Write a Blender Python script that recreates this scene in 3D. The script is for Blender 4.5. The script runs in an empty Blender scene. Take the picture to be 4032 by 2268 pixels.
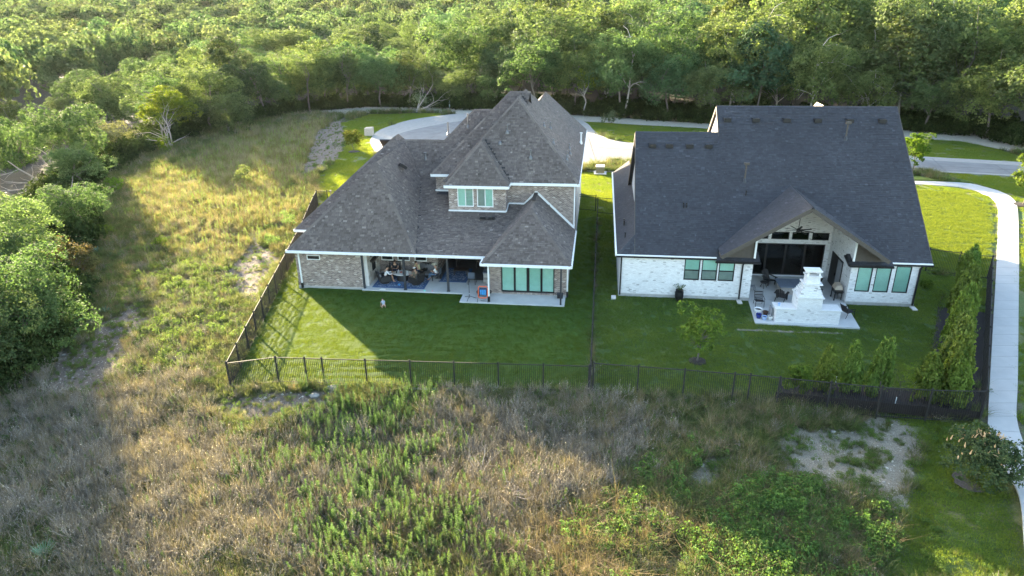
import bpy, bmesh, math, random
import numpy as np
from mathutils import Vector, Matrix, noise, geometry
PI = math.pi
rnd = random.Random(7)
nrng = np.random.default_rng(11)
scene = bpy.context.scene
COL = scene.collection

# ------------------------------------------------------------------ camera, light, exposure
CAM_H, FOC, HORIZON, ROLL = 19.5, 2688.0, 5.0, -0.75
_p = math.atan((1134 - HORIZON) / FOC); _r = math.radians(ROLL)
_fw = Vector((0, math.cos(_p), -math.sin(_p))); _rt = Vector((1, 0, 0)); _up = _rt.cross(_fw)
CR = math.cos(_r) * _rt + math.sin(_r) * _up
CU = -math.sin(_r) * _rt + math.cos(_r) * _up
CAMP = Vector((0, 0, CAM_H))
cam_data = bpy.data.cameras.new('camera'); cam_data.lens = 24.0; cam_data.sensor_width = 36.0
cam_data.clip_end = 4000; cam_data.clip_start = 0.5
cam = bpy.data.objects.new('camera', cam_data); COL.objects.link(cam); scene.camera = cam
cam.matrix_world = Matrix(((CR.x, CU.x, -_fw.x, 0), (CR.y, CU.y, -_fw.y, 0), (CR.z, CU.z, -_fw.z, CAM_H), (0, 0, 0, 1)))

SUN_EL, SUN_AZ = math.radians(11.5), math.radians(35.0)   # light travels towards +x, -y
sdir = Vector((math.sin(SUN_AZ) * math.cos(SUN_EL), -math.cos(SUN_AZ) * math.cos(SUN_EL), -math.sin(SUN_EL)))
world = bpy.data.worlds.new('World'); scene.world = world; world.use_nodes = True
wn = world.node_tree.nodes; wl = world.node_tree.links
bg = wn['Background']; sky = wn.new('ShaderNodeTexSky'); sky.sky_type = 'NISHITA'; sky.sun_disc = False
sky.sun_elevation = SUN_EL; sky.sun_rotation = -SUN_AZ
sky.air_density = 1.0; sky.dust_density = 1.5; sky.ozone_density = 1.0
wl.new(sky.outputs[0], bg.inputs[0]); bg.inputs[1].default_value = 0.105
sun_data = bpy.data.lights.new('sun', 'SUN'); sun_data.energy = 5.0; sun_data.angle = math.radians(0.6)
sun_data.color = (1.0, 0.82, 0.56)
sun = bpy.data.objects.new('sun', sun_data); COL.objects.link(sun)
sun.rotation_euler = (-sdir).to_track_quat('Z', 'Y').to_euler(); sun.location = (-60, 90, 60)
vs = scene.view_settings; vs.view_transform = 'Standard'; vs.look = 'None'; vs.gamma = 1.0
vs.use_curve_mapping = False; vs.exposure = 3.35
scene.render.engine = 'CYCLES'
scene.cycles.max_bounces = 6; scene.cycles.transparent_max_bounces = 8
scene.cycles.diffuse_bounces = 3; scene.cycles.glossy_bounces = 2; scene.cycles.transmission_bounces = 4

# ------------------------------------------------------------------ helpers
def sm(t):
    t = np.clip(t, 0, 1); return t * t * (3 - 2 * t)
def nz(x, y, s, k=0.0):
    return noise.noise(Vector((x * s + k, y * s - k, k * 1.7)))
def raydir(px, py):
    return _fw + CR * ((px - 2016) / FOC) + CU * ((1134 - py) / FOC)
def Gz(px, py, z):
    d = raydir(px, py); t = (z - CAM_H) / d.z; return (d.x * t, d.y * t)
def proj(x, y, z):
    q = Vector((x, y, z)) - CAMP; w = q.dot(_fw)
    return 2016 + FOC * q.dot(CR) / w, 1134 - FOC * q.dot(CU) / w
DS = 4032 / 2576.0
# edge of the wood, as ground points round the camera (azimuth -> range)
_tl = [(0, 1000), (110, 930), (205, 800), (225, 690), (200, 600), (150, 560), (140, 530), (240, 480), (330, 420), (400, 385), (450, 368), (560, 335),
       (640, 315), (760, 286), (900, 273), (1100, 276), (1500, 296), (1780, 315), (2280, 333), (2440, 345), (2576, 378)]
_ta = []
for a, b in _tl:
    X, Y = Gz(a * DS, b * DS, -0.3 if a < 600 else 0); _ta.append((math.degrees(math.atan2(X, Y)), math.hypot(X, Y)))
_ta.sort()
TA = np.array([a for a, _ in _ta]); TR = np.array([b for _, b in _ta])
def edge_range(az): return np.interp(az, TA, TR)
_az = np.arange(-75, 75, .5); _er = np.interp(_az, TA, TR)
_er = np.array([_er[max(0, i - 6):i + 7].max() for i in range(len(_er))])
_k = np.exp(-np.arange(-24, 25) ** 2 / 128.0); _er = np.convolve(np.pad(_er, 24, mode='edge'), _k / _k.sum(), 'valid')
def drop_range(az): return np.interp(az, _az, _er)
def H(x, y):
    """ground height, works on arrays"""
    x = np.asarray(x, float); y = np.asarray(y, float)
    xl = -15.6 - 0.127 * (y - 32.7)
    dl = xl - x
    h = -0.45 * sm((dl + 2.4) / 2.4) * sm((y - 26) / 4) * (1 - sm((y - 58) / 10))
    h = h - 0.35 * sm((31.2 - y) / 3.5) * (1 - sm((x - 19) / 4))
    fld = np.maximum(sm((30.8 - y) / 2) * (1 - sm((x - 19) / 4)), sm((dl - 0.6) / 2) * (1 - sm((y - 95) / 20)))
    h = h + fld * (0.10 * np.sin(x * 0.9 + 1.3 * np.sin(y * .37)) * np.sin(y * 0.8 + np.sin(x * .5)) + 0.05 * np.sin(x * 2.3 + y * 1.1) * np.sin(y * 2.1 - x * .7))
    az = np.degrees(np.arctan2(x, np.maximum(y, 0.01))); r = np.hypot(x, y)
    by = r - drop_range(az)
    D = 5.0 * (1 - sm((az + 22) / 26)) + 0.6
    h = h - D * sm((by - 1) / 30) * (r > 20)
    h = h + 16.0 * sm((r - 230) / 420) * (y > 0)
    return h
def P(px, py, dz=0.0):
    z = 0.0
    for _ in range(6):
        x, y = Gz(px, py, z + dz); z = float(H(x, y))
    return (x, y, z + dz)
def PD(dx, dy, dz=0.0): return P(dx * DS, dy * DS, dz)

def tag(o, label=None, cat=None, group=None, kind=None):
    if label: o['label'] = label
    if cat: o['category'] = cat
    if group: o['group'] = group
    if kind: o['kind'] = kind
    return o
def empty(name, loc, rz=0.0, label=None, cat=None, group=None, parent=None):
    o = bpy.data.objects.new(name, None); COL.objects.link(o); o.location = loc; o.rotation_euler = (0, 0, rz)
    o.empty_display_size = 0.2
    if parent: o.parent = parent
    return tag(o, label, cat, group)
def addobj(name, me, parent=None, loc=(0, 0, 0), rz=0.0):
    o = bpy.data.objects.new(name, me); COL.objects.link(o); o.location = loc; o.rotation_euler = (0, 0, rz)
    if parent: o.parent = parent
    return o
def np_mesh(name, V, F, mat=None, tone=None, k=4):
    """V (n,3), F (m,k) arrays -> mesh; tone = per face value"""
    V = np.asarray(V, np.float32).reshape(-1, 3); F = np.asarray(F, np.int32).reshape(-1, k)
    me = bpy.data.meshes.new(name); me.vertices.add(len(V)); me.vertices.foreach_set('co', V.ravel())
    me.loops.add(len(F) * k); me.loops.foreach_set('vertex_index', F.ravel())
    me.polygons.add(len(F)); me.polygons.foreach_set('loop_start', np.arange(0, len(F) * k, k, dtype=np.int32))
    me.update(calc_edges=True)
    if tone is not None:
        a = me.attributes.new('tone', 'FLOAT', 'FACE'); a.data.foreach_set('value', np.asarray(tone, np.float32))
    if mat: me.materials.append(mat)
    return me
class MB:
    def __init__(s): s.v = []; s.f = []; s.m = []; s.t = []
    def face(s, pts, m=0, tone=0.5):
        n = len(s.v); s.v.extend([tuple(p) for p in pts]); s.f.append(list(range(n, n + len(pts)))); s.m.append(m); s.t.append(tone)
    def hexa(s, p, m=0, tone=0.5, skip=()):
        n = len(s.v); s.v.extend([tuple(q) for q in p])
        for i, f in enumerate(((0, 3, 2, 1), (4, 5, 6, 7), (0, 1, 5, 4), (1, 2, 6, 5), (2, 3, 7, 6), (3, 0, 4, 7))):
            if i in skip: continue
            s.f.append([n + j for j in f]); s.m.append(m); s.t.append(tone)
    def box(s, a, b, m=0, tone=0.5, rz=0.0, piv=None, skip=()):
        x0, y0, z0 = a; x1, y1, z1 = b
        p = [(x0, y0, z0), (x1, y0, z0), (x1, y1, z0), (x0, y1, z0), (x0, y0, z1), (x1, y0, z1), (x1, y1, z1), (x0, y1, z1)]
        if rz:
            cx, cy = piv if piv else ((x0 + x1) / 2, (y0 + y1) / 2); c, q = math.cos(rz), math.sin(rz)
            p = [(cx + (x - cx) * c - (y - cy) * q, cy + (x - cx) * q + (y - cy) * c, z) for x, y, z in p]
        s.hexa(p, m, tone, skip)
    def beam(s, p0, p1, w, h, m=0, tone=0.5, up=(0, 0, 1)):
        p0 = Vector(p0); p1 = Vector(p1); d = (p1 - p0).normalized(); up = Vector(up)
        if abs(d.dot(up)) > 0.98: up = Vector((0, 1, 0))
        r = d.cross(up).normalized() * w / 2; u = r.cross(d).normalized() * h / 2
        s.hexa([p0 - r - u, p0 + r - u, p1 + r - u, p1 - r - u, p0 - r + u, p0 + r + u, p1 + r + u, p1 - r + u], m, tone)
    def tube(s, pts, rad, n=6, m=0, tone=0.5, cap=True):
        pts = [Vector(p) for p in pts]; R = rad if isinstance(rad, (list, tuple)) else [rad] * len(pts)
        base = len(s.v); a = None
        for i, p in enumerate(pts):
            d = (pts[min(i + 1, len(pts) - 1)] - pts[max(i - 1, 0)]).normalized()
            if a is None: a = d.orthogonal().normalized()
            a = (a - d * a.dot(d)); a = a.normalized() if a.length > 1e-6 else d.orthogonal().normalized()
            b = d.cross(a)
            for j in range(n):
                t = 2 * PI * j / n; s.v.append(tuple(p + (a * math.cos(t) + b * math.sin(t)) * R[i]))
        for i in range(len(pts) - 1):
            for j in range(n):
                q = base + i * n; s.f.append([q + j, q + (j + 1) % n, q + n + (j + 1) % n, q + n + j]); s.m.append(m); s.t.append(tone)
        if cap:
            s.f.append([base + j for j in reversed(range(n))]); s.m.append(m); s.t.append(tone)
            q = base + (len(pts) - 1) * n; s.f.append([q + j for j in range(n)]); s.m.append(m); s.t.append(tone)
    def lathe(s, prof, c=(0, 0, 0), n=14, m=0, tone=0.5):
        base = len(s.v)
        for r, z in prof:
            for j in range(n):
                t = 2 * PI * j / n; s.v.append((c[0] + r * math.cos(t), c[1] + r * math.sin(t), c[2] + z))
        for i in range(len(prof) - 1):
            for j in range(n):
                q = base + i * n; s.f.append([q + j, q + (j + 1) % n, q + n + (j + 1) % n, q + n + j]); s.m.append(m); s.t.append(tone)
        for e, rev in ((0, True), (len(prof) - 1, False)):
            if prof[e][0] > 1e-4:
                idx = [base + e * n + j for j in range(n)]
                s.f.append(idx[::-1] if rev else idx); s.m.append(m); s.t.append(tone)
    def ball(s, c, r, n=10, k=6, m=0, tone=0.5, sc=(1, 1, 1)):
        prof = [(max(1e-5, math.sin(PI * i / k)) * r, -math.cos(PI * i / k) * r) for i in range(k + 1)]
        b = len(s.v); s.lathe(prof, (0, 0, 0), n, m, tone)
        for i in range(b, len(s.v)):
            x, y, z = s.v[i]; s.v[i] = (c[0] + x * sc[0], c[1] + y * sc[1], c[2] + z * sc[2])
    def mesh(s, name, mats, smooth=False):
        me = bpy.data.meshes.new(name); me.from_pydata(s.v, [], s.f)
        if not isinstance(mats, (list, tuple)): mats = [mats]
        for m in mats: me.materials.append(m)
        if len(mats) > 1: me.polygons.foreach_set('material_index', s.m)
        a = me.attributes.new('tone', 'FLOAT', 'FACE'); a.data.foreach_set('value', s.t)
        if smooth: me.polygons.foreach_set('use_smooth', [True] * len(s.f))
        me.update(); return me
    def build(s, name, mats, parent=None, loc=(0, 0, 0), rz=0.0, smooth=False):
        return addobj(name, s.mesh(name, mats, smooth), parent, loc, rz)

# ------------------------------------------------------------------ materials
def newmat(name):
    m = bpy.data.materials.new(name); m.use_nodes = True
    return m, m.node_tree.nodes, m.node_tree.links, m.node_tree.nodes['Principled BSDF']
def mixc(n, l, fac, a, b, mode='MIX'):
    x = n.new('ShaderNodeMix'); x.data_type = 'RGBA'; x.blend_type = mode
    for s, v in ((x.inputs[0], fac), (x.inputs[6], a), (x.inputs[7], b)):
        if isinstance(v, (int, float)): s.default_value = v
        elif isinstance(v, (tuple, list)): s.default_value = (*v[:3], 1)
        else: l.new(v, s)
    return x.outputs[2]
def ramp(n, l, src, stops):
    r = n.new('ShaderNodeValToRGB'); l.new(src, r.inputs[0]); e = r.color_ramp.elements
    while len(e) < len(stops): e.new(0.5)
    for i, (p, c) in enumerate(stops):
        e[i].position = p; e[i].color = (*c, 1) if isinstance(c, (tuple, list)) else (c, c, c, 1)
    return r.outputs[0]
def tex(n, l, scale, detail=4, rough=0.6, coord='Object', dist=0.0, stretch=None):
    tc = n.new('ShaderNodeTexCoord'); t = n.new('ShaderNodeTexNoise'); t.inputs['Scale'].default_value = scale
    t.inputs['Detail'].default_value = detail; t.inputs['Roughness'].default_value = rough; t.inputs['Distortion'].default_value = dist
    if stretch:
        mp = n.new('ShaderNodeMapping'); mp.inputs['Scale'].default_value = stretch; l.new(tc.outputs[coord], mp.inputs[0]); l.new(mp.outputs[0], t.inputs[0])
    else: l.new(tc.outputs[coord], t.inputs[0])
    return t.outputs[0]
def attr(n, name, typ='GEOMETRY', out=2):
    a = n.new('ShaderNodeAttribute'); a.attribute_name = name; a.attribute_type = typ; return a.outputs[out]
def bump(n, l, b, h, dist=0.02, strength=0.6):
    x = n.new('ShaderNodeBump'); x.inputs['Distance'].default_value = dist; x.inputs['Strength'].default_value = strength
    l.new(h, x.inputs['Height']); l.new(x.outputs[0], b.inputs['Normal'])
def plain(name, c, rough=0.6, metal=0.0, var=0.12, scale=6.0):
    m, n, l, b = newmat(name); b.inputs['Roughness'].default_value = rough; b.inputs['Metallic'].default_value = metal
    t = tex(n, l, scale); d = tuple(v * (1 - var) for v in c); e = tuple(min(1, v * (1 + var)) for v in c)
    l.new(ramp(n, l, t, [(0.3, d), (0.7, e)]), b.inputs['Base Color']); return m
def toned(name, stops, rough=0.85, grain=30.0, gamt=0.25, big=None):
    """colour picked by the per-piece 'tone' value, with grain"""
    m, n, l, b = newmat(name); b.inputs['Roughness'].default_value = rough
    c = ramp(n, l, attr(n, 'tone'), stops)
    g = ramp(n, l, tex(n, l, grain, 3, .7), [(0.25, 1 - gamt), (0.75, 1 + gamt)])
    c = mixc(n, l, 1.0, c, g, 'MULTIPLY')
    if big:
        g2 = ramp(n, l, tex(n, l, big[0], 3, .6), [(0.3, 1 - big[1]), (0.7, 1 + big[1])]); c = mixc(n, l, 1.0, c, g2, 'MULTIPLY')
    l.new(c, b.inputs['Base Color']); return m
def leafmat(name, dark, lite, trans=0.35, inst=False, objvar=0.25, rough=0.75, tm=(1.4, 1.4, .65)):
    m, n, l, b = newmat(name); out = n['Material Output']
    b.inputs['Roughness'].default_value = rough; b.inputs['Specular IOR Level'].default_value = 0.12
    c = mixc(n, l, attr(n, 'tone'), dark, lite)
    if inst:
        a = n.new('ShaderNodeAttribute'); a.attribute_name = 'tint'; a.attribute_type = 'INSTANCER'
        c = mixc(n, l, 1.0, c, a.outputs[0], 'MULTIPLY')
    else:
        oi = n.new('ShaderNodeObjectInfo')
        c = mixc(n, l, 1.0, c, ramp(n, l, oi.outputs['Random'], [(0.0, (1 - objvar, 1 - objvar * .6, 1 - objvar)), (0.35, (1, .92, .9)), (0.65, (1.0 + objvar * .9, 1.08, 0.8)), (1.0, (.82, 1.02, 1.0 + objvar * .5))]), 'MULTIPLY')
    l.new(c, b.inputs['Base Color'])
    tr = n.new('ShaderNodeBsdfTranslucent'); mx = n.new('ShaderNodeMixShader'); mx.inputs[0].default_value = trans
    l.new(mixc(n, l, 1.0, c, tm, 'MULTIPLY'), tr.inputs[0])
    l.new(b.outputs[0], mx.inputs[1]); l.new(tr.outputs[0], mx.inputs[2]); l.new(mx.outputs[0], out.inputs[0]); return m
M = {}
M['white_trim'] = plain('white_trim', (.78, .78, .76), .45, var=.04)
M['black_metal'] = plain('black_metal', (.018, .018, .02), .45, .3)
M['fence_metal'] = plain('fence_metal', (.014, .013, .013), .75)
M['dark_post'] = plain('dark_post', (.035, .037, .045), .5)
M['concrete'] = plain('concrete', (.50, .50, .485), .85, var=.10, scale=1.2)
M['slab_edge'] = plain('slab_edge', (.36, .35, .33), .9, var=.15, scale=3)
M['teal'] = toned('teal_shade', [(0, (.30, .58, .50)), (1, (.46, .74, .65))], .5, 3, .06, (1.2, .05))
M['grey_shade'] = plain('grey_shade', (.26, .33, .32), .35, var=.15, scale=2)
M['wicker'] = plain('wicker', (.022, .02, .02), .6)
M['cushion'] = plain('cushion', (.16, .16, .17), .9)
M['darkwood'] = plain('darkwood', (.028, .022, .018), .6)
M['wood'] = plain('wood', (.22, .11, .055), .6)
M['brown_trim'] = plain('brown_trim', (.075, .062, .050), .7)
M['soffit'] = plain('soffit', (.045, .038, .032), .8)
M['limestone'] = plain('limestone', (.60, .56, .50), .85, var=.1, scale=4); M['rockm'] = plain('rock', (.26, .245, .22), .95, var=.35, scale=5)
M['cast_stone'] = plain('cast_stone', (.72, .70, .68), .8, var=.06)
M['grey_metal'] = plain('grey_metal', (.17, .17, .175), .4, .6)
M['tan_metal'] = plain('tan_metal', (.42, .34, .26), .6)
M['bluegrey'] = plain('blue_grey_top', (.13, .16, .21), .5)
M['grey_cloth'] = plain('grey_cloth', (.22, .225, .24), .9)
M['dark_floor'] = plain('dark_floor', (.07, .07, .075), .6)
M['interior'] = plain('dark_interior', (.012, .013, .016), .9)
M['skin'] = plain('skin', (.50, .29, .20), .5, var=.04)
def glass(name, c, ro=.05):
    m, n, l, b = newmat(name); out = n['Material Output']
    tr = n.new('ShaderNodeBsdfTransparent'); tr.inputs[0].default_value = (*c, 1); gl = n.new('ShaderNodeBsdfGlossy'); gl.inputs['Roughness'].default_value = ro
    fr = n.new('ShaderNodeFresnel'); fr.inputs[0].default_value = 1.45; mx = n.new('ShaderNodeMixShader')
    l.new(fr.outputs[0], mx.inputs[0]); l.new(tr.outputs[0], mx.inputs[1]); l.new(gl.outputs[0], mx.inputs[2]); l.new(mx.outputs[0], out.inputs[0]); return m
M['glass'] = glass('glass', (.97, .99, .985))
M['dark_glass'] = glass('dark_glass', (.55, .6, .6))
M['shingle1'] = toned('charcoal_brown_shingle', [(0, (.070, .054, .046)), (.45, (.122, .097, .083)), (.8, (.165, .134, .115)), (1, (.24, .20, .175))], .9, 60, .25, (.35, .12))
M['shingle2'] = toned('slate_blue_shingle', [(0, (.030, .030, .035)), (.5, (.042, .042, .049)), (.85, (.052, .053, .061)), (1, (.07, .072, .083))], .9, 60, .22, (.35, .12))
M['deck1'] = plain('roof_deck', (.035, .032, .032), .95)
M['brick1'] = toned('brown_brick', [(0, (.14, .105, .09)), (.35, (.21, .16, .138)), (.7, (.32, .255, .22)), (.9, (.44, .37, .32)), (1, (.56, .50, .44))], .9, 25, .25, (.5, .15))
M['mortar1'] = plain('pale_mortar', (.68, .62, .56), .95, var=.1)
M['brick2'] = toned('whitewashed_brick', [(0, (.36, .34, .33)), (.06, (.50, .48, .47)), (.25, (.66, .64, .63)), (1, (.78, .77, .76))], .85, 12, .1, (.5, .06))
M['mortar2'] = plain('white_mortar', (.66, .64, .62), .95, var=.06)
M['stone'] = toned('pale_stone', [(0, (.25, .22, .19)), (.5, (.38, .34, .30)), (1, (.52, .48, .43))], .9, 12, .15)

# ------------------------------------------------------------------ ground
FIELD_CAM = 1
def px_arrays(X, Y, Z):
    q = np.stack([X, Y, Z - CAM_H], -1); w = q @ np.array(_fw)
    w = np.where(w < .5, .5, w)
    return (2016 + FOC * (q @ np.array(CR)) / w) / DS, (1134 - FOC * (q @ np.array(CU)) / w) / DS
def inpoly(x, y, poly):
    r = np.zeros(np.shape(x), bool); n = len(poly)
    for i in range(n):
        x0, y0 = poly[i]; x1, y1 = poly[(i + 1) % n]
        if y0 == y1: continue
        c = ((y0 > y) != (y1 > y)) & (x < (x1 - x0) * (y - y0) / (y1 - y0) + x0); r ^= c
    return r
def W2(pts): return [PD(a, b)[:2] for a, b in pts]    # ground points of the layout
Z_GRAVEL = [W2([(1960, 1090), (2060, 1075), (2140, 1082), (2200, 1040), (2240, 1035), (2330, 1105), (2325, 1120), (2290, 1150), (2310, 1190), (2270, 1230), (2290, 1262), (2255, 1330), (2200, 1345), (2235, 1250), (2170, 1240), (2060, 1235), (1960, 1190)]),
            W2([(1725, 1185), (1840, 1135), (1870, 1150), (1800, 1230), (1730, 1230)]),
            W2([(0, 945), (120, 885), (165, 883), (170, 897), (110, 925), (0, 1000)])]
Z_MOW = [W2([(2215, 1030), (2520, 1075), (2560, 1130), (2600, 1300), (2650, 1449), (2200, 1500), (2270, 1300), (2300, 1200), (2335, 1120)]),
         W2([(930, 287), (1110, 284), (1110, 292), (985, 315), (935, 350), (945, 395), (1000, 440), (820, 500), (795, 470), (800, 440), (850, 400), (880, 350), (860, 310)]),
         W2([(1450, 300), (1780, 322), (2290, 345), (2440, 355), (2600, 400), (2600, 520), (2300, 420), (1780, 345), (1590, 365), (1490, 330)]),
         W2([(1400, 430), (2300, 440), (2560, 500), (2560, 620), (2290, 660), (1465, 560)]),
         W2([(820, 470), (1480, 480), (1480, 720), (735, 720), (740, 620)]),
         W2([(2540, 500), (2700, 560), (2700, 1300), (2590, 1180), (2555, 900)])]
Z_BARE = [W2([(640, 600), (700, 640), (640, 760), (600, 740), (570, 680)]), W2([(540, 1000), (840, 985), (820, 1030), (640, 1060), (540, 1040)]),
          W2([(150, 890), (260, 840), (330, 900), (230, 1000), (120, 990)]), W2([(800, 430), (850, 400), (890, 330), (870, 290), (800, 330), (770, 400), (760, 450)]),
          W2([(1640, 1420), (1700, 1370), (1740, 1400), (1720, 1449)]), W2([(230, 840), (330, 760), (380, 800), (280, 900)])]
def smoothmask(X, Y, polys, jit=0.0):
    m = np.zeros(X.shape)
    for p in polys: m = np.maximum(m, inpoly(X, Y, p).astype(float))
    return m
def blur(a, k=1):
    for _ in range(k):
        a = (a + np.roll(a, 1, 0) + np.roll(a, -1, 0) + np.roll(a, 1, 1) + np.roll(a, -1, 1)) / 5
    return a
def ground_grid(xs, ys, name, mat):
    X, Y = np.meshgrid(xs, ys); Z = H(X, Y) - 0.05
    V = np.stack([X, Y, Z], -1).reshape(-1, 3); nx, ny = len(xs), len(ys)
    I = np.arange(nx * ny).reshape(ny, nx)
    F = np.stack([I[:-1, :-1], I[:-1, 1:], I[1:, 1:], I[1:, :-1]], -1).reshape(-1, 4)
    me = np_mesh(name, V, F, mat)
    for nm, pol in (('gravel', Z_GRAVEL), ('mow', Z_MOW), ('bare', Z_BARE)):
        a = me.attributes.new(nm, 'FLOAT', 'POINT'); a.data.foreach_set('value', blur(smoothmask(X, Y, pol), 2).astype(np.float32).ravel())
    a = me.attributes.new('litter', 'FLOAT', 'POINT'); a.data.foreach_set('value', blur((np.hypot(X, Y) > edge_range(np.degrees(np.arctan2(X, np.maximum(Y, .01)))) + 1.5).astype(float), 2).astype(np.float32).ravel())
    me.polygons.foreach_set('use_smooth', [True] * len(me.polygons))
    return addobj(name, me)
m, n, l, b = newmat('field_ground'); b.inputs['Roughness'].default_value = 1.0
n1 = tex(n, l, 1.1, 6, .65); n2 = tex(n, l, 9, 5, .7); n3 = tex(n, l, .25, 3, .5)
soil = ramp(n, l, n2, [(.3, (.05, .04, .03)), (.5, (.11, .09, .065)), (.7, (.19, .16, .12))])
grs = ramp(n, l, n2, [(.3, (.035, .05, .018)), (.7, (.12, .13, .05))])
c = mixc(n, l, ramp(n, l, n1, [(.42, 0.0), (.6, 1.0)]), soil, grs)
def thr(a, src, w=.5):
    mm = n.new('ShaderNodeMath'); mm.operation = 'MULTIPLY_ADD'; l.new(src, mm.inputs[0]); mm.inputs[1].default_value = w; mm.inputs[2].default_value = -w / 2
    ad = n.new('ShaderNodeMath'); l.new(mm.outputs[0], ad.inputs[0]); l.new(attr(n, a), ad.inputs[1])
    return ramp(n, l, ad.outputs[0], [(.34, 0.0), (.66, 1.0)])
c = mixc(n, l, thr('bare', n1, 1.2), c, ramp(n, l, n2, [(.3, (.09, .07, .055)), (.7, (.21, .17, .135))]))
mow = mixc(n, l, ramp(n, l, n3, [(.35, 0.0), (.65, 1.0)]), ramp(n, l, n2, [(.3, (.045, .085, .018)), (.7, (.13, .20, .045))]), ramp(n, l, n2, [(.3, (.10, .11, .03)), (.7, (.22, .20, .08))]))
c = mixc(n, l, thr('mow', n1, .5), c, mow)
n4 = tex(n, l, 3.2, 6, .8)
c = mixc(n, l, thr('gravel', n4, 1.6), c, ramp(n, l, tex(n, l, 16, 5, .8), [(.3, (.13, .105, .075)), (.52, (.27, .235, .175)), (.75, (.46, .41, .32))]))
c = mixc(n, l, thr('litter', n1, .4), c, ramp(n, l, n2, [(.3, (.022, .020, .013)), (.7, (.060, .052, .034))]))
l.new(c, b.inputs['Base Color']); bump(n, l, b, tex(n, l, 7, 6, .75), .15, 1.0)
M['ground'] = m
xs = np.concatenate([np.arange(-900, -60, 30), np.arange(-60, 60, .4), np.arange(60, 930, 30)])
ys = np.concatenate([np.arange(-200, 12, 12), np.arange(12, 75, .4), np.arange(75, 150, 1.0), np.arange(150, 300, 10), np.arange(300, 1400, 50)])
tag(ground_grid(xs, ys, 'ground', M['ground']), kind='structure')

def poly_sheet(name, pts, z, mat, thick=0.0, parent=None):
    pts = [Vector((p[0], p[1], 0)) for p in pts]
    tris = geometry.tessellate_polygon([pts]); mb = MB()
    for t in tris:
        q = [pts[i] for i in t]
        if (q[1] - q[0]).cross(q[2] - q[0]).z < 0: q = q[::-1]
        mb.face([(p.x, p.y, z) for p in q])
    if thick:
        for i in range(len(pts)):
            a, b2 = pts[i], pts[(i + 1) % len(pts)]; mb.face([(a.x, a.y, z - thick), (b2.x, b2.y, z - thick), (b2.x, b2.y, z), (a.x, a.y, z)])
    return mb.build(name, mat, parent)
def smooth_line(pts, k=6):
    out = []; n_ = len(pts)
    for i in range(n_ - 1):
        p0, p1, p2, p3 = [np.array(pts[max(0, min(n_ - 1, j))][:2], float) for j in (i - 1, i, i + 1, i + 2)]
        for t in np.arange(0, 1, 1 / k):
            out.append(tuple(.5 * ((2 * p1) + (-p0 + p2) * t + (2 * p0 - 5 * p1 + 4 * p2 - p3) * t * t + (-p0 + 3 * p1 - 3 * p2 + p3) * t ** 3)))
    out.append(tuple(pts[-1][:2])); return out
def lawnmat(name, a, b_, c_, s=14.0, bd=.05, st=1.0, aniso=None, patch=(.35, .65)):
    m, n, l, b = newmat(name); b.inputs['Roughness'].default_value = .9; b.inputs['Specular IOR Level'].default_value = .15
    f = tex(n, l, s, 6, .75, stretch=aniso); g = tex(n, l, .35, 4, .6); g2 = tex(n, l, 2.2, 4, .7)
    c = mixc(n, l, ramp(n, l, f, [(.3, 0.0), (.7, 1.0)]), a, b_)
    c = mixc(n, l, ramp(n, l, g, [(patch[0], 0.0), (patch[1], 1.0)]), c, mixc(n, l, .5, c, c_))
    c = mixc(n, l, 1.0, c, ramp(n, l, g2, [(.3, .78), (.7, 1.2)]), 'MULTIPLY')
    l.new(c, b.inputs['Base Color']); bump(n, l, b, f, bd, st)
    return m
M['turf'] = lawnmat('artificial_turf', (.022, .055, .010), (.055, .105, .014), (.06, .095, .012), 22, .05, 1.0)
M['lawn'] = lawnmat('lawn_grass', (.028, .060, .014), (.070, .115, .026), (.10, .12, .035), 16, .06, 1.0)
M['lawn_sun'] = lawnmat('sunlit_sod_grass', (.045, .08, .014), (.11, .155, .028), (.12, .15, .04), 9, .10, 1.0)  # lighter copy of the lawn grass, with sunlight put into its colour
M['asphalt'] = plain('pale_road_concrete', (.165, .165, .165), .9, var=.18, scale=.6)
M['curb'] = plain('curb_concrete', (.28, .27, .25), .9, var=.12, scale=1.5)
M['walk'] = plain('walk_concrete', (.40, .39, .375), .9, var=.07, scale=1.0)
M['trail'] = plain('crushed_stone_trail', (.36, .33, .27), .95, var=.2, scale=2.5)
M['bare_soil'] = plain('bare_soil', (.17, .155, .11), .95, var=.35, scale=6)
M['mulch'] = plain('black_mulch', (.018, .014, .013), 1.0, var=.5, scale=25)

# road with cul-de-sac: outer concrete apron, inner paving
ap = smooth_line([PD(*p) for p in [(2640, 450), (2450, 438), (2150, 424), (1950, 416), (1790, 411), (1590, 405), (1480, 414), (1420, 430), (1300, 440), (1150, 440), (1050, 430), (1010, 418), (975, 404), (948, 386), (934, 366), (932, 352), (950, 331), (980, 318), (1030, 303), (1110, 291), (1200, 284), (1300, 282), (1400, 286), (1470, 307), (1495, 330), (1525, 347), (1570, 358), (1640, 362), (1790, 366), (2000, 376), (2150, 384), (2340, 396), (2450, 402), (2640, 413)]], 4)
inn = smooth_line([PD(*p) for p in [(2640, 446), (2450, 436), (2150, 421), (1950, 413), (1790, 408), (1590, 402), (1478, 410), (1415, 424), (1300, 432), (1150, 431), (1060, 420), (1020, 405), (990, 392), (972, 378), (971, 366), (990, 345), (1025, 331), (1100, 315), (1180, 303), (1300, 297), (1395, 300), (1445, 318), (1475, 345), (1510, 362), (1560, 371), (1640, 374), (1790, 377), (2000, 386), (2150, 394), (2340, 405), (2450, 411), (2640, 423)]], 4)
tag(poly_sheet('pavement', ap, 0.07, M['curb'], .15), kind='structure')
tag(poly_sheet('road', inn, 0.078, M['asphalt']), kind='structure')
rj = MB()   # joints in the road
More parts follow.
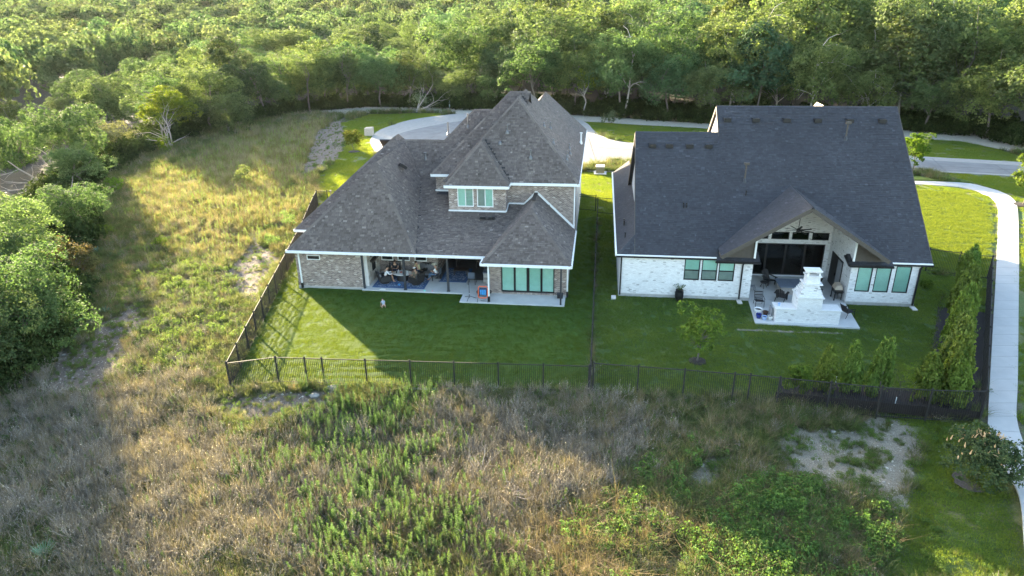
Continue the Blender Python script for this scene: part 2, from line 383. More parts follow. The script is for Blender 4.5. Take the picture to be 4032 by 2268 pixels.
for (a, b2) in [((1000, 395), (1170, 300)), ((1060, 418), (1330, 298)), ((1490, 372), (2640, 434)), ((2345, 400), (2385, 438)), ((2500, 415), (2560, 447)), ((1480, 345), (1500, 410)), ((2000, 386), (2030, 415))]:
    p, q = PD(*a), PD(*b2); rj.beam((p[0], p[1], .081), (q[0], q[1], .081), .06, .006)
tag(rj.build('road_joint', M['black_metal'].copy()), kind='structure')
# trail behind
tr = W2([(780, 282), (900, 270), (1100, 270), (1460, 290), (1780, 311), (2280, 327), (2450, 338), (2600, 362), (2600, 392), (2500, 372), (2420, 356), (2280, 347), (1790, 324), (1570, 312), (1460, 305), (1100, 283), (960, 281), (850, 293)])
tag(poly_sheet('trail', tr, 0.01, M['trail']), kind='structure')
# pavement beside the right house: single panels
WL = smooth_line([PD(*p) for p in [(2280, 466), (2390, 470), (2445, 482), (2490, 497), (2506, 514), (2510, 540), (2508, 640), (2499, 800), (2490, 960), (2486, 1040), (2488, 1085), (2520, 1165), (2561, 1260), (2572, 1400), (2580, 1500)]], 24)
WR = smooth_line([PD(*p) for p in [(2280, 476), (2390, 483), (2440, 494), (2475, 508), (2504, 528), (2558, 545), (2563, 590), (2563, 700), (2561, 840), (2559, 960), (2557, 1040), (2566, 1090), (2590, 1150), (2625, 1240), (2650, 1380), (2665, 1500)]], 24)
WL = smooth_line([PD(*p) for p in [(2240, 463), (2320, 464), (2420, 472), (2480, 490), (2506, 512), (2511, 545), (2508, 640), (2499, 800), (2490, 960), (2486, 1040), (2488, 1085), (2520, 1165), (2561, 1260), (2572, 1400), (2580, 1500)]], 24)
WR = smooth_line([PD(*p) for p in [(2240, 456), (2330, 456), (2440, 462), (2510, 480), (2548, 500), (2560, 530), (2563, 640), (2562, 800), (2560, 960), (2557, 1040), (2566, 1090), (2590, 1150), (2625, 1240), (2650, 1380), (2665, 1500)]], 24)
sw = empty('sidewalk', (0, 0, 0)); sw['kind'] = 'structure'
acc = 0; last = 0; gap = .06
for i in range(1, len(WL)):
    acc += math.dist(WL[i], WL[i - 1])
    if acc > 1.35 or i == len(WL) - 1:
        ln = [Vector((*p, 0)) for p in WL[last:i + 1]]; rn = [Vector((*p, 0)) for p in WR[last:i + 1]]
        e0 = (ln[1] - ln[0]).normalized() * gap / 2; ln[0] = ln[0] + e0; rn[0] = rn[0] + e0
        pl = ln + rn[::-1]; o = poly_sheet('panel', [(p.x, p.y) for p in pl], 0.03 + rnd.uniform(-.003, .003), M['walk'], .09, sw)
        acc = 0; last = i
sw2 = empty('sidewalk', (0, 0, 0)); sw2['kind'] = 'structure'   # far walk between the houses
a0, a1, b0, b1 = [Vector((*PD(*p)[:2], 0)) for p in ((1440, 424), (2240, 463), (1440, 431), (2240, 456))]
a0, a1, b0, b1 = [Vector((*PD(*p)[:2], 0)) for p in ((1400, 420), (2240, 456), (1400, 427), (2240, 463))]
N_ = 34
for i in range(N_):
    t0, t1 = i / N_, (i + .985) / N_
    q = [a0.lerp(a1, t0), a0.lerp(a1, t1), b0.lerp(b1, t1), b0.lerp(b1, t0)]
    poly_sheet('panel', [(p.x, p.y) for p in q], .03, M['walk'], .09, sw2)

# artificial turf of the left yard: patch that dips to the left fence, with wrinkles
YC = [PD(576, 979), PD(1484, 986), PD(1503, 545), PD(740, 640)]
# turf corners: near-left, near-right, far-right, far-left
A_, B_, C_, D_ = [Vector((p[0], p[1], 0)) for p in YC]
nu, nv = 130, 110; V = []; F = []
for j in range(nv + 1):
    for i in range(nu + 1):
        s, t = i / nu, j / nv; p = A_.lerp(B_, s).lerp(D_.lerp(C_, s), t)
        w = max(0, 1 - t * 3.2) * max(0, 1 - abs(s - .42) * 2.6)
        z = float(H(p.x, p.y)) + .012 + .035 * w * math.sin(p.y * 9 + 3 * nz(p.x, p.y, .5) + p.x * .35) * (0.5 + nz(p.x, p.y, .45, 3)) + .012 * nz(p.x, p.y, 1.6, 5)
        V.append((p.x, p.y, z))
for j in range(nv):
    for i in range(nu): a = j * (nu + 1) + i; F.append((a, a + 1, a + nu + 2, a + nu + 1))
me = np_mesh('lawn', V, F, M['turf']); me.polygons.foreach_set('use_smooth', [True] * len(F))
tag(addobj('lawn', me), kind='structure')
lawn2 = [PD(1488, 988), PD(1955, 1008), PD(2455, 1055), PD(2500, 700), PD(2330, 690), PD(2350, 610), PD(1560, 560), PD(1506, 545)]
tag(poly_sheet('lawn', lawn2, .0, M['lawn'], 0), kind='structure')
lawn3 = [PD(2250, 476), PD(2330, 476), PD(2420, 484), PD(2470, 500), PD(2492, 515), PD(2498, 545), PD(2496, 640), PD(2492, 700), PD(2330, 686), PD(2320, 600), PD(2250, 520)]
tag(poly_sheet('lawn', lawn3, .005, M['lawn_sun'], 0), kind='structure')
tag(poly_sheet('lawn', W2([(2220, 441), (2330, 446), (2420, 452), (2505, 478), (2500, 473), (2420, 463), (2330, 455), (2220, 454)][:4] + [(2440, 460), (2330, 454), (2220, 452)]), .085, M['lawn_sun'], .1), kind='structure')
# mulch bed (L shape) of the right yard
mul = [PD(*p) for p in [(1955, 1006), (2440, 1052), (2478, 1010), (2502, 790), (2360, 772), (2348, 860), (2335, 985), (1962, 955)]]
tag(poly_sheet('mulch_bed', mul, .025, M['mulch'], .05), kind='structure')
# ------------------------------------------------------------------ roofs, bricks
def clip_poly(poly, half):
    """clip 2D convex polygon list by half planes (a,b,c): a x + b y <= c"""
    for a, b, c in half:
        out = []; n = len(poly)
        for i in range(n):
            p, q = poly[i], poly[(i + 1) % n]; dp = a * p[0] + b * p[1] - c; dq = a * q[0] + b * q[1] - c
            if dp <= 0: out.append(p)
            if (dp < 0 < dq) or (dq < 0 < dp):
                t = dp / (dp - dq); out.append((p[0] + (q[0] - p[0]) * t, p[1] + (q[1] - p[1]) * t))
        poly = out
        if len(poly) < 3: return []
    return poly
class Pieces:
    """collects small pieces; the ones that show largest become single objects, the rest one part"""
    def __init__(s): s.items = []       # (score, verts, faces, tone)
    def add(s, score, v, f, tone): s.items.append((score, v, f, tone))
    def build(s, name, mat, parent, limit=290):
        s.items.sort(key=lambda t: t[0]); big, rest = s.items[:limit], s.items[limit:]
        for sc, v, f, tn in big:
            c = Vector(v[0]); me = bpy.data.meshes.new(name); me.from_pydata([tuple(Vector(p) - c) for p in v], [], f); me.materials.append(mat)
            a = me.attributes.new('tone', 'FLOAT', 'FACE'); a.data.foreach_set('value', [tn] * len(f)); addobj(name, me, parent, c)
        if rest:
            mb = MB()
            for sc, v, f, tn in rest:
                n_ = len(mb.v); mb.v.extend(v)
                for q in f: mb.f.append([n_ + i for i in q]); mb.m.append(0); mb.t.append(tn)
            o = mb.build(name, mat, parent); o['kind'] = 'stuff'
def shingle_face(pc, deck, poly, O, rz, skip=None, e=.155, w=.20):
    """poly: planar convex 3D polygon (local). adds deck face and shingle tabs. skip(x,y,z)-> True leaves tabs out"""
    pts = [Vector(p) for p in poly]; nrm = Vector((0, 0, 0))
    for i in range(1, len(pts) - 1): nrm += (pts[i] - pts[0]).cross(pts[i + 1] - pts[0])
    nrm.normalize()
    if nrm.z < 0: nrm = -nrm; pts = pts[::-1]
    deck.face(pts); lo = [p - nrm * .12 for p in pts]; deck.face(lo[::-1])
    for i in range(len(pts)): j = (i + 1) % len(pts); deck.face([lo[i], lo[j], pts[j], pts[i]])
    hx = Vector((0, 0, 1)).cross(nrm).normalized(); up = nrm.cross(hx); c0 = pts[0]
    q = [((p - c0).dot(hx), (p - c0).dot(up)) for p in pts]
    half = []
    ar = sum(q[i][0] * q[(i + 1) % len(q)][1] - q[(i + 1) % len(q)][0] * q[i][1] for i in range(len(q)))
    if ar < 0: q = q[::-1]
    for i in range(len(q)):
        (x0, y0), (x1, y1) = q[i], q[(i + 1) % len(q)]; a, b = (y1 - y0), -(x1 - x0); ln = math.hypot(a, b)
        if ln > 1e-6: half.append((a / ln, b / ln, (a * x0 + b * y0) / ln))
    ys = [p[1] for p in q]; xs_ = [p[0] for p in q]; y = min(ys); cam_l = camlocal(O, rz); r = 0
    while y < max(ys):
        x = min(xs_) - rnd.uniform(0, w * 2); tn_prev = .4
        while x < max(xs_):
            ww = w * rnd.choice((.55, .8, 1.0, 1.25, 1.6)); x1 = x + ww
            cell = clip_poly([(x + .004, y), (x1 - .004, y), (x1 - .004, y + e), (x + .004, y + e)], half)
            tone = min(1, max(0, rnd.gauss(.42, .17) + (.3 if rnd.random() < .05 else 0))); th = rnd.choice((.012, .022, .03))
            x = x1
            if len(cell) < 3: continue
            A = sum(cell[i][0] * cell[(i + 1) % len(cell)][1] - cell[(i + 1) % len(cell)][0] * cell[i][1] for i in range(len(cell))) / 2
            if abs(A) < .002: continue
            mid = c0 + hx * cell[0][0] + up * cell[0][1]
            if skip and skip(mid.x, mid.y, mid.z): continue
            top = [tuple(c0 + hx * a + up * b + nrm * (.004 + th * (1 - (b - y) / e))) for a, b in cell]
            # front lip: lowest edge
            k = min(range(len(cell)), key=lambda i: cell[i][1] + cell[(i + 1) % len(cell)][1])
            a, b = top[k], top[(k + 1) % len(cell)]; n_ = len(top)
            d = nrm * (th + .003); verts = top + [tuple(Vector(a) - d), tuple(Vector(b) - d)]
            sc = (mid - cam_l).length + (0 if abs(A) > .025 else 1000)
            pc.add(sc, verts, [list(range(n_)), [n_, n_ + 1, (k + 1) % n_, k]], tone)
        y += e; r += 1
def camlocal(O, rz):
    d = CAMP - Vector((O[0], O[1], 0)); c, s = math.cos(-rz), math.sin(-rz); return Vector((d.x * c - d.y * s, d.x * s + d.y * c, d.z))
def cap_line(a, b, n1, n2, parent, mat, w=.17, L=.27):
    """hip / ridge cap pieces from low end a to high end b; n1,n2 the two slope directions (unit, pointing away and down)"""
    a, b = Vector(a), Vector(b); d = (b - a); ln = d.length; d.normalize(); N = max(1, int(ln / (L * .8)))
    n1, n2 = Vector(n1).normalized() * w, Vector(n2).normalized() * w; upv = -(n1 + n2).normalized()
    vs_, me = [], None
    for t, rz_ in ((0, .05), (L, .022)):
        o = d * t + upv * rz_; vs_ += [o + n1, o, o + n2]
    lowv = [v - upv * .03 for v in vs_[:3]]
    for i in range(N):
        if i % 3 == 0 or me is None:
            me = bpy.data.meshes.new('ridge_cap'); me.from_pydata([tuple(v) for v in vs_ + lowv], [], [[0, 1, 4, 3], [1, 2, 5, 4], [6, 7, 1, 0], [7, 8, 2, 1]])
            tn = rnd.uniform(.35, .85); at = me.attributes.new('tone', 'FLOAT', 'FACE'); at.data.foreach_set('value', [tn] * 4); me.materials.append(mat)
        addobj('ridge_cap', me, parent, a + d * (ln * i / N))
def hip_dirs(n1, n2, d):
    """slope-plane directions perpendicular to the hip line"""
    r = []
    for n_, other in ((n1, n2), (n2, n1)):
        v = Vector(d).cross(Vector(n_)).normalized()
        if v.z > 0: v = -v
        r.append(v)
    return r
def pn(pts):
    pts = [Vector(p) for p in pts]; n_ = (pts[1] - pts[0]).cross(pts[2] - pts[0]).normalized(); return n_ if n_.z > 0 else -n_
def auto_caps(lines, mat, parent):
    """lines: (a, b, planeA pts, planeB pts)"""
    for a, b, pa, pb in lines:
        n1, n2 = pn(pa), pn(pb); d = (Vector(b) - Vector(a)).normalized(); v = []
        for n_, pp in ((n1, pa), (n2, pb)):
            c = sum((Vector(p) for p in pp), Vector()) / len(pp); w = d.cross(n_).normalized()
            if w.dot(c - Vector(a)) < 0: w = -w
            v.append(w)
        cap_line(a, b, v[0], v[1], parent, mat)
def brick_wall(pc, org, du, W_, Hh, holes=(), L=.203, Hc=.0765, nrm=None, O=None, rz=0, tone=(.5, .22), skip=None, soldier=False, off=0.0, dark=.0, proud=.012):
    """bricks on a vertical face. org local lower-left, du unit horizontal dir (local), nrm outward"""
    org, du, nrm = Vector(org), Vector(du), Vector(nrm); cl = camlocal(O, rz); j = 0; mort = .010
    z = 0.0; nrows = int(Hh / Hc)
    while z < Hh - .02:
        sold = soldier and z + .2 >= Hh - .02 and z + .0765 * 1.2 < Hh
        hc = (Hh - z) if sold else Hc; lw = .076 if sold else L; x = -(L / 2 if j % 2 else 0)
        while x < W_:
            a, b = max(x, 0) + mort / 2, min(x + lw, W_) - mort / 2; x += lw
            z0, z1 = z + mort / 2, min(z + hc, Hh) - mort / 2
            if b - a < .02 or z1 - z0 < .02: continue
            segs = [(a, b)]
            for hx0, hx1, hz0, hz1 in holes:
                if z1 <= hz0 or z0 >= hz1: continue
                ns = []
                for s0, s1 in segs:
                    if s1 <= hx0 or s0 >= hx1: ns.append((s0, s1)); continue
                    if s0 < hx0 - .02: ns.append((s0, hx0))
                    if s1 > hx1 + .02: ns.append((hx1, s1))
                segs = ns
            for s0, s1 in segs:
                mid = org + du * (s0 + s1) / 2 + Vector((0, 0, (z0 + z1) / 2))
                if skip and skip(mid.x, mid.y, mid.z): continue
                pr = proud + rnd.uniform(-.003, .003); q = []
                for ss, zz in ((s0, z0), (s1, z0), (s1, z1), (s0, z1)): q.append(org + du * ss + Vector((0, 0, zz)) + nrm * pr)
                bk = [p - nrm * (pr + .004) for p in q]
                t = min(1, max(0, rnd.gauss(*tone)))
                if dark and rnd.random() < dark: t = rnd.uniform(0, .12)
                pc.add((mid - cl).length + (0 if s1 - s0 > .15 else 500), [tuple(p) for p in q + bk], [[0, 1, 2, 3], [4, 5, 1, 0], [1, 5, 6, 2], [3, 2, 6, 7], [4, 0, 3, 7]], t)
        z += hc; j += 1
def wall_body(mb, a, b, thick, z0, z1, holes=(), axis='u'):
    """solid wall along u (or v) at a..b with holes (s0,s1,h0,h1); thick=(t0,t1) range of the other axis"""
    cuts = sorted({a, b, *[h[0] for h in holes], *[h[1] for h in holes]})
    def bx(s0, s1, h0, h1):
        if h1 - h0 < .005: return
        if axis == 'u': mb.box((s0, thick[0], h0), (s1, thick[1], h1))
        else: mb.box((thick[0], s0, h0), (thick[1], s1, h1))
    for s0, s1 in zip(cuts[:-1], cuts[1:]):
        hs = sorted([(h[2], h[3]) for h in holes if h[0] <= s0 + 1e-6 and h[1] >= s1 - 1e-6]); z = z0
        for h0, h1 in hs: bx(s0, s1, z, h0); z = h1
        bx(s0, s1, z, z1)
def window(parent, u0, u1, z0, z1, v, frame, shade, fw=.06, dep=.08, name='window', bars=(), panesplit=None, glassm=None, facing=-1):
    """window in a wall facing -v; panesplit: list of (u0,u1,z0,z1,shade material)"""
    f = MB(); f.box((u0, v - .02, z0), (u0 + fw, v + dep, z1)); f.box((u1 - fw, v - .02, z0), (u1, v + dep, z1))
    f.box((u0 + fw, v - .02, z0), (u1 - fw, v + dep, z0 + fw)); f.box((u0 + fw, v - .02, z1 - fw), (u1 - fw, v + dep, z1))
    for bu in bars: f.box((bu - fw / 2, v - .018, z0 + fw), (bu + fw / 2, v + dep - .004, z1 - fw))
    w = f.build(name, frame, parent)
    ps = panesplit or [(u0 + fw, u1 - fw, z0 + fw, z1 - fw, shade)]
    for (a, b, c, d, sh) in ps:
        g_ = MB(); g_.box((a, v + .02, c), (b, v + .026, d)); g_.build('pane', glassm or M['glass'], w)
        s_ = MB(); s_.box((a, v + .06, c), (b, v + .07, d), tone=rnd.uniform(.1, 1)); s_.build('shade', sh, w)
    return w

# ================================================================== HOUSE 1 (brown brick)
O1 = (-15.88, 46.91); RZ1 = math.radians(-7.4)
def loc1(u, v, z=0.0):
    c, s = math.cos(RZ1), math.sin(RZ1); return (O1[0] + u * c - v * s, O1[1] + u * s + v * c, z)
h1 = empty('brick_house', (O1[0], O1[1], 0), RZ1, 'brown brick two-storey house with steep charcoal hipped roofs and covered patio', 'house')
roof1 = None; deck = MB(); pc1 = Pieces()
EZ = 3.1
# roof solids: list of convex faces; skip tests drop hidden tabs
def sh1(poly, skip=None): shingle_face(pc1, deck, poly, O1, RZ1, skip)
# D1 front-left hip
Dap = (5.35, 4.4, 8.52); uR = 9.15
fl, fr = (-.35, -.3, EZ), (9.2, -.3, EZ)
Dbk = (5.35, 9.0, 8.52)
caps = []
f_front = [fl, fr, Dap]; f_left = [fl, Dap, Dbk, (-.35, 9.0, EZ)]; f_right = [fr, (9.2, 12.0, EZ), (5.35, 12.0, 8.52), Dap]
sh1(f_front); sh1(f_left, lambda x, y, z: y > 5.0 and z < 3.05 + .9 * min((x + 1.9), 1.33 / .9 * (y - 4.8)) - .1)
sh1(f_right, lambda x, y, z: z < EZ + .28 * (y + .3) - .12 and y < 10.4 or y > 10.4 and z < 6.1 + (y - 10.4) - .15)
caps += [(fl, Dap, f_left, f_front), (fr, Dap, f_right, f_front), (Dap, (5.35, 6.6, 8.52), f_left, f_right)]
# D2 bigger hip behind, wider to the left
e2 = (-1.95, 4.75, 3.0); Ap2 = (4.5, 12.4, 9.0); b2L = (-1.95, 19.5, 3.0); Bk2 = (4.5, 13.6, 9.0)
f2f = [e2, (8.7, 4.75, 3.0), Ap2]; f2l = [e2, Ap2, Bk2, b2L]; f2r = [(8.7, 4.75, 3.0), (8.7, 19.5, 3.0), Bk2, Ap2]; f2b = [b2L, Bk2, (8.7, 19.5, 3.0)]
sh1(f2f, lambda x, y, z: x > -.3 and z < min(EZ + .95 * (x + .35), EZ + 1.43 * (9.15 - x), 8.52) - .05)
sh1(f2l); sh1(f2r, lambda x, y, z: z < min(8.65, 6.1 + (y - 10.4)) - .15)
sh1(f2b, lambda x, y, z: True)
caps += [(e2, Ap2, f2l, f2f), (Ap2, Bk2, f2l, f2r)]
# low front plane and steep plane behind, ridge across
lowp = [(4.5, -.3, EZ), (14.35, -.3, EZ), (14.35, 10.4, 6.1), (4.5, 10.4, 6.1)]
def hidA(x, y, z):
    return (10.45 < x < 20.1 and y > 6.6) or (10.65 < x < 14.85 and y > 5.35) or (9.0 < x < 11 and y > 7.5)
def underD(x, y, z): return z < min(EZ + 1.43 * (9.15 - x), 8.52, EZ + 1.16 * (y + .3)) - .08
lowp2 = [(14.35, .0, 3.18), (18.2, .0, 3.18), (18.2, 7.0, 5.14), (14.35, 7.0, 5.14)]
sh1(lowp, lambda x, y, z: hidA(x, y, z) or underD(x, y, z))
sh1(lowp2, lambda x, y, z: z < min(3.0 + .93 * (x - 14.1), 3.0 + .93 * (20.2 - x)) - .1 or hidA(x, y, z))
stp = [(4.0, 10.4, 6.1), (11.5, 10.4, 6.1), (11.5, 12.95, 8.65), (4.6, 12.95, 8.65)]
sh1(stp, lambda x, y, z: z < min(3.0 + 1.43 * (8.7 - x), 9.0) - .2 or x > 10.2)
stb = [(3, 12.95, 8.65), (11.5, 12.95, 8.65), (11.5, 17.8, 3.8), (3, 17.8, 3.8)]; sh1(stb, lambda x, y, z: True)
caps += [((5.0, 12.95, 8.65), (8.3, 12.95, 8.65), stp, stb)]
# C taller hip rising from the cross ridge
CL, CA, CRr = (5.6, 10.4, 6.1), (10.95, 15.2, 10.9), (14.5, 15.2, 10.9)
fcf = [(8.15, 12.4, 8.1), (14.5, 12.4, 8.1), CRr, CA]; fcl = [(8.15, 12.4, 8.1), CA, (8.15, 18.0, 8.1)]; fcb = [(8.15, 18, 8.1), CA, CRr, (14.5, 18, 8.1)]
sh1(fcf, lambda x, y, z: z < min(6.9 + 1.0 * (x - 8.6), 12.6) - .2); sh1(fcl); sh1(fcb, lambda x, y, z: True)
caps += [((8.6, 12.85, 8.55), CA, fcl, fcf), (CA, (12.5, 15.2, 10.9), fcf, fcb)]
# dormer block
da, db = (10.3, 4.95, 6.76), (15.2, 4.95, 6.76); dap = (12.75, 7.6, 9.55); dbk = (12.75, 9.8, 9.55)
f3f = [da, db, dap]; f3l = [da, dap, dbk, (10.3, 9.8, 6.76)]; f3r = [db, (15.2, 9.8, 6.76), dbk, dap]
inA = lambda x, y, z: z < min(6.76 + 1.02 * (y - 6.15), 6.76 + 1.07 * (20.4 - x), 6.76 + 1.07 * (x - 10.0)) - .05
sh1(f3f); sh1(f3l, inA); sh1(f3r, inA)
caps += [(da, dap, f3l, f3f), (db, dap, f3r, f3f), (dap, (12.75, 8.9, 9.55), f3l, f3r)]
# A main upper body
za = 6.76; ua0, ua1, va0 = 10.0, 20.4, 6.15; apA = (15.2, 11.75, 12.35); bkA = (15.2, 17.3, 12.35); vb = 22.9
f4f = [(ua0, va0, za), (ua1, va0, za), apA]; f4r = [(ua1, va0, za), (ua1, vb, za), bkA, apA]; f4l = [(ua0, va0, za), apA, bkA, (ua0, vb, za)]; f4b = [(ua1, vb, za), (ua0, vb, za), bkA]
ind = lambda x, y, z: z < min(6.76 + 1.05 * (y - 4.95), 6.76 + 1.14 * (x - 10.3), 6.76 + 1.14 * (15.2 - x), 9.55) - .05 and 10.3 < x < 15.2 and y < 9.8
inB = lambda x, y, z: z < min(6.9 + 1.0 * (y - 7.9), 6.9 + 1.0 * (x - 8.6), 12.6) - .05
sh1(f4f, ind); sh1(f4r); sh1(f4l, lambda x, y, z: inB(x, y, z) or ind(x, y, z)); sh1(f4b, lambda x, y, z: x < 14)
caps += [(f4f[0], apA, f4l, f4f), (f4f[1], apA, f4r, f4f), (apA, bkA, f4l, f4r), (f4b[0], bkA, f4b, f4r)]
# B body further left/back
zb = 6.9; B0, B1, B2 = (8.6, 7.9, zb), (14.3, 13.6, 12.6), (16.0, 13.6, 12.6)
f5f = [B0, (15.0, 7.9, zb), (16.0, 13.6, 12.6), B1]; f5l = [B0, B1, (8.6, 19.3, zb)]; f5b = [(8.6, 19.3, zb), B1, B2, (16, 19.3, zb)]
inAA = lambda x, y, z: z < min(6.76 + 1.02 * (y - 6.15), 6.76 + 1.07 * (20.4 - x), 6.76 + 1.07 * (x - 10.0), 12.35) - .05
sh1(f5f, inAA); sh1(f5l); sh1(f5b, lambda x, y, z: True)
caps += [(B0, B1, f5l, f5f), (B1, B2, f5f, f5b)]
# F rear cross roof
Fp0, Fp1 = (16.3, 16.0, 11.15), (16.3, 25.6, 11.15)
f6r = [(20.41, 14.0, 6.77), (20.41, 29.5, 6.77), Fp1, (16.3, 14.0, 11.15)]; f6l = [(12.1, 16.0, 6.77), (16.3, 16.0, 11.15), Fp1, (12.1, 29.5, 6.77)]; f6b = [(20.41, 29.5, 6.77), (12.1, 29.5, 6.77), Fp1]
sh1(f6r, lambda x, y, z: z < 6.76 + 1.07 * (20.4 - x) - .02 and y < 22.9 and z < 6.76 + .99 * (22.9 - y)); sh1(f6l, inAA); sh1(f6b)
caps += [((16.3, 18.0, 11.15), Fp1, f6l, f6r), (f6r[1], Fp1, f6r, f6b)]
# E wing roof
ew = (14.1, -1.4, 3.0), (20.2, -1.4, 3.0); eap = (17.15, 2.4, 5.85); ebk = (17.15, 6.5, 5.85)
f7f = [ew[0], ew[1], eap]; f7l = [ew[0], eap, ebk, (14.1, 6.5, 3.0)]; f7r = [ew[1], (20.2, 6.5, 3.0), ebk, eap]
sh1(f7f); sh1(f7l, lambda x, y, z: y > 0 and z < EZ + .28 * (y + .3) - .06); sh1(f7r)
caps += [(ew[0], eap, f7l, f7f), (ew[1], eap, f7r, f7f), (eap, ebk, f7l, f7r)]
roof1 = deck.build('roof', M['deck1'], h1)
pc1.build('shingle', M['shingle1'], roof1)
auto_caps(caps, M['shingle1'], roof1)
# wing ridge vent (dark line) and roof vents, pipes
mb = MB(); mb.box((17.0, 4.3, 5.93), (17.3, 6.45, 5.97)); mb.build('ridge_vent', M['black_metal'], roof1)
for (u, v) in ((13.3, 4.35), (13.95, 4.35)):
    z = EZ + .28 * (v + .3); mb = MB(); mb.box((u - .2, v - .16, z + .05), (u + .2, v + .16, z + .17)); mb.box((u - .26, v - .22, z + .02), (u + .26, v + .22, z + .06)); mb.build('roof_vent', M['black_metal'], roof1)
def pipe(parent, x, y, z, h, r=.045, mat='grey_metal', flash=True):
    mb = MB(); mb.tube([(x, y, z - .3), (x, y, z + h)], r, 8); mb.lathe([(r * 1.7, h - .02), (r * 1.7, h + .05), (.001, h + .06)], (x, y, z), 8)
    if flash: mb.lathe([(.16, -.1), (.14, .06), (r * 1.1, .2)], (x, y, z), 8)
    return mb.build('vent_pipe', M[mat], parent)
def zA(u, v): return min(6.76 + 1.02 * (v - 6.15), 6.76 + 1.07 * (20.4 - u), 12.35)
for u, v, h in ((14.6, 9.3, .55), (16.6, 7.7, .6), (14.1, 8.6, .15), (17.7, 13.2, .5), (17.3, 11.6, .3), (19.3, 13.5, .4), (19.45, 12, .35), (19.3, 10.3, .4), (19.3, 9, .35), (18.2, 9.6, .3)):
    pipe(roof1, u, v, zA(u, v), h)
for (u, v, h) in ((7.3, 11.6, .5),): pipe(roof1, u, v, 6.1 + (v - 10.4), h, .09)
pipe(roof1, 8.9, 13.6, 9.0, 1.0, .05); pipe(roof1, 10.6, 13.9, 9.6, 1.1, .05); pipe(roof1, -.6, 9.6, 4.3, .6, .05); pipe(roof1, 20.1, 20.0, 7.2, .9, .08, 'white_trim')
mb = MB(); mb.beam((6.2, 7.6, 7.7), (6.6, 7.9, 7.35), .35, .25); mb.build('roof_vent', M['black_metal'], roof1)
# fascia and gutters (white)
def trimline(pts, z0, z1, parent, mat, out=.06, name='fascia'):
    mb = MB()
    for a, b in zip(pts[:-1], pts[1:]): mb.beam((a[0], a[1], (z0 + z1) / 2), (b[0], b[1], (z0 + z1) / 2), out, z1 - z0)
    return mb.build(name, M[mat], parent)
trimline([(-.38, 4.7), (-.38, -.36), (14.2, -.36)], 2.93, 3.1, h1, 'white_trim', .12, 'gutter')
trimline([(14.04, -.36), (14.04, -1.46), (20.26, -1.46), (20.26, 6.4)], 2.83, 3.0, h1, 'white_trim', .12, 'gutter')
trimline([(-1.98, 17), (-1.98, 4.69), (-.4, 4.69)], 2.83, 3.0, h1, 'white_trim', .12, 'gutter')
trimline([(10.3, 9.0), (10.3, 4.9), (15.2, 4.9), (15.2, 6.13), (20.44, 6.13), (20.44, 29.5)], 6.56, 6.76, h1, 'white_trim', .07)
trimline([(8.6, 12.0), (8.6, 7.86), (10.25, 7.86)], 6.7, 6.9, h1, 'white_trim', .07)
mb = MB()  # soffits
mb.box((-.35, -.3, 2.9), (14.1, 3.9, 2.93)); mb.box((14.1, -1.4, 2.8), (20.2, .3, 2.83)); mb.box((9.9, 3.9, 2.9), (14.3, 8.4, 2.93)); mb.box((-1.9, 4.75, 2.8), (0, 17, 2.83)); mb.box((19.9, .3, 2.8), (20.2, 6.4, 2.83))
mb.build('soffit', M['white_trim'], h1)
# walls
wallm = MB(); bk1 = Pieces()
def bw(org, du, W_, Hh, nrm, holes=(), **k): brick_wall(bk1, org, du, W_, Hh, holes, nrm=nrm, O=O1, rz=RZ1, **k)
X, NV, PV, NU, PU = (1, 0, 0), (0, -1, 0), (0, 1, 0), (-1, 0, 0), (1, 0, 0)
wallm.box((0, .2, .15), (4.94, 3.9, 2.9)); wallm.box((0, 3.9, .15), (.3, 20, 2.9)); wallm.box((-1.5, 5.2, .15), (0, 16, 2.8))
bw((0, .2, .17), X, 4.94, 2.73, NV, [(.91, 1.9, 2.09, 2.45)], soldier=True)
bw((0, 5.2, .17), (0, -1, 0), 5.0, 2.73, NU); bw((-1.5, 5.2, .17), X, 1.5, 2.6, NV)
bwin = [(5.31, 6.28, 1.05, 2.3), (6.62, 7.6, 1.05, 2.3), (7.97, 8.95, 1.05, 2.3)]
wall_body(wallm, 4.94, 9.75, (3.7, 3.9), .1, 2.9, bwin)
bw((4.94, 3.7, .12), X, 4.81, 2.78, NV, [(a - 4.94, b_ - 4.94, c - .12, d - .12) for a, b_, c, d in bwin])
wallm.box((9.6, 3.9, .1), (9.8, 8.4, 2.9)); bw((9.8, 3.7, .12), (0, 1, 0), 4.6, 2.78, PU)
# wing
ww = (15.22, 19.02, .28, 2.55)
wall_body(wallm, 14.4, 19.85, (.2, .4), .15, 2.8, [ww])
bw((14.4, .2, .17), X, 5.45, 2.63, NV, [(ww[0] - 14.4, ww[1] - 14.4, ww[2] - .17, ww[3] - .17)], soldier=True)
wallm.box((14.4, .4, .15), (14.6, 8.4, 2.8)); wallm.box((19.65, .4, .15), (19.85, 6.5, 2.8)); bw((19.85, .2, .17), (0, 1, 0), 6.3, 2.63, PU); bw((14.4, 5.2, .12), (0, -1, 0), 5.0, 2.7, NU)
# dormer
dw = [(11.22, 12.46, 5.05, 6.5), (12.74, 13.98, 5.05, 6.5)]
wall_body(wallm, 10.55, 14.95, (5.3, 5.5), 4.0, 6.6, dw); wallm.box((14.75, 5.5, 4.0), (14.95, 7, 6.6)); wallm.box((10.55, 5.5, 4), (10.75, 9.5, 6.6))
bw((10.55, 5.3, 4.72), X, 4.4, 1.88, NV, [(a - 10.55, b_ - 10.55, c - 4.72, d - 4.72) for a, b_, c, d in dw], soldier=True)
bw((14.95, 5.3, 4.72), (0, 1, 0), 1.2, 1.88, PU); bw((10.55, 9, 4.72), (0, -1, 0), 3.7, 1.88, NU)
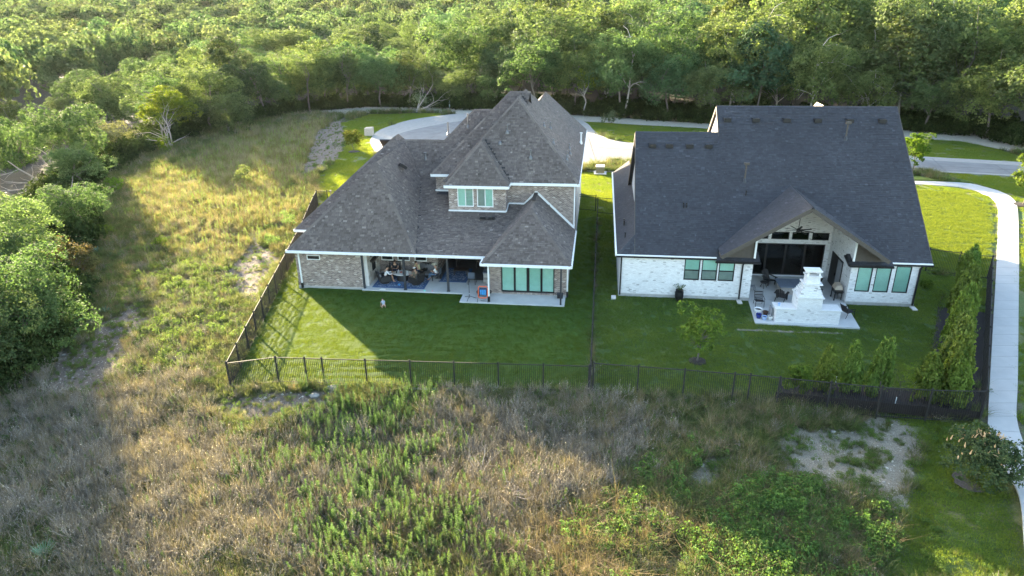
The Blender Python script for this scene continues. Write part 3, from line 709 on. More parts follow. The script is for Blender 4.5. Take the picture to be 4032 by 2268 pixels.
# upper right wall
wallm.box((14.95, 6.5, 3.2), (20.0, 6.7, 6.6)); wallm.box((19.8, 6.7, .1), (20.0, 29, 6.6)); wallm.box((10.55, 9, 3.5), (10.75, 29, 6.6)); wallm.box((10.75, 28.8, .1), (19.8, 29, 6.6))
bw((14.95, 6.5, 3.1), X, 5.05, 3.5, NV, (), soldier=True, skip=lambda x, y, z: z < min(3.0 + .93 * (20.2 - x), 3.0 + .93 * (x - 14.1)) + .0 or z < 4.9 and x < 17)
bw((20.0, 6.5, .17), (0, 1, 0), 6.0, 6.43, PU)
# strip wall (B body)
wallm.box((8.9, 8.2, 4.8), (10.56, 8.4, 6.7)); wallm.box((8.9, 8.4, 3), (9.1, 19, 6.7)); bw((8.9, 8.2, 5.4), X, 1.65, 1.3, NV, (), soldier=True); bw((8.9, 12, 5.0), (0, -1, 0), 3.8, 1.7, NU)
wl1 = wallm.build('wall', M['mortar1'], h1); bk1.build('brick', M['brick1'], wl1)
for a, b_ in (((-.03, .17, -.2), (4.97, 4, .15)), ((-1.53, 5.17, -.5), (0, 16, .15)), ((14.37, .17, -.1), (19.88, 6.46, .15)), ((19.7, 6.47, -.1), (20.03, 29, .15)), ((0.0, 4.01, -.5), (.2, 20, .15))):
    mb = MB(); mb.box(a, b_); mb.build('foundation', M['slab_edge'], h1)
# flashing
for a, b_, w_, h_ in (((10.5, 5.25, 4.73), (14.93, 5.25, 4.73), .1, .1), ((14.98, 5.2, 4.76), (14.98, 6.41, 5.02), .09, .1), ((8.85, 8.15, 5.52), (10.55, 8.15, 5.52), .1, .12),
    ((15.0, 6.46, 5.03), (16.25, 6.46, 5.03), .08, .16), ((16.25, 6.46, 5.05), (17.15, 6.46, 6.02), .08, .15), ((17.15, 6.46, 6.02), (20.1, 6.46, 3.22), .08, .15)):
    mb = MB(); mb.beam(a, b_, w_, h_); mb.build('flashing', M['white_trim'], h1)
# windows
window(h1, .91, 1.9, 2.26, 2.62, .125, M['white_trim'], M['interior'], .045, .06)
for a, b_, c, d in bwin: window(h1, a, b_, c, d, 3.7, M['white_trim'], M['interior'], .07)
cu = (ww[0], 16.19, 17.14, 18.1, ww[1]); pans = [(cu[i] + .07, cu[i + 1] - .07, ww[2] + .1, ww[3] - .08, M['teal']) for i in range(4)]
window(h1, *ww, .2, M['black_metal'], None, .08, .1, bars=(16.16, 16.22, 17.08, 17.14, 17.2, 18.07, 18.13), panesplit=pans)
for i, (a, b_, c, d) in enumerate(dw):
    mid = (a + b_) / 2; t, gsh = M['teal'], M['grey_shade']
    w_ = window(h1, a, b_, c, d, 5.3, M['white_trim'], None, .06, bars=(mid,), panesplit=[(a + .06, mid - .03, c + .06, d - .06, t if i == 0 else gsh), (mid + .03, b_ - .06, c + .06, d - .06, gsh if i == 0 else t)])
    for k in range(13):
        z = c + .1 + k * .105; mb = MB(); mb.box((mid + .04, 5.337, z), (b_ - .07, 5.35, z + .05)); mb.build('slat', M['teal'], w_)
mb = MB(); k = 0
for i in range(48): mb.box((15.24 + i * .0785, .12, .17), (15.24 + i * .0785 + .066, .21, .27), tone=rnd.uniform(.3, .9))
mb.build('sill', M['brick1'], h1)
# patio slab, posts, downspouts
sl = MB(); sl.box((4.9, .02, -.1), (12.47, 8.4, .1)); sl.box((12.47, -1.47, -.1), (19.82, .2, .1)); sl.box((12.47, .2, -.1), (14.4, 8.4, .1))
sl.build('patio_slab', M['concrete'], h1)
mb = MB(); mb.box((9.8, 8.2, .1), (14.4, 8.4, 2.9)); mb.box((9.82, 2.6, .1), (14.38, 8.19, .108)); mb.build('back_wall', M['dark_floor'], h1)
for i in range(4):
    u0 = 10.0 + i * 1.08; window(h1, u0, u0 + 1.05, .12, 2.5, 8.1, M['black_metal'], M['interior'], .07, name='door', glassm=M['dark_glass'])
for (u, v) in ((8.11, .28), (11.32, .28), (4.99, .3)):
    mb = MB(); mb.box((u - .075, v - .075, .1), (u + .075, v + .075, 2.92)); mb.box((u - .11, v - .11, .1), (u + .11, v + .11, .14)); mb.build('post', M['dark_post'], h1)
mb = MB(); mb.box((19.5, -1.4, .1), (19.62, -1.28, 2.82)); mb.build('post', M['dark_post'], h1)
def spout(parent, pts, mat, boot=True, bm='black_metal'):
    mb = MB()
    for a, b in zip(pts[:-1], pts[1:]): mb.beam(a, b, .1, .08, up=(0, 1, 0))
    o = mb.build('downspout', M[mat], parent)
    if boot:
        a = pts[-1]; b2_ = MB(); b2_.box((a[0] - .07, a[1] - .08, a[2] - .12), (a[0] + .07, a[1] + .07, a[2] + .28)); b2_.build('boot', M[bm], o)
    return o
spout(h1, [(.35, -.32, 2.95), (.3, .1, 2.7), (.3, .1, .15)], 'white_trim'); spout(h1, [(-.3, .45, 2.95), (-.08, .5, 2.7), (-.08, .5, .15)], 'white_trim')
spout(h1, [(14.55, -1.38, 2.85), (14.55, -1.3, 2.6), (14.55, -1.3, .25)], 'white_trim'); spout(h1, [(19.96, .5, 2.85), (19.93, .3, 2.6), (19.93, .3, .15)], 'white_trim')
spout(h1, [(20.1, 6.35, 6.6), (20.08, 6.6, 6.4), (20.08, 6.6, .15)], 'white_trim')
# stone fireplace on the inner side of the left block
fp = MB(); fp.box((4.96, .75, .1), (5.2, 3.55, 2.9)); fpo = fp.build('fireplace', M['mortar2'], h1)
for j in range(11):
    z = .12 + j * .25; v = .76
    while v < 3.5:
        L = rnd.uniform(.22, .5); v1 = min(v + L, 3.54)
        if not (1.7 < (v + v1) / 2 < 2.6 and .75 < z + .1 < 1.55) and v1 - v > .06:
            mb = MB(); mb.box((5.18, v + .01, z), (5.225 + rnd.uniform(0, .03), v1 - .01, z + .235), tone=rnd.uniform(.2, 1)); mb.build('stone', M['stone'], fpo)
        v = v1
mb = MB(); mb.box((5.19, 1.72, .78), (5.21, 2.58, 1.56)); mb.build('firebox', M['interior'], fpo); mb = MB(); mb.box((5.2, 1.3, 1.75), (5.5, 3.0, 1.9)); mb.build('mantel', M['darkwood'], fpo)
mb = MB(); mb.box((5.2, 1.5, 2.1), (5.26, 2.8, 2.75)); mb.build('television', M['black_metal'], fpo)

# ================================================================== HOUSE 2 (white brick)
O2 = (7.56, 44.45); RZ2 = RZ1
def loc2(u, v, z=0.0):
    c, s = math.cos(RZ2), math.sin(RZ2); return (O2[0] + u * c - v * s, O2[1] + u * s + v * c, z)
h2 = empty('brick_house', (O2[0], O2[1], 0), RZ2, 'whitewashed brick house with large slate-blue gable roof and vaulted porch', 'house')
deck = MB(); pc2 = Pieces(); ZE = 3.12; s2 = .82; R1v, R2v = 8.8, 10.85
def zm(v): return ZE + s2 * (v - .25)
def sh2(poly, skip=None): shingle_face(pc2, deck, poly, O2, RZ2, skip)
ua, ub, uc = 1.0, 7.2, 20.4
GZ, GU, GS = 7.05, 12.0, .645   # porch gable ridge height, centre, slope
gab = lambda x: GZ - GS * abs(x - GU)
hg = lambda x, y, z: z < gab(x) - .06 and 6.6 < x < 17.4 and y > .7
m1 = [(ua, .25, zm(.25)), (ub, .25, zm(.25)), (ub, R1v, zm(R1v)), (ua, R1v, zm(R1v))]
m2 = [(ub, .25, zm(.25)), (GU, .25, zm(.25)), (GU, R2v, zm(R2v)), (ub, R2v, zm(R2v))]
# the main slope is left open over the porch: faces around the gable valley
vg = lambda u: .25 + max(0, (gab(u) - ZE)) / s2     # valley line v at u
vtop = vg(GU)
sh2([(ua, .25, zm(.25)), (6.65, .25, zm(.25)), (6.65, R1v, zm(R1v)), (ua, R1v, zm(R1v))])
u0g = 6.65; u1g = 17.35
sh2([(6.65, vg(6.65), zm(vg(6.65))), (ub, vg(ub), zm(vg(ub))), (ub, R1v, zm(R1v)), (6.65, R1v, zm(R1v))])
sh2([(ub, vg(ub), zm(vg(ub))), (GU, vtop, zm(vtop)), (GU, R2v, zm(R2v)), (ub, R2v, zm(R2v))])
sh2([(GU, vtop, zm(vtop)), (u1g, vg(u1g), zm(vg(u1g))), (u1g, R2v, zm(R2v)), (GU, R2v, zm(R2v))])
sh2([(u1g, .25, zm(.25)), (uc, .25, zm(.25)), (uc, R2v, zm(R2v)), (u1g, R2v, zm(R2v))])
bk_a = [(ua, R1v, zm(R1v)), (ub, R1v, zm(R1v)), (ub, 17.4, ZE), (ua, 17.4, ZE)]; bk_b = [(ub, R2v, zm(R2v)), (uc, R2v, zm(R2v)), (uc, 21.5, ZE), (ub, 21.5, ZE)]
no = lambda x, y, z: True
for q in (bk_a, bk_b): shingle_face(pc2, deck, q, O2, RZ2, no)
# left side roof
sd = [(-.25, .25, ZE), (ua + .35, 1.85, ZE + 1.31), (ua + .35, 25, ZE + 1.31), (-.25, 25, ZE)]; sdf = [(-.25, .25, ZE), (ua + .1, .25, ZE), (ua + .1, 1.6, zm(1.6))]
sh2(sd); sh2(sdf)
# porch gable planes
gl = [(u0g, -.6, gab(u0g)), (GU, -.6, GZ), (GU, vtop, GZ), (u0g, vg(u0g), gab(u0g))]
gr = [(GU, -.6, GZ), (u1g, -.6, gab(u1g)), (u1g, vg(u1g), gab(u1g)), (GU, vtop, GZ)]
sh2(gl, w_ := None); sh2(gr)
# small returns beside the porch opening
rl = [(6.5, -.05, 3.02), (9.35, -.05, 3.02), (9.35, 1.0, 3.42), (6.5, 1.0, 3.42)]; rr = [(15.15, -.05, 3.02), (17.9, -.05, 3.02), (17.9, 1.0, 3.42), (15.15, 1.0, 3.42)]
sh2(rl); sh2(rr)
roof2 = deck.build('roof', M['deck1'], h2); pc2.build('shingle', M['shingle2'], roof2)
auto_caps([((ua, R1v, zm(R1v)), (ub, R1v, zm(R1v)), m1, bk_a), ((ub, R2v, zm(R2v)), (uc, R2v, zm(R2v)), m2, bk_b), ((GU, -.6, GZ), (GU, vtop, GZ), gl, gr), ((-.25, .25, ZE), (ua, 1.55, zm(1.55)), sd, sdf)], M['shingle2'], roof2)
for v, us in ((9.75, (7.9, 10.0, 12.25, 14.5, 16.8, 19.1)), (7.75, (2.25, 3.5, 5.0, 6.4))):
    for u in us:
        mb = MB(); z = zm(v); mb.box((u - .26, v - .26, z - .1), (u + .26, v + .16, z + .17)); mb.build('roof_vent', M['black_metal'], roof2)
def flue(parent, u, v, h):
    z = zm(v); mb = MB(); mb.tube([(u, v, z - .2), (u, v, z + h)], .055, 8); mb.box((u - .17, v - .1, z + h), (u + .2, v + .1, z + h + .16)); o = mb.build('flue', M['brown_trim'], parent)
    mb = MB(); mb.lathe([(.16, -.12), (.13, .05), (.07, .22)], (u, v, z), 8); mb.build('flashing', M['dark_post'], o)
flue(roof2, 8.8, 5.3, 1.2); flue(roof2, 16.3, 8.4, 1.1)
pipe(roof2, 8.8, 4.3, zm(4.3), .35, .04, 'black_metal', False); pipe(roof2, 4.4, 3.4, zm(3.4), .35, .04, 'black_metal', False); pipe(roof2, 4.6, 3.4, zm(3.4), .35, .04, 'black_metal', False)
for v in (2.6, 5.5, 5.9): pipe(roof2, .35, v, ZE + .5, .35, .04, 'black_metal', False)
# rear cross gable tip and left upper gable wall
mb = MB(); mb.face([(14.9, 12.2, 10.9), (16.1, 12.2, 10.9), (15.5, 12.2, 11.72)]); mb.face([(14.9, 12.2, 10.9), (15.5, 12.2, 11.72), (15.5, 14, 11.72), (14.9, 14, 10.9)]); mb.face([(16.1, 12.2, 10.9), (16.1, 14, 10.9), (15.5, 14, 11.72), (15.5, 12.2, 11.72)])
mb.build('rear_gable', M['tan_metal'], roof2)
# rakes
def rake(a, b, mat='brown_trim', w=.05, h=.2, nm='rake_board'):
    mb = MB(); mb.beam(a, b, w, h); return mb.build(nm, M[mat], roof2)
rake((ua - .03, .2, zm(.2) - .1), (ua - .03, R1v, zm(R1v) - .1)); rake((ua - .03, 17.4, ZE - .1), (ua - .03, R1v, zm(R1v) - .1))
rake((ub - .03, R1v - .3, zm(R1v) - .3), (ub - .03, R2v, zm(R2v) - .1)); rake((ub - .03, 21.5, ZE - .1), (ub - .03, R2v, zm(R2v) - .1))
rake((uc + .03, .2, zm(.2) - .1), (uc + .03, R2v, zm(R2v) - .1)); rake((uc + .03, 21.5, ZE - .1), (uc + .03, R2v, zm(R2v) - .1))
rake((u0g, -.63, gab(u0g) - .14), (GU, -.63, GZ - .14), h=.26); rake((GU, -.63, GZ - .14), (u1g, -.63, gab(u1g) - .14), h=.26)
def gut(a, b, nm='gutter', mat='black_metal'):
    mb = MB(); mb.beam(a, b, .12, .12); mb.build(nm, M[mat], h2)
gut((-.3, .16, 3.04), (6.5, .16, 3.04)); gut((6.4, -.11, 2.94), (9.4, -.11, 2.94)); gut((15.1, -.11, 2.94), (17.9, -.11, 2.94)); gut((17.8, .16, 3.04), (20.45, .16, 3.04))
gut((-.31, .2, 3.1), (-.31, 25, 3.1), mat='white_trim'); gut((15.09, -.1, 2.98), (15.09, 1.0, 3.3))
gut((-.28, .2, 3.11), (6.5, .2, 3.11), 'drip_edge', 'white_trim'); gut((17.9, .2, 3.11), (20.4, .2, 3.11), 'drip_edge', 'white_trim')
# walls
wallm = MB(); bk2 = Pieces()
def bw2(org, du, W_, Hh, nrm, holes=(), **k): brick_wall(bk2, org, du, W_, Hh, holes, nrm=nrm, O=O2, rz=RZ2, tone=(.62, .22), dark=.035, proud=.008, **k)
wl_ = [(4.42, 5.47, 1.42, 2.98), (5.6, 6.65, 1.42, 2.98), (6.75, 7.8, 1.42, 2.98)]; wr_ = [(15.84, 16.78, 1.0, 2.9), (17.0, 17.98, 1.0, 2.9), (18.24, 19.22, 1.0, 2.9)]
F0 = .3
wall_body(wallm, 0, 9.0, (F0, F0 + .2), .15, 3.0, wl_); wall_body(wallm, 15.4, 19.8, (F0, F0 + .2), .15, 2.95, wr_)
bw2((0, F0, .25), X, 9.0, 2.72, NV, [(a, b_, c - .25, d - .25) for a, b_, c, d in wl_]); bw2((15.4, F0, .25), X, 4.4, 2.67, NV, [(a - 15.4, b_ - 15.4, c - .25, d - .25) for a, b_, c, d in wr_])
wallm.box((0, F0 + .2, .15), (.2, 20, 3.0)); wallm.box((19.6, F0 + .2, .15), (19.8, 20, 3.0)); wallm.box((ua + .35, 1.9, 3.2), (ua + .5, 15, 3.6))
# gable end walls (upper left, right)
wallm.face([(ua + .25, .6, 3.1), (ua + .25, R1v, zm(R1v) - .15), (ua + .25, 17.1, 3.1)]); wallm.face([(ub + .15, R1v - 1, zm(R1v) - .9), (ub + .15, R2v, zm(R2v) - .15), (ub + .15, 21, 3.3), (ub + .15, 12, 3.3)])
wallm.face([(19.79, .6, 2.9), (19.79, 21.2, 2.9), (19.79, R2v, zm(R2v) - .15)])
# porch inner walls
dr = (9.55, 15.05, .22, 2.7); trs = [(9.4, 10.93, 3.03, 3.6), (11.15, 12.4, 3.03, 3.6), (12.6, 13.78, 3.03, 3.6), (14.02, 15.2, 3.03, 3.6)]
wall_body(wallm, 9.0, 15.9, (5.0, 5.2), .1, 3.7, [dr] + trs); wallm.face([(9.0, 5.0, 3.7), (15.9, 5.0, 3.7), (15.9, 5.0, 4.4), (GU + .0, 5.0, 6.9), (9.0, 5.0, 4.95)][:2] + [(15.9, 5.0, gab(15.9) - .15), (GU, 5.0, GZ - .15), (9.0, 5.0, gab(9.0) - .15)])
bw2((9.0, 5.0, .12), X, 6.9, 6.8, NV, [(dr[0] - 9, dr[1] - 9, dr[2] - .12, dr[3] - .12)] + [(a - 9, b_ - 9, c - .12, d - .12) for a, b_, c, d in trs], skip=lambda x, y, z: z > gab(x) - .2)
wallm.box((8.8, F0 + .2, .1), (9.0, 5.0, 3.6)); wallm.box((8.8, .35, 3.0), (9.0, 5, 4.9)); bw2((9.0, F0 + .1, .12), (0, 1, 0), 4.7, 4.7, PU)
sdr = (1.2, 3.6, .12, 2.6)
wallm.box((15.4, F0 + .2, .1), (15.6, 5.0, 4.6)); bw2((15.4, 5.0, .12), (0, -1, 0), 4.65, 4.5, NU, [(.7, 3.2, 0, 2.4)])
wl2 = wallm.build('wall', M['mortar2'], h2); bk2.build('brick', M['brick2'], wl2)
for a, b_ in (((-.03, F0 - .03, -.25), (9.03, F0 + .3, .22)), ((15.37, F0 - .03, -.25), (19.83, F0 + .3, .22)), ((-.03, .61, -.2), (.1, 20, .15)), ((19.7, .61, -.2), (19.83, 20, .15))):
    mb = MB(); mb.box(a, b_); mb.build('foundation', M['slab_edge'], h2)
# porch ceiling, end infill
mb = MB()
mb.face([(u0g, -.55, gab(u0g) - .2), (GU, -.55, GZ - .2), (GU, 5, GZ - .2), (u0g, 5, gab(u0g) - .2)]); mb.face([(GU, -.55, GZ - .2), (u1g, -.55, gab(u1g) - .2), (u1g, 5, gab(u1g) - .2), (GU, 5, GZ - .2)])
mb.face([(6.7, .3, 3.0), (9.0, .3, 3.0), (9.0, .3, gab(9.0) - .2), (6.7, .3, gab(6.7) - .2)]); mb.face([(15.4, .3, 3.0), (17.4, .3, 3.0), (17.4, .3, gab(17.4) - .2), (15.4, .3, gab(15.4) - .2)])
mb.build('soffit', M['brown_trim'], h2)
for a, b_ in (((9.0, .2, 3.2), (9.0, .2, 4.85)), ((9.0, .2, 4.92), (9.3, .2, 5.1)), ((15.4, .2, 3.2), (15.4, .2, 4.6))):
    mb = MB(); mb.beam(a, b_, .12, .12); mb.build('trim', M['white_trim'], h2)
for i, (a, b_, c, d) in enumerate(wl_): window(h2, a, b_, c, d, F0, M['black_metal'], None, .06, panesplit=[(a + .06, b_ - .06, c + .06, 2.1, M['grey_shade']), (a + .06, b_ - .06, 2.16, d - .06, M['teal'])], bars=()); 
for i, (a, b_, c, d) in enumerate(wl_): mb = MB(); mb.box((a + .06, F0 - .01, 2.1), (b_ - .06, F0 + .06, 2.16)); mb.build('mullion', M['black_metal'], h2)
for a, b_, c, d in wr_: window(h2, a, b_, c, d, F0, M['black_metal'], M['teal'], .05)
w4 = (dr[1] - dr[0]) / 4
for i in range(4): window(h2, dr[0] + i * w4, dr[0] + (i + 1) * w4, dr[2], dr[3], 5.0, M['black_metal'], M['interior'], .07, name='door', glassm=M['dark_glass'])
for t in trs: window(h2, *t, 5.0, M['black_metal'], M['interior'], .05, glassm=M['dark_glass'])
mb = MB(); mb.box((15.36, 1.85, .14), (15.41, 4.25, 2.5)); o = mb.build('door', M['black_metal'], h2); mb = MB(); mb.box((15.33, 1.95, .25), (15.37, 2.75, 2.4)); mb.build('pane', M['grey_cloth'], o); mb = MB(); mb.box((15.29, 2.9, 1.1), (15.36, 2.94, 1.3)); mb.build('handle', M['black_metal'], o)
spout(h2, [(8.3, -.05, 2.9), (8.3, .2, 2.7), (8.3, .2, .15)], 'black_metal', False); spout(h2, [(19.75, .1, 3.0), (19.7, .2, 2.8), (19.7, .2, .15)], 'black_metal', False); spout(h2, [(.08, .1, 3.0), (.08, .2, 2.8), (.08, .2, .15)], 'black_metal', False)
for u in (8.3, 19.7, -.35):
    mb = MB(); mb.box((u - .16, -.42, -.02), (u + .16, .16, .09)); o = mb.build('splash_block', M['limestone'], None, loc2(u, 0, 0)[:2] + (0,), RZ2)
    for v_ in o.data.vertices: v_.co.x -= u
    tag(o, {8.3: 'pale splash block under the black downspout beside the left porch corner', 19.7: 'pale splash block on the grass at the right corner of the white house', -.35: 'small pale splash block at the left corner of the white house'}[u], 'splash block')
sl = MB(); c = [(8.68, -3.5), (15.1, -3.6), (15.3, -.8), (15.55, .3), (15.55, 5.0), (9.0, 5.0), (9.0, .3)]
c = [(8.7, -3.5), (15.1, -3.65), (15.42, .28), (15.42, 5.0), (8.98, 5.0), (8.98, .28)]
sl = MB(); n_ = len(c); sl.face([(a, b_, .1) for a, b_ in c]); [sl.face([(c[i][0], c[i][1], -.2), (c[(i + 1) % n_][0], c[(i + 1) % n_][1], -.2), (c[(i + 1) % n_][0], c[(i + 1) % n_][1], .1), (c[i][0], c[i][1], .1)]) for i in range(n_)]
sl.build('patio_slab', M['concrete'], h2)
mb = MB(); mb.box((9.0, .33, .101), (15.4, .36, .104)); mb.build('slab_joint', M['slab_edge'], h2)

# outdoor chimney on the slab
ch = empty('outdoor_fireplace', loc2(11.9, -2.6, .1), RZ2, 'white brick outdoor fireplace with stepped chimney on the porch slab', 'fireplace')
cb = MB(); bkc = Pieces(); LO = loc2(11.9, -2.6)
def cbox(u0, u1, v0, v1, z0, z1, brick=True):
    u0 -= 11.9; u1 -= 11.9; v0 += 2.6; v1 += 2.6; cb.box((u0, v0, z0), (u1, v1, z1))
    if brick:
        k = dict(O=LO[:2], rz=RZ2, tone=(.7, .2), dark=.03, proud=.008)
        brick_wall(bkc, (u0, v0, z0), X, u1 - u0, z1 - z0, nrm=NV, **k); brick_wall(bkc, (u0, v1, z0), (0, -1, 0), v1 - v0, z1 - z0, nrm=NU, **k); brick_wall(bkc, (u1, v0, z0), (0, 1, 0), v1 - v0, z1 - z0, nrm=PU, **k)
cbox(9.95, 13.9, -3.3, -2.35, 0, .92); cbox(11.2, 12.7, -3.3, -2.0, .92, 1.75)
for i in range(5): cbox(11.23 + i * .065, 12.67 - i * .06, -3.27 + i * .05, -2.05 - i * .06, 1.83 + i * .15, 1.83 + (i + 1) * .15)
cbox(11.6, 12.42, -3.0, -2.35, 2.66, 3.1)
wch = cb.build('stack', M['mortar2'], ch); bkc.build('brick', M['brick2'], wch)
led = MB()
def lbox(u0, u1, v0, v1, z0, z1): led.box((u0 - 11.9, v0 + 2.6, z0), (u1 - 11.9, v1 + 2.6, z1))
lbox(9.88, 11.2, -3.36, -2.29, .92, .98); lbox(12.7, 13.97, -3.36, -2.29, .92, .98)
lbox(11.12, 12.78, -3.38, -1.92, 1.75, 1.83); lbox(11.42, 12.6, -3.15, -2.2, 2.58, 2.66); lbox(11.53, 12.5, -3.07, -2.28, 3.1, 3.17)
for u in (11.62, 12.32):
    for v in (-2.95, -2.5): lbox(u, u + .1, v, v + .1, 3.17, 3.42)
lbox(11.5, 12.5, -3.05, -2.28, 3.42, 3.5)
led.build('cap_stone', M['cast_stone'], ch)
mb = MB(); mb.box((11.8 - 11.9, -2.0 + 2.6, .2), (12.4 - 11.9, -1.98 + 2.6, .9)); mb.build('firebox', M['interior'], ch)
# ceiling fan
fan = empty('ceiling_fan', loc2(12.1, 2.0, 4.7), RZ2, 'black ceiling fan with eight long blades hanging in the vaulted porch', 'fan')
mb = MB(); mb.tube([(0, 0, .1), (0, 0, 2.1)], .025, 6); mb.build('rod', M['black_metal'], fan); mb = MB(); mb.lathe([(.001, -.12), (.12, -.1), (.14, .0), (.08, .12), (.001, .14)], (0, 0, 0), 12); mb.build('motor', M['black_metal'], fan)
mb = MB(); mb.hexa([(.1, -.05, -.01), (.98, -.07, -.02), (.98, .07, .01), (.1, .05, .01), (.1, -.05, .005), (.98, -.07, -.005), (.98, .07, .025), (.1, .05, .025)]); bl = mb.mesh('blade', M['black_metal'])
for i in range(8): addobj('blade', bl, fan, (0, 0, 0), i * PI / 4 + .3)
# ================================================================== fences
def fence(name_loc, a, b, posts, label, group=None, hgt=1.62, pick=.105, topz=None, gate=False, meshscreen=False):
    """iron fence from a to b (ground x,y); posts = distances or count"""
    a, b = Vector((*a[:2], 0)), Vector((*b[:2], 0)); L = (b - a).length; d = (b - a).normalized(); ang = math.atan2(d.y, d.x)
    f = empty(name_loc, (a.x, a.y, float(H(a.x, a.y))), ang, label, 'fence', group)
    z0 = float(H(a.x, a.y))
    def zz(s): p = a + d * s; return float(H(p.x, p.y)) - z0
    if isinstance(posts, int): posts = [L * i / posts for i in range(posts + 1)]
    mb = MB(); mb.box((-.04, -.04, -.15), (.04, .04, hgt + .06)); mb.lathe([(.05, hgt + .06), (.05, hgt + .08), (.001, hgt + .11)], (0, 0, 0), 4); pm = mb.mesh('post', M['fence_metal'])
    for s in posts: addobj('post', pm, f, (s, 0, zz(s)))
    mb = MB(); mb.box((-.009, -.009, 0), (.009, .009, hgt - .06)); km = mb.mesh('picket', M['fence_metal'])
    ks = []
    for s0, s1 in zip(posts[:-1], posts[1:]):
        n_ = max(2, round((s1 - s0) / pick)); ks += [s0 + (s1 - s0) * i / n_ for i in range(1, n_)]
        for h_ in (hgt, hgt - .18, .12):
            if h_ == hgt - .18 and not gate: continue
            mb = MB(); mb.beam((s0 + .04, 0, zz(s0) + h_ - .02), (s1 - .04, 0, zz(s1) + h_ - .02), .035, .04); mb.build('rail', M['fence_metal'], f)
    ks.sort(key=lambda s: (a + d * s).length)
    for s in ks[:295]: addobj('picket', km, f, (s, 0, zz(s) + .04))
    if len(ks) > 295:
        mb = MB()
        for s in ks[295:]: z = zz(s) + .04; mb.box((s - .010, -.010, z), (s + .010, .010, z + hgt - .06))
        o = mb.build('picket', M['fence_metal'], f); o['kind'] = 'stuff'
    return f
def ft(px, py): return P(px, py)[:2]
c0 = ft(909, 1528); c1 = ft(2318, 1542)
pp = [ft(850 + x / 1.662, 1050 + y / 1.662) for x, y in ((72 + 28, 795), (385, 798), (578, 800), (692, 802), (978, 806), (1270, 812), (1557, 818), (1847, 822), (2141, 822), (2437, 822))]
d_ = Vector(pp[-1]) - Vector(pp[0]); ps = [(Vector(q) - Vector(pp[0])).dot(d_.normalized()) for q in pp]
fence('metal_fence', pp[0], pp[-1], ps, 'black metal picket fence along the front of the turf yard of the brown house')
lf = [ft(909, 1527), ft(1252, 811)]
fence('metal_fence', lf[0], lf[1], 16, 'black metal picket fence running back along the left side of the turf yard')
fence('metal_fence', ft(2322, 1545), ft(2352, 850), 13, 'black metal picket fence between the two yards', hgt=1.6)
r0 = ft(2334, 1542); pr = [ft(x * DS, y * DS) for x, y in ((1491, 986), (1602, 995), (1716, 1000), (1838, 1006), (1876, 1008), (1948, 1012), (2072, 1022), (2196, 1036), (2322, 1050), (2462, 1062))]
d_ = Vector(pr[-1]) - Vector(pr[0]); ps = [(Vector(q) - Vector(pr[0])).dot(d_.normalized()) for q in pr]
fence('metal_fence', pr[0], pr[-1], ps, 'black metal picket fence along the front of the yard with the white house', hgt=1.78)
cr = Vector(pr[-1]); fence('metal_fence', cr, ft(3400 + 830 / 1.705, 350 + 1278 / 1.705), 8, 'black metal picket fence beside the pavement behind the arborvitae', hgt=1.78)
fence('metal_fence', ft(3400 + 415 / 1.705, 350 + 1222 / 1.705), ft(3400 + 828 / 1.705, 350 + 1276 / 1.705), 2, 'short black metal fence closing the yard right of the white house', hgt=1.78)
fence('metal_fence', ft(1252, 811), ft(1335, 812), 2, 'short black metal fence at the far left corner of the turf yard')
fence('metal_gate', ft(2275, 826), ft(2345, 832), 1, 'black metal gate between the brown house and the middle fence', gate=True)
fence('metal_fence', ft(2352, 840), ft(2428, 846), 1, 'short black metal fence between the middle fence and the white house')
# concrete mow strip under the front fence
mb = MB(); a, b = Vector((*pp[0], 0)), Vector((*pp[-1], 0)); n_ = Vector((b.y - a.y, a.x - b.x, 0)).normalized()
a = a.lerp(b, .3); q = [a - n_ * .1, b - n_ * .1, b + n_ * .2, a + n_ * .2]; mb.hexa([(p.x, p.y, -.4) for p in q] + [(p.x, p.y, -.03) for i, p in enumerate(q)])
tag(mb.build('kerb', M['slab_edge']), kind='structure')
sc_ = MB(); a = Vector((*pr[5], 0)); b = Vector((*pr[-1], 0)); n2 = Vector((b.y - a.y, a.x - b.x, 0)).normalized() * -.06
sc_.hexa([(p.x, p.y, .0) for p in (a + n2, b + n2, b + n2 * 1.3, a + n2 * 1.3)] + [(p.x, p.y, .55) for p in (a + n2, b + n2, b + n2 * 1.3, a + n2 * 1.3)])
tag(sc_.build('mesh_screen', M['mulch']), 'low black mesh screen fixed behind the fence at the mulch bed', 'screen')

# ================================================================== trees
LEAF = {}
LEAF['wood'] = leafmat('wood_leaves', (.050, .082, .032), (.165, .215, .095), .42, tm=(1.25, 1.4, .8))
LEAF['cedar'] = leafmat('cedar_leaves', (.045, .072, .035), (.115, .155, .072), .3)
LEAF['yellow'] = leafmat('yellow_leaves', (.065, .085, .016), (.19, .21, .04), .4, objvar=0)
LEAF['bright'] = leafmat('bright_leaves', (.06, .11, .015), (.19, .27, .035), .45)
LEAF['silver'] = leafmat('silver_leaves', (.075, .09, .055), (.22, .25, .15), .3)
LEAF['arbor'] = leafmat('arborvitae_leaves', (.065, .105, .025), (.21, .27, .065), .4, objvar=.1)
LEAF['young'] = leafmat('young_tree_leaves', (.06, .12, .02), (.20, .30, .06), .45)
M['bark'] = plain('bark', (.14, .12, .10), .95, var=.3, scale=8); M['dead'] = plain('dead_wood', (.36, .31, .27), .9, var=.15); M['pale_bark'] = plain('pale_bark', (.36, .33, .29), .9, var=.2)
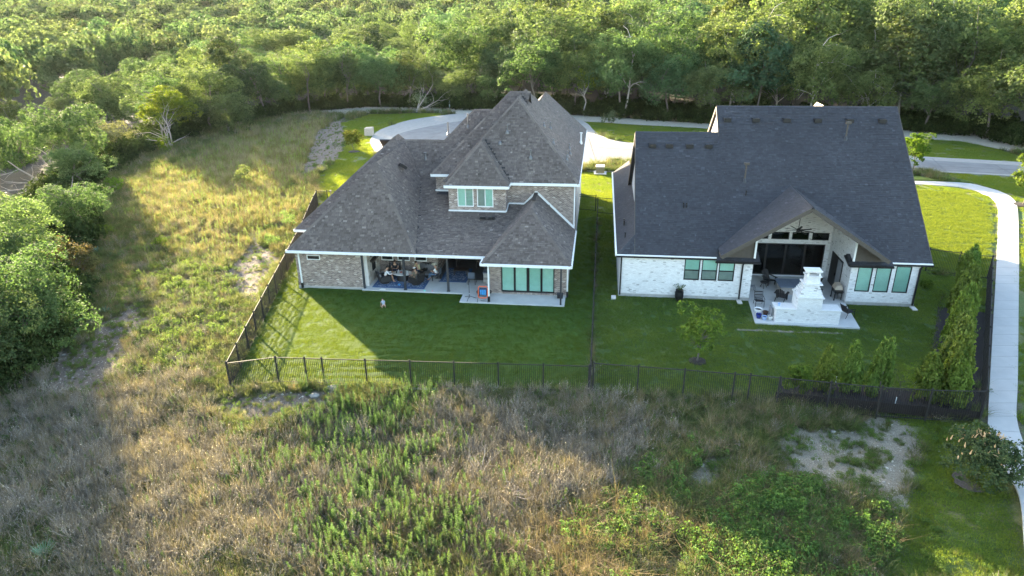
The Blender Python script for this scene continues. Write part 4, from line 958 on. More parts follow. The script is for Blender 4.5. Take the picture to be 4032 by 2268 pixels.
def leaf_quads(C, N, size, rng, jitter=.9, asp=.6):
    n_ = len(C); v = rng.normal(size=(n_, 3)); N = N + v * jitter; N /= np.linalg.norm(N, axis=1, keepdims=True) + 1e-9
    t = np.cross(N, rng.normal(size=(n_, 3))); t /= np.linalg.norm(t, axis=1, keepdims=True) + 1e-9; b = np.cross(N, t)
    s = (size * rng.uniform(.55, 1.35, n_))[:, None]
    k = rng.uniform(-.25, .25, (n_, 1)) * s
    V = np.stack([C - t * s * .5, C - b * s * asp * .5 + N * k, C + t * s * .5, C + b * s * asp * .5 + N * k], 1)
    return V.reshape(-1, 3)
def crown_mesh(name, seed, rx, hz, nl, leaf, lobes, mat, base=.15, flat=.8, shape='round'):
    """crown above z=0: radius rx, height hz"""
    rng = np.random.default_rng(seed); Cs, Ns, Ts = [], [], []
    cl = []
    for i in range(lobes):
        t = (i + .5) / lobes; zf = base + (1 - base) * t * .86; a = rng.uniform(0, 2 * PI)
        prof = {'round': math.sqrt(max(0.02, 1 - ((zf - .45) / .58) ** 2)), 'cone': max(.05, 1.05 - zf) ** .8, 'vase': .35 + .65 * min(1, zf * 1.3)}[shape]
        rr = rx * prof * rng.uniform(.35, .78); R = rx * rng.uniform(.30, .46) * (.75 + .25 * prof)
        cl.append((rr * math.cos(a), rr * math.sin(a), zf * hz, R))
    cl.append((0, 0, hz * .55, rx * .55)); tot = sum(c[3] ** 2 for c in cl)
    for (x, y, z, R) in cl:
        n_ = int(nl * R * R / tot); d = rng.normal(size=(n_, 3)); d[:, 2] = np.abs(d[:, 2]) * 1.0 - .25 * rng.random(n_); d /= np.linalg.norm(d, axis=1, keepdims=True)
        # clumps on the lobe
        m = max(6, n_ // 42); cd = rng.normal(size=(m, 3)); cd[:, 2] = cd[:, 2] * .8 + .35; cd /= np.linalg.norm(cd, axis=1, keepdims=True)
        idx = rng.integers(0, m, n_); dd = cd[idx] + rng.normal(size=(n_, 3)) * .17; r = R * (rng.uniform(.78, 1.12, m)[idx] + rng.normal(size=n_) * .06)
        mixr = rng.random(n_) < .2; dd[mixr] = d[mixr]; dn = dd / np.linalg.norm(dd, axis=1, keepdims=True)
        Cc = dn * r[:, None] * np.array([1, 1, flat]) + np.array([x, y, z]); Cs.append(Cc); Ns.append(dn * 1.0 + np.array([0, 0, .5]))
        Ts.append(np.clip(rng.normal(.45, .22, m)[idx] + rng.normal(size=n_) * .14, 0, 1))
    C, N, T = np.concatenate(Cs), np.concatenate(Ns), np.concatenate(Ts)
    k = C[:, 2] > -.05 * hz; C, N, T = C[k], N[k], T[k]
    V = leaf_quads(C, N, leaf, rng); F = np.arange(len(C) * 4).reshape(-1, 4)
    return np_mesh(name, V, F, mat, T)
def limb(mb, p, d, L, r, depth, rng, kink=.25, n=5):
    pts = [Vector(p)]; R = [r]; d = Vector(d).normalized(); seg = 4
    for i in range(seg):
        d = (d + Vector((rng.gauss(0, kink), rng.gauss(0, kink), rng.gauss(0, kink * .6)))).normalized(); pts.append(pts[-1] + d * L / seg); R.append(r * (1 - .7 * (i + 1) / seg))
    mb.tube(pts, R, n if depth else 3, cap=False)
    if depth > 0:
        for k in range(rng.choice((2, 3, 3, 4))):
            i = rng.choice((1, 2, 3, 4)); dd = (d + Vector((rng.gauss(0, .8), rng.gauss(0, .8), rng.gauss(.1, .5)))).normalized()
            limb(mb, pts[i], dd, L * rng.uniform(.45, .75), R[i] * .7, depth - 1, rng, kink, 4)
def trunk_mesh(name, seed, h, r, mat, spread=.5, limbs=5):
    rng = random.Random(seed); mb = MB(); pts = [Vector((0, 0, -.4))]; p = Vector((0, 0, 0)); R = [r * 1.3]
    for i in range(5): pts.append(p.copy()); R.append(r * (1.1 - .12 * i)); p = p + Vector((rng.gauss(0, .06) * h, rng.gauss(0, .06) * h, h / 4.5))
    mb.tube(pts, R, 7, cap=False)
    for i in range(limbs):
        a = 2 * PI * i / limbs + rng.uniform(-.4, .4); limb(mb, pts[rng.choice((3, 4, 5))], (math.cos(a) * spread, math.sin(a) * spread, .7), h * rng.uniform(.4, .7), r * .5, 1, rng)
    return mb.mesh(name, mat)
def tree(x, y, crown, trunk, cz, s, label, group, rz=None, sz=None, name='tree', cat='tree', cxy=(0, 0)):
    t = empty(name, (x, y, float(H(x, y))), rnd.uniform(0, 2 * PI) if rz is None else rz, label, cat, group)
    c = addobj('crown', crown, t, (cxy[0], cxy[1], cz)); c.scale = (s, s, sz if sz else s)
    tr_ = addobj('trunk', trunk, t); k = (cz + .55 * (sz or s)) ; return t
WC = [crown_mesh('crown', 100 + i, 1.0, 1.35, 10500, .052, 10 + i, LEAF['wood']) for i in range(6)]
WCn = [crown_mesh('crown', 200 + i, 1.0, 1.25, 17000, .042, 20, LEAF['wood']) for i in range(3)]
WCc = [crown_mesh('crown', 300 + i, 1.0, 1.5, 8000, .06, 16, LEAF['cedar'], shape='cone') for i in range(2)]
WT = [trunk_mesh('trunk', 400 + i, 6.5, .16, M['bark'], .5, 5) for i in range(4)]
WTp = [trunk_mesh('trunk', 420 + i, 7.0, .17, M['pale_bark'], .5, 5) for i in range(2)]
# wood: rows outwards from its edge
placed = [PD(430, 360)[:2], PD(60, 850)[:2], PD(40, 720)[:2], PD(150, 690)[:2], PD(130, 430)[:2]]
def free(x, y, d): return all((x - a) ** 2 + (y - b) ** 2 > d * d for a, b in placed)
def canopy(az, by):
    """tree height by place: low at the edge, taller inside and to the right"""
    t = float(sm((az + 6) / 22)); u = float(sm((az + 30) / 12)); edge = (4.6 + 5.6 * u) + 2.6 * t; ins = (9.0 + 5.0 * u) + 4.5 * t
    return edge + (ins - edge) * float(sm(by / 25.0))
lab = {'L': ('dense green tree in the wood at the left behind the weedy field', 'trees of the left wood'), 'C': ('green broadleaf tree in the wood behind the brown house', 'trees of the wood behind the brown house'),
       'R': ('tall broadleaf tree in the dark wood behind the white house and the road', 'trees of the wood behind the white house')}
ntree = 0
by = 2.5; row = 0
while by < 150 and ntree < 270:
    step = 7.2 + min(by, 45) * .13
    az = -43.0 + rnd.uniform(0, 2)
    while az < 42:
        er = float(edge_range(az)); r = er + by + rnd.uniform(-1.6, 1.6); r = max(r, er + 1.8); a = math.radians(az)
        x, y = r * math.sin(a), r * math.cos(a); az += math.degrees(step / max(r, 30)) * rnd.uniform(.8, 1.25)
        if r < 36 or r > 290 or (az < -28 and r < 44) : continue
        if not free(x, y, step * .62): continue
        placed.append((x, y)); h = canopy(az, by) * rnd.uniform(.62, 1.30)
        key = 'L' if az < -14 else ('C' if az < 9 else 'R')
        near = r < 75; R = h * rnd.uniform(.40, .54) + .6 * (1.0 if by > 6 else .85); ch = h * .66
        crn = rnd.choice(WCn if near else WC)
        if rnd.random() < .18: crn = rnd.choice(WCc)
        pale = key == 'R' and rnd.random() < .4; pos_ = 'in the first row' if by < 6 else ('in the middle rows' if by < 32 else 'deep inside'); con = crn in WCc
        lb = '%s %s of the wood %s' % ('pointed cedar-like tree' if con else ('pale trunked broadleaf tree' if pale else 'round green broadleaf tree'), pos_, {'L': 'left of the weedy field', 'C': 'behind the brown house', 'R': 'behind the white house'}[key])
        t = tree(x, y, crn, rnd.choice(WTp if pale else WT), h * .26, R, lb, lab[key][1], sz=ch / 1.35)
        t.children[1].scale = (1, 1, h / 9.5); ntree += 1
    by += step * .82; row += 1
print('trees', ntree, 'by', by)
# far wood as one mass (beyond the trees that can be told apart)
def gn_scatter(name, pts, rot, scl, tint, idx, protos, label=None, cat=None, kind='stuff'):
    me = bpy.data.meshes.new(name); me.vertices.add(len(pts)); me.vertices.foreach_set('co', np.asarray(pts, np.float32).ravel())
    a = me.attributes.new('rot', 'FLOAT_VECTOR', 'POINT'); a.data.foreach_set('vector', np.asarray(rot, np.float32).ravel())
    a = me.attributes.new('scl', 'FLOAT_VECTOR', 'POINT'); a.data.foreach_set('vector', np.asarray(scl, np.float32).ravel())
    a = me.attributes.new('idx', 'INT', 'POINT'); a.data.foreach_set('value', np.asarray(idx, np.int32).ravel())
    a = me.attributes.new('tint', 'FLOAT_VECTOR', 'POINT'); a.data.foreach_set('vector', np.asarray(tint, np.float32).ravel())
    col = bpy.data.collections.new(name + '_set')
    for k, p in enumerate(protos):
        o = bpy.data.objects.new('%s_%02d' % (name, k), p); col.objects.link(o)
    o = addobj(name, me); g = bpy.data.node_groups.new(name, 'GeometryNodeTree')
    g.interface.new_socket('Geometry', in_out='INPUT', socket_type='NodeSocketGeometry'); g.interface.new_socket('Geometry', in_out='OUTPUT', socket_type='NodeSocketGeometry')
    n, l = g.nodes, g.links; gi, go = n.new('NodeGroupInput'), n.new('NodeGroupOutput'); ip = n.new('GeometryNodeInstanceOnPoints'); ci = n.new('GeometryNodeCollectionInfo')
    ci.inputs['Collection'].default_value = col; ci.inputs['Separate Children'].default_value = True; ci.inputs['Reset Children'].default_value = True
    def na(nm, t):
        q = n.new('GeometryNodeInputNamedAttribute'); q.data_type = t; q.inputs['Name'].default_value = nm; return q.outputs['Attribute']
    l.new(gi.outputs[0], ip.inputs['Points']); l.new(ci.outputs[0], ip.inputs['Instance']); ip.inputs['Pick Instance'].default_value = True
    l.new(na('idx', 'INT'), ip.inputs['Instance Index']); er_ = n.new('FunctionNodeEulerToRotation'); l.new(na('rot', 'FLOAT_VECTOR'), er_.inputs[0]); l.new(er_.outputs[0], ip.inputs['Rotation'])
    l.new(na('scl', 'FLOAT_VECTOR'), ip.inputs['Scale']); l.new(ip.outputs[0], go.inputs[0])
    md = o.modifiers.new('scatter', 'NODES'); md.node_group = g
    return tag(o, label, cat, kind=kind)
MI = leafmat('far_wood_leaves', (.055, .088, .040), (.155, .205, .100), .40, inst=True, tm=(1.25, 1.4, .8))
FW = [crown_mesh('far_crown', 500 + i, 1.0, 1.3, 3000, .10, 12, MI) for i in range(3)]
pts, rot, scl, tint, idx = [], [], [], [], []
r = 0; R0 = 0
for k in range(3600):
    az = rnd.uniform(-44, 43); r = math.sqrt(rnd.uniform(0, 1)) * 800 + 100; a = math.radians(az); e_ = float(edge_range(az))
    if r < e_ + by - 4 or r > 820: continue
    x, y = r * math.sin(a), r * math.cos(a); t = float(sm((az + 6) / 22)); h = (15.0 + 4.0 * t + 3 * float(sm((r - 300) / 300))) * rnd.uniform(.75, 1.2); R_ = h * rnd.uniform(.42, .60)
    pts.append((x, y, float(H(x, y)) + h * .2)); rot.append((0, 0, rnd.uniform(0, 6.28))); scl.append((R_, R_, h * .8 / 1.3)); g_ = rnd.uniform(.8, 1.25); tint.append((g_ * rnd.uniform(.85, 1.25), g_, g_ * .95)); idx.append(rnd.randrange(3))
gn_scatter('far_woods', pts, rot, scl, tint, idx, FW, 'far wood stretching to the horizon behind the nearer trees', 'woods')
# undergrowth along the wood edge
MU = leafmat('undergrowth_leaves', (.022, .038, .012), (.07, .10, .03), .3, inst=True)
UB = [crown_mesh('bush_shape', 540 + i, 1.0, 1.0, 1500, .11, 8, MU) for i in range(3)]
pts, rot, scl, tint, idx = [], [], [], [], []
for k in range(2300):
    az = rnd.uniform(-44, 43) if k < 1500 else rnd.uniform(-44, -24); er = float(edge_range(az)); r = er + (rnd.uniform(.3, 14) if k < 1500 else rnd.uniform(2, 50)); a = math.radians(az)
    if r < 30: continue
    x, y = r * math.sin(a), r * math.cos(a); R_ = rnd.uniform(.8, 1.9); pts.append((x, y, float(H(x, y)) - .1)); rot.append((0, 0, rnd.uniform(0, 6.28))); scl.append((R_, R_, R_ * rnd.uniform(.9, 1.7)))
    g_ = rnd.uniform(.7, 1.2); tint.append((g_, g_, g_)); idx.append(rnd.randrange(3))
gn_scatter('undergrowth', pts, rot, scl, tint, idx, UB, 'dark undergrowth along the edge of the wood', 'undergrowth')
# ================================================================== grass and weeds
def leafm(*a, **k): return leafmat(*a, inst=True, **k)
MG = leafm('grass_blades', (.048, .096, .032), (.100, .158, .046), .56, tm=(2.3, 1.75, .55)); MGw = leafm('wild_blades', (.055, .080, .032), (.15, .175, .085), .5, tm=(1.5, 1.4, .8)); MGd = leafm('dry_blades', (.16, .135, .095), (.36, .31, .23), .3)
MS = leafm('stalk_leaves', (.045, .085, .024), (.125, .185, .050), .42); MB_ = leafm('weed_bush_leaves', (.045, .09, .03), (.13, .20, .06), .4); MY = leafm('yucca_leaves', (.06, .12, .10), (.14, .24, .19), .1)
MD = leafm('dry_brush_stems', (.17, .145, .12), (.37, .325, .275), .1); MSD = leafm('seed_heads', (.30, .25, .21), (.55, .48, .42), .2)
def blades(seed, R, n_, h, w, mat, lean=.35, bend=.4, name='patch', square=True, tone=(.5, .22), hvar=.4, segs=1):
    rng = np.random.default_rng(seed)
    if square: xy = rng.uniform(-R, R, (n_, 2))
    else:
        a = rng.uniform(0, 2 * PI, n_); q = R * np.sqrt(rng.random(n_)); xy = np.stack([q * np.cos(a), q * np.sin(a)], 1)
    a = rng.uniform(0, 2 * PI, n_); hh = h * rng.uniform(1 - hvar, 1 + hvar, n_); ln = rng.normal(0, lean, n_) * hh; d = np.stack([np.cos(a), np.sin(a)], 1)
    if not square: d = xy / (np.linalg.norm(xy, axis=1, keepdims=True) + .01) * .7 + d * .5; ln = np.abs(ln)
    p = np.stack([-np.sin(a), np.cos(a)], 1) * w / 2; V = []; F = []
    B0 = np.concatenate([xy - p, np.zeros((n_, 1))], 1); B1 = np.concatenate([xy + p, np.zeros((n_, 1))], 1)
    mx = xy + d * (ln * .4)[:, None]; M0 = np.concatenate([mx - p * .75, (hh * .6)[:, None]], 1); M1 = np.concatenate([mx + p * .75, (hh * .6)[:, None]], 1)
    tx = xy + d * (ln * (1 + bend))[:, None]; T0 = np.concatenate([tx - p * .12, (hh * (1 - np.abs(ln / hh) * .25))[:, None]], 1); T1 = np.concatenate([tx + p * .12, (hh * (1 - np.abs(ln / hh) * .25))[:, None]], 1)
    if segs == 1:
        V = np.stack([B0, B1, T1, T0], 1).reshape(-1, 3); F = np.arange(n_ * 4).reshape(-1, 4); T = rng.normal(tone[0], tone[1], n_)
    else:
        V = np.stack([B0, B1, M1, M0, T1, T0], 1).reshape(-1, 3); i = np.arange(n_)[:, None] * 6; F = np.concatenate([i + [0, 1, 2, 3], i + [3, 2, 4, 5]]); T = np.tile(rng.normal(tone[0], tone[1], n_), 2)
    return np_mesh(name, V, F, mat, np.clip(T, 0, 1))
class Sc:
    def __init__(s): s.p = []; s.r = []; s.s = []; s.t = []; s.i = []
    def add(s, x, y, z, sc, tint, i, tilt=.0, rz=None):
        s.p.append((x, y, z)); s.r.append((rnd.gauss(0, tilt), rnd.gauss(0, tilt), rnd.uniform(0, 6.283) if rz is None else rz)); s.s.append(sc if isinstance(sc, tuple) else (sc, sc, sc)); s.t.append(tint); s.i.append(i)
    def go(s, name, protos, label, cat): return gn_scatter(name, s.p, s.r, s.s, s.t, s.i, protos, label, cat) if s.p else None
def bounds(poly): xs_ = [p[0] for p in poly]; ys_ = [p[1] for p in poly]; return min(xs_), max(xs_), min(ys_), max(ys_)
def fill(sc, poly, step, zf, tintf, nproto, scale=1.0, excl=(), jit=.4, prob=None, base=(1, 1, 1)):
    x0, x1, y0, y1 = bounds(poly); xs_ = np.arange(x0, x1, step); ys_ = np.arange(y0, y1, step); X, Y = np.meshgrid(xs_, ys_); X = X + nrng.uniform(-jit, jit, X.shape) * step; Y = Y + nrng.uniform(-jit, jit, Y.shape) * step
    m_ = inpoly(X, Y, poly)
    for e in excl: m_ &= ~inpoly(X, Y, e)
    for x, y in zip(X[m_], Y[m_]):
        if prob and rnd.random() > prob(x, y): continue
        sc.add(x, y, zf(x, y), scale * rnd.uniform(.8, 1.2), tintf(x, y), rnd.randrange(nproto), rz=rnd.choice((0, PI / 2, PI, -PI / 2)))
def n2_(x, y, s, k=0): return .5 + .5 * nz(x, y, s, k)
def inset(poly, d):
    c = (sum(p[0] for p in poly) / len(poly), sum(p[1] for p in poly) / len(poly)); out = []
    for p in poly:
        v = Vector((c[0] - p[0], c[1] - p[1])); out.append((p[0] + v.x / v.length * d, p[1] + v.y / v.length * d))
    return out
hf1 = [loc1(*p)[:2] for p in ((-.05, .15), (12.45, -.05), (12.45, -1.52), (19.85, -1.52), (19.9, .2), (20.05, 6.4), (20.05, 29), (-1.6, 29), (-1.6, 5.1), (-.05, 5.1))]
hf2 = [loc2(*p)[:2] for p in ((-.05, .25), (8.6, .25), (8.6, -3.62), (15.25, -3.78), (15.5, .25), (19.9, .25), (19.9, 21), (-.05, 21))]
tp = [(p.x, p.y) for p in (A_, B_, C_, D_)]
gp = [blades(700 + i, .24, 420, .036, .015, MG, .5, .3, tone=(.5, .12), hvar=.2) for i in range(3)]
g = Sc()
fill(g, inset(tp, .2), .38, lambda x, y: float(H(x, y)) + .0, lambda x, y: (1.02 + .08 * n2_(x, y, .5), 1.04 + .06 * n2_(x, y, .5), .9), 3, excl=[hf1])
g.go('turf_blades', gp, 'short even artificial grass covering the yard of the brown house', 'turf')
gp2 = [blades(710 + i, .26, 320, .06, .014, MG, .6, .3) for i in range(3)]
l2 = [(p[0], p[1]) for p in lawn2]; l3 = [(p[0], p[1]) for p in lawn3]; ml = [(p[0], p[1]) for p in mul]
def lawn_t(x, y):
    a = n2_(x, y, .35, 3); b = n2_(x, y, 1.5, 7); d = max(0, a - .5) * 1.2; return (1.3 + d * 1.5 + .2 * (b - .5), 1.3 + d * .9 + .2 * (b - .5), 1.3 + d * .8)
bare_line = [W2(q) for q in ([(1855, 827), (1990, 832), (2120, 836), (2120, 840), (1990, 837), (1855, 831)], [(2165, 770), (2180, 800), (2190, 845), (2184, 845), (2172, 802), (2158, 772)], [(1868, 835), (1900, 880), (1945, 950), (1940, 952), (1892, 882), (1862, 836)])]
g = Sc(); fill(g, inset(l2, .15), .36, lambda x, y: .0, lawn_t, 3, excl=[hf2, ml] + bare_line, prob=lambda x, y: .62 + .5 * n2_(x, y, .9, 5))
fill(g, inset(l3, .2), .5, lambda x, y: .0, lambda x, y: (1.2 + .2 * n2_(x, y, .8), 1.1 + .2 * n2_(x, y, .8), .9), 3, 1.35, excl=[hf2])
for q in bare_line[:1]: tag(poly_sheet('bare_strip', q, .006, M['bare_soil']), kind='structure')
g.go('lawn_grass', gp2, 'mown lawn around the white house', 'lawn')
gp3 = [blades(720 + i, .55, 420, .09, .035, MG, .6, .3) for i in range(3)]
WALK = [(p[0] - .28, p[1] - .1) for p in WL] + [(p[0] + .3, p[1]) for p in WR[::-1]]
OBS = [[(p[0], p[1]) for p in ap], tr, l2, l3, tp, hf1, hf2, WALK]
g = Sc()
for k, zp in enumerate(Z_MOW):
    st_ = .8 if k else .42
    fill(g, zp, st_, lambda x, y: float(H(x, y)) - .05, lambda x, y: (1.4 + 1.0 * max(0, n2_(x, y, .25, 9) - .35), 1.25 + .4 * n2_(x, y, .25, 9), 1.1), 3, 1.0 if k else .75, excl=OBS + [Z_GRAVEL[0]], prob=lambda x, y: .7 + .4 * n2_(x, y, .7, 2))
g.go('verge_grass', gp3, 'rough mown grass of the verges round the road and pavement', 'grass')

# weed shapes
def join_mesh(parts, name):
    """parts: (V (n,3), F (m,4), tone (m), matindex) -> mesh"""
    V, F, T, MI_ = [], [], [], []; o = 0
    for v, f, t, mi in parts: V.append(v); F.append(np.asarray(f) + o); T.append(t); MI_.append(np.full(len(f), mi)); o += len(v)
    return np.concatenate(V), np.concatenate(F), np.concatenate(T), np.concatenate(MI_).astype(np.int32)
def strips(P0, P1, w, rng):
    """thin crossed ribbons from P0 to P1"""
    n_ = len(P0); d = P1 - P0; s = np.cross(d, rng.normal(size=(n_, 3))); s = s / (np.linalg.norm(s, axis=1, keepdims=True) + 1e-9) * (w / 2)
    return np.stack([P0 - s, P0 + s, P1 + s * .6, P1 - s * .6], 1).reshape(-1, 3), np.arange(n_ * 4).reshape(-1, 4)
def stalk(seed, h=1.0, nl=34, nst=1):
    rng = np.random.default_rng(seed); parts = []
    for q in range(nst):
        bx, by_ = (rng.uniform(-.16, .16), rng.uniform(-.16, .16)) if nst > 1 else (0, 0); hh = h * rng.uniform(.75, 1.1); lx, ly = rng.normal(0, .07, 2)
        z = np.linspace(.12, 1, nl) ** .9 * hh; C0 = np.stack([bx + lx * z / h, by_ + ly * z / h, z], 1); a = np.arange(nl) * 2.4 + rng.uniform(0, 6); rad = (.105 * (1.15 - z / hh) ** .6 + .028)
        D = np.stack([np.cos(a), np.sin(a), rng.uniform(.2, .9, nl)], 1); C1 = C0 + D * rad[:, None]
        s = np.cross(D, [0, 0, 1.0]); s = s / np.linalg.norm(s, axis=1, keepdims=True) * (.017 + .010 * rng.random((nl, 1)))
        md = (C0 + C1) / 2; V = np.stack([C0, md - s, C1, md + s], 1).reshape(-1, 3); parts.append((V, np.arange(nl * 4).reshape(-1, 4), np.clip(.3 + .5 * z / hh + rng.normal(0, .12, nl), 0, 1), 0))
        V, F = strips(np.array([[bx, by_, 0]]), C0[-1:], .014, rng); parts.append((V, F, np.array([.2]), 0))
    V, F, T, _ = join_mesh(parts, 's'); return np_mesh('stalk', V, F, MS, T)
def brush(seed, h=.8, ns=26, heads=10):
    rng = np.random.default_rng(seed); P0 = np.zeros((ns, 3)); P0[:, :2] = rng.normal(0, .10, (ns, 2)); d = rng.normal(0, .30, (ns, 3)); d[:, 2] = rng.uniform(.5, 1.1, ns); P1 = P0 + d * h
    br0 = P0 + (P1 - P0) * rng.uniform(.4, .9, (ns, 1)); br1 = br0 + rng.normal(0, .14, (ns, 3)) * h + [0, 0, .1 * h]
    V1, F1 = strips(np.concatenate([P0, br0]), np.concatenate([P1, br1]), .013, rng); tips = np.concatenate([P1, br1])[rng.integers(0, 2 * ns, heads)]
    V2 = leaf_quads(tips + rng.normal(0, .02, (heads, 3)), rng.normal(size=(heads, 3)), .042, rng, asp=.9)
    V, F, T, MI_ = join_mesh([(V1, F1, np.clip(rng.normal(.45, .25, len(F1)), 0, 1), 0), (V2, np.arange(len(V2)).reshape(-1, 4), rng.random(heads), 1)], 'b')
    me = np_mesh('brush', V, F, MD, T); me.materials.append(MSD); me.polygons.foreach_set('material_index', MI_); return me
def bush(seed, R=.35, h=.5, n_=220, leaf=.07, mat=None):
    rng = np.random.default_rng(seed); k = 9; c = np.stack([rng.normal(0, R * .5, k), rng.normal(0, R * .5, k), rng.uniform(.35, 1, k) * h * .8], 1); i = rng.integers(0, k, n_); d = rng.normal(size=(n_, 3)); d /= np.linalg.norm(d, axis=1, keepdims=True)
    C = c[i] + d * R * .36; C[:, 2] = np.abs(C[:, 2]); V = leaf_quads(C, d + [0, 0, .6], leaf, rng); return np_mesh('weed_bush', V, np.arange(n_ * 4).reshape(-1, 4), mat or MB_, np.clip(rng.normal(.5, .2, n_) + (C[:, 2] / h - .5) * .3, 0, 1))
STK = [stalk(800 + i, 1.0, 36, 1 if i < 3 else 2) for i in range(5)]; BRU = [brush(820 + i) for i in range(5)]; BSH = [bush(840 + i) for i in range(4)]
GDR = [blades(860 + i, .22, 60, .62, .012, MGd, .5, .8, 'tuft', False, segs=2) for i in range(4)]; GGR = [blades(870 + i, .24, 70, .32, .014, MGw, .6, .6, 'tuft', False, segs=2) for i in range(4)]
# zones of the field (layout points)
ZN = {
 'stalk': [[(790, 985), (870, 975), (1110, 990), (1110, 1070), (1000, 1120), (1060, 1180), (1180, 1240), (1190, 1330), (1330, 1360), (1400, 1460), (860, 1460), (850, 1340), (760, 1190), (640, 1110), (760, 1060)]],
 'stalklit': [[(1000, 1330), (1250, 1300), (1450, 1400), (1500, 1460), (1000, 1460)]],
 'left': [[(400, 440), (560, 345), (820, 300), (870, 320), (800, 430), (770, 490), (700, 620), (640, 680), (560, 660), (470, 720), (420, 600), (330, 520)]],
 'leftleaf': [[(420, 660), (640, 640), (590, 780), (540, 900), (480, 960), (400, 960), (330, 860), (380, 760)]],
 'dry': [[(-60, 960), (220, 900), (400, 960), (520, 1050), (640, 1110), (760, 1190), (850, 1340), (870, 1460), (-60, 1460)], [(1110, 1070), (1240, 1000), (1540, 990), (1660, 1060), (1580, 1180), (1450, 1260), (1300, 1330), (1190, 1330), (1180, 1240), (1060, 1180), (1000, 1120)]],
 'mix': [[(1480, 985), (1940, 1005), (2240, 1035), (2050, 1080), (1950, 1130), (1800, 1150), (1700, 1240), (1580, 1260), (1580, 1180), (1660, 1060)]],
 'leafy': [[(1640, 1260), (1850, 1190), (1960, 1190), (2060, 1240), (2180, 1250), (2230, 1340), (2200, 1460), (1640, 1460), (1580, 1380)]],
 'golden': [[(1350, 1340), (1480, 1270), (1640, 1270), (1600, 1400), (1680, 1460), (1400, 1460)]],
}
ZP = {k: [W2(q) for q in v] for k, v in ZN.items()}
FIELD_EX = [tp, l2, l3, [(p[0], p[1]) for p in ap], tr] + Z_MOW[1:6] + [[(p[0] - .6, p[1] - .2) for p in WL] + [(p[0] + .6, p[1]) for p in WR[::-1]]]
def inany(x, y, ps_): return any(bool(inpoly(np.array(x), np.array(y), q)) for q in ps_)
st, br, bs, dg, gg = Sc(), Sc(), Sc(), Sc(), Sc()
N_C = 115000; U = nrng.random((N_C, 2)); rr_ = 17 + (138 - 17) * U[:, 0] ** 1.25; aa_ = np.radians(-46 + 90 * U[:, 1]); CX = rr_ * np.sin(aa_); CY = rr_ * np.cos(aa_)
okk = np.ones(N_C, bool)
for q in FIELD_EX: okk &= ~inpoly(CX, CY, q)
okk &= (rr_ < edge_range(np.degrees(aa_)) + 2); CZ = H(CX, CY) - .05
JX = 1.5 * np.sin(CY * .9 + 2 * np.sin(CX * .7)) + nrng.normal(0, 1.5, N_C); JY = 1.4 * np.sin(CX * .8 + 2 * np.sin(CY * .6 + 1)) + nrng.normal(0, 1.4, N_C)
zid = np.zeros(N_C, int); keys = list(ZP)
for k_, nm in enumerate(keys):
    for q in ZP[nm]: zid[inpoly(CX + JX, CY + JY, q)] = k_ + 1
grav = np.zeros(N_C, bool); bare = np.zeros(N_C, bool); mow0 = inpoly(CX, CY, Z_MOW[0])
for q in Z_GRAVEL: grav |= inpoly(CX, CY, q)
for q in Z_BARE: bare |= inpoly(CX, CY, q)
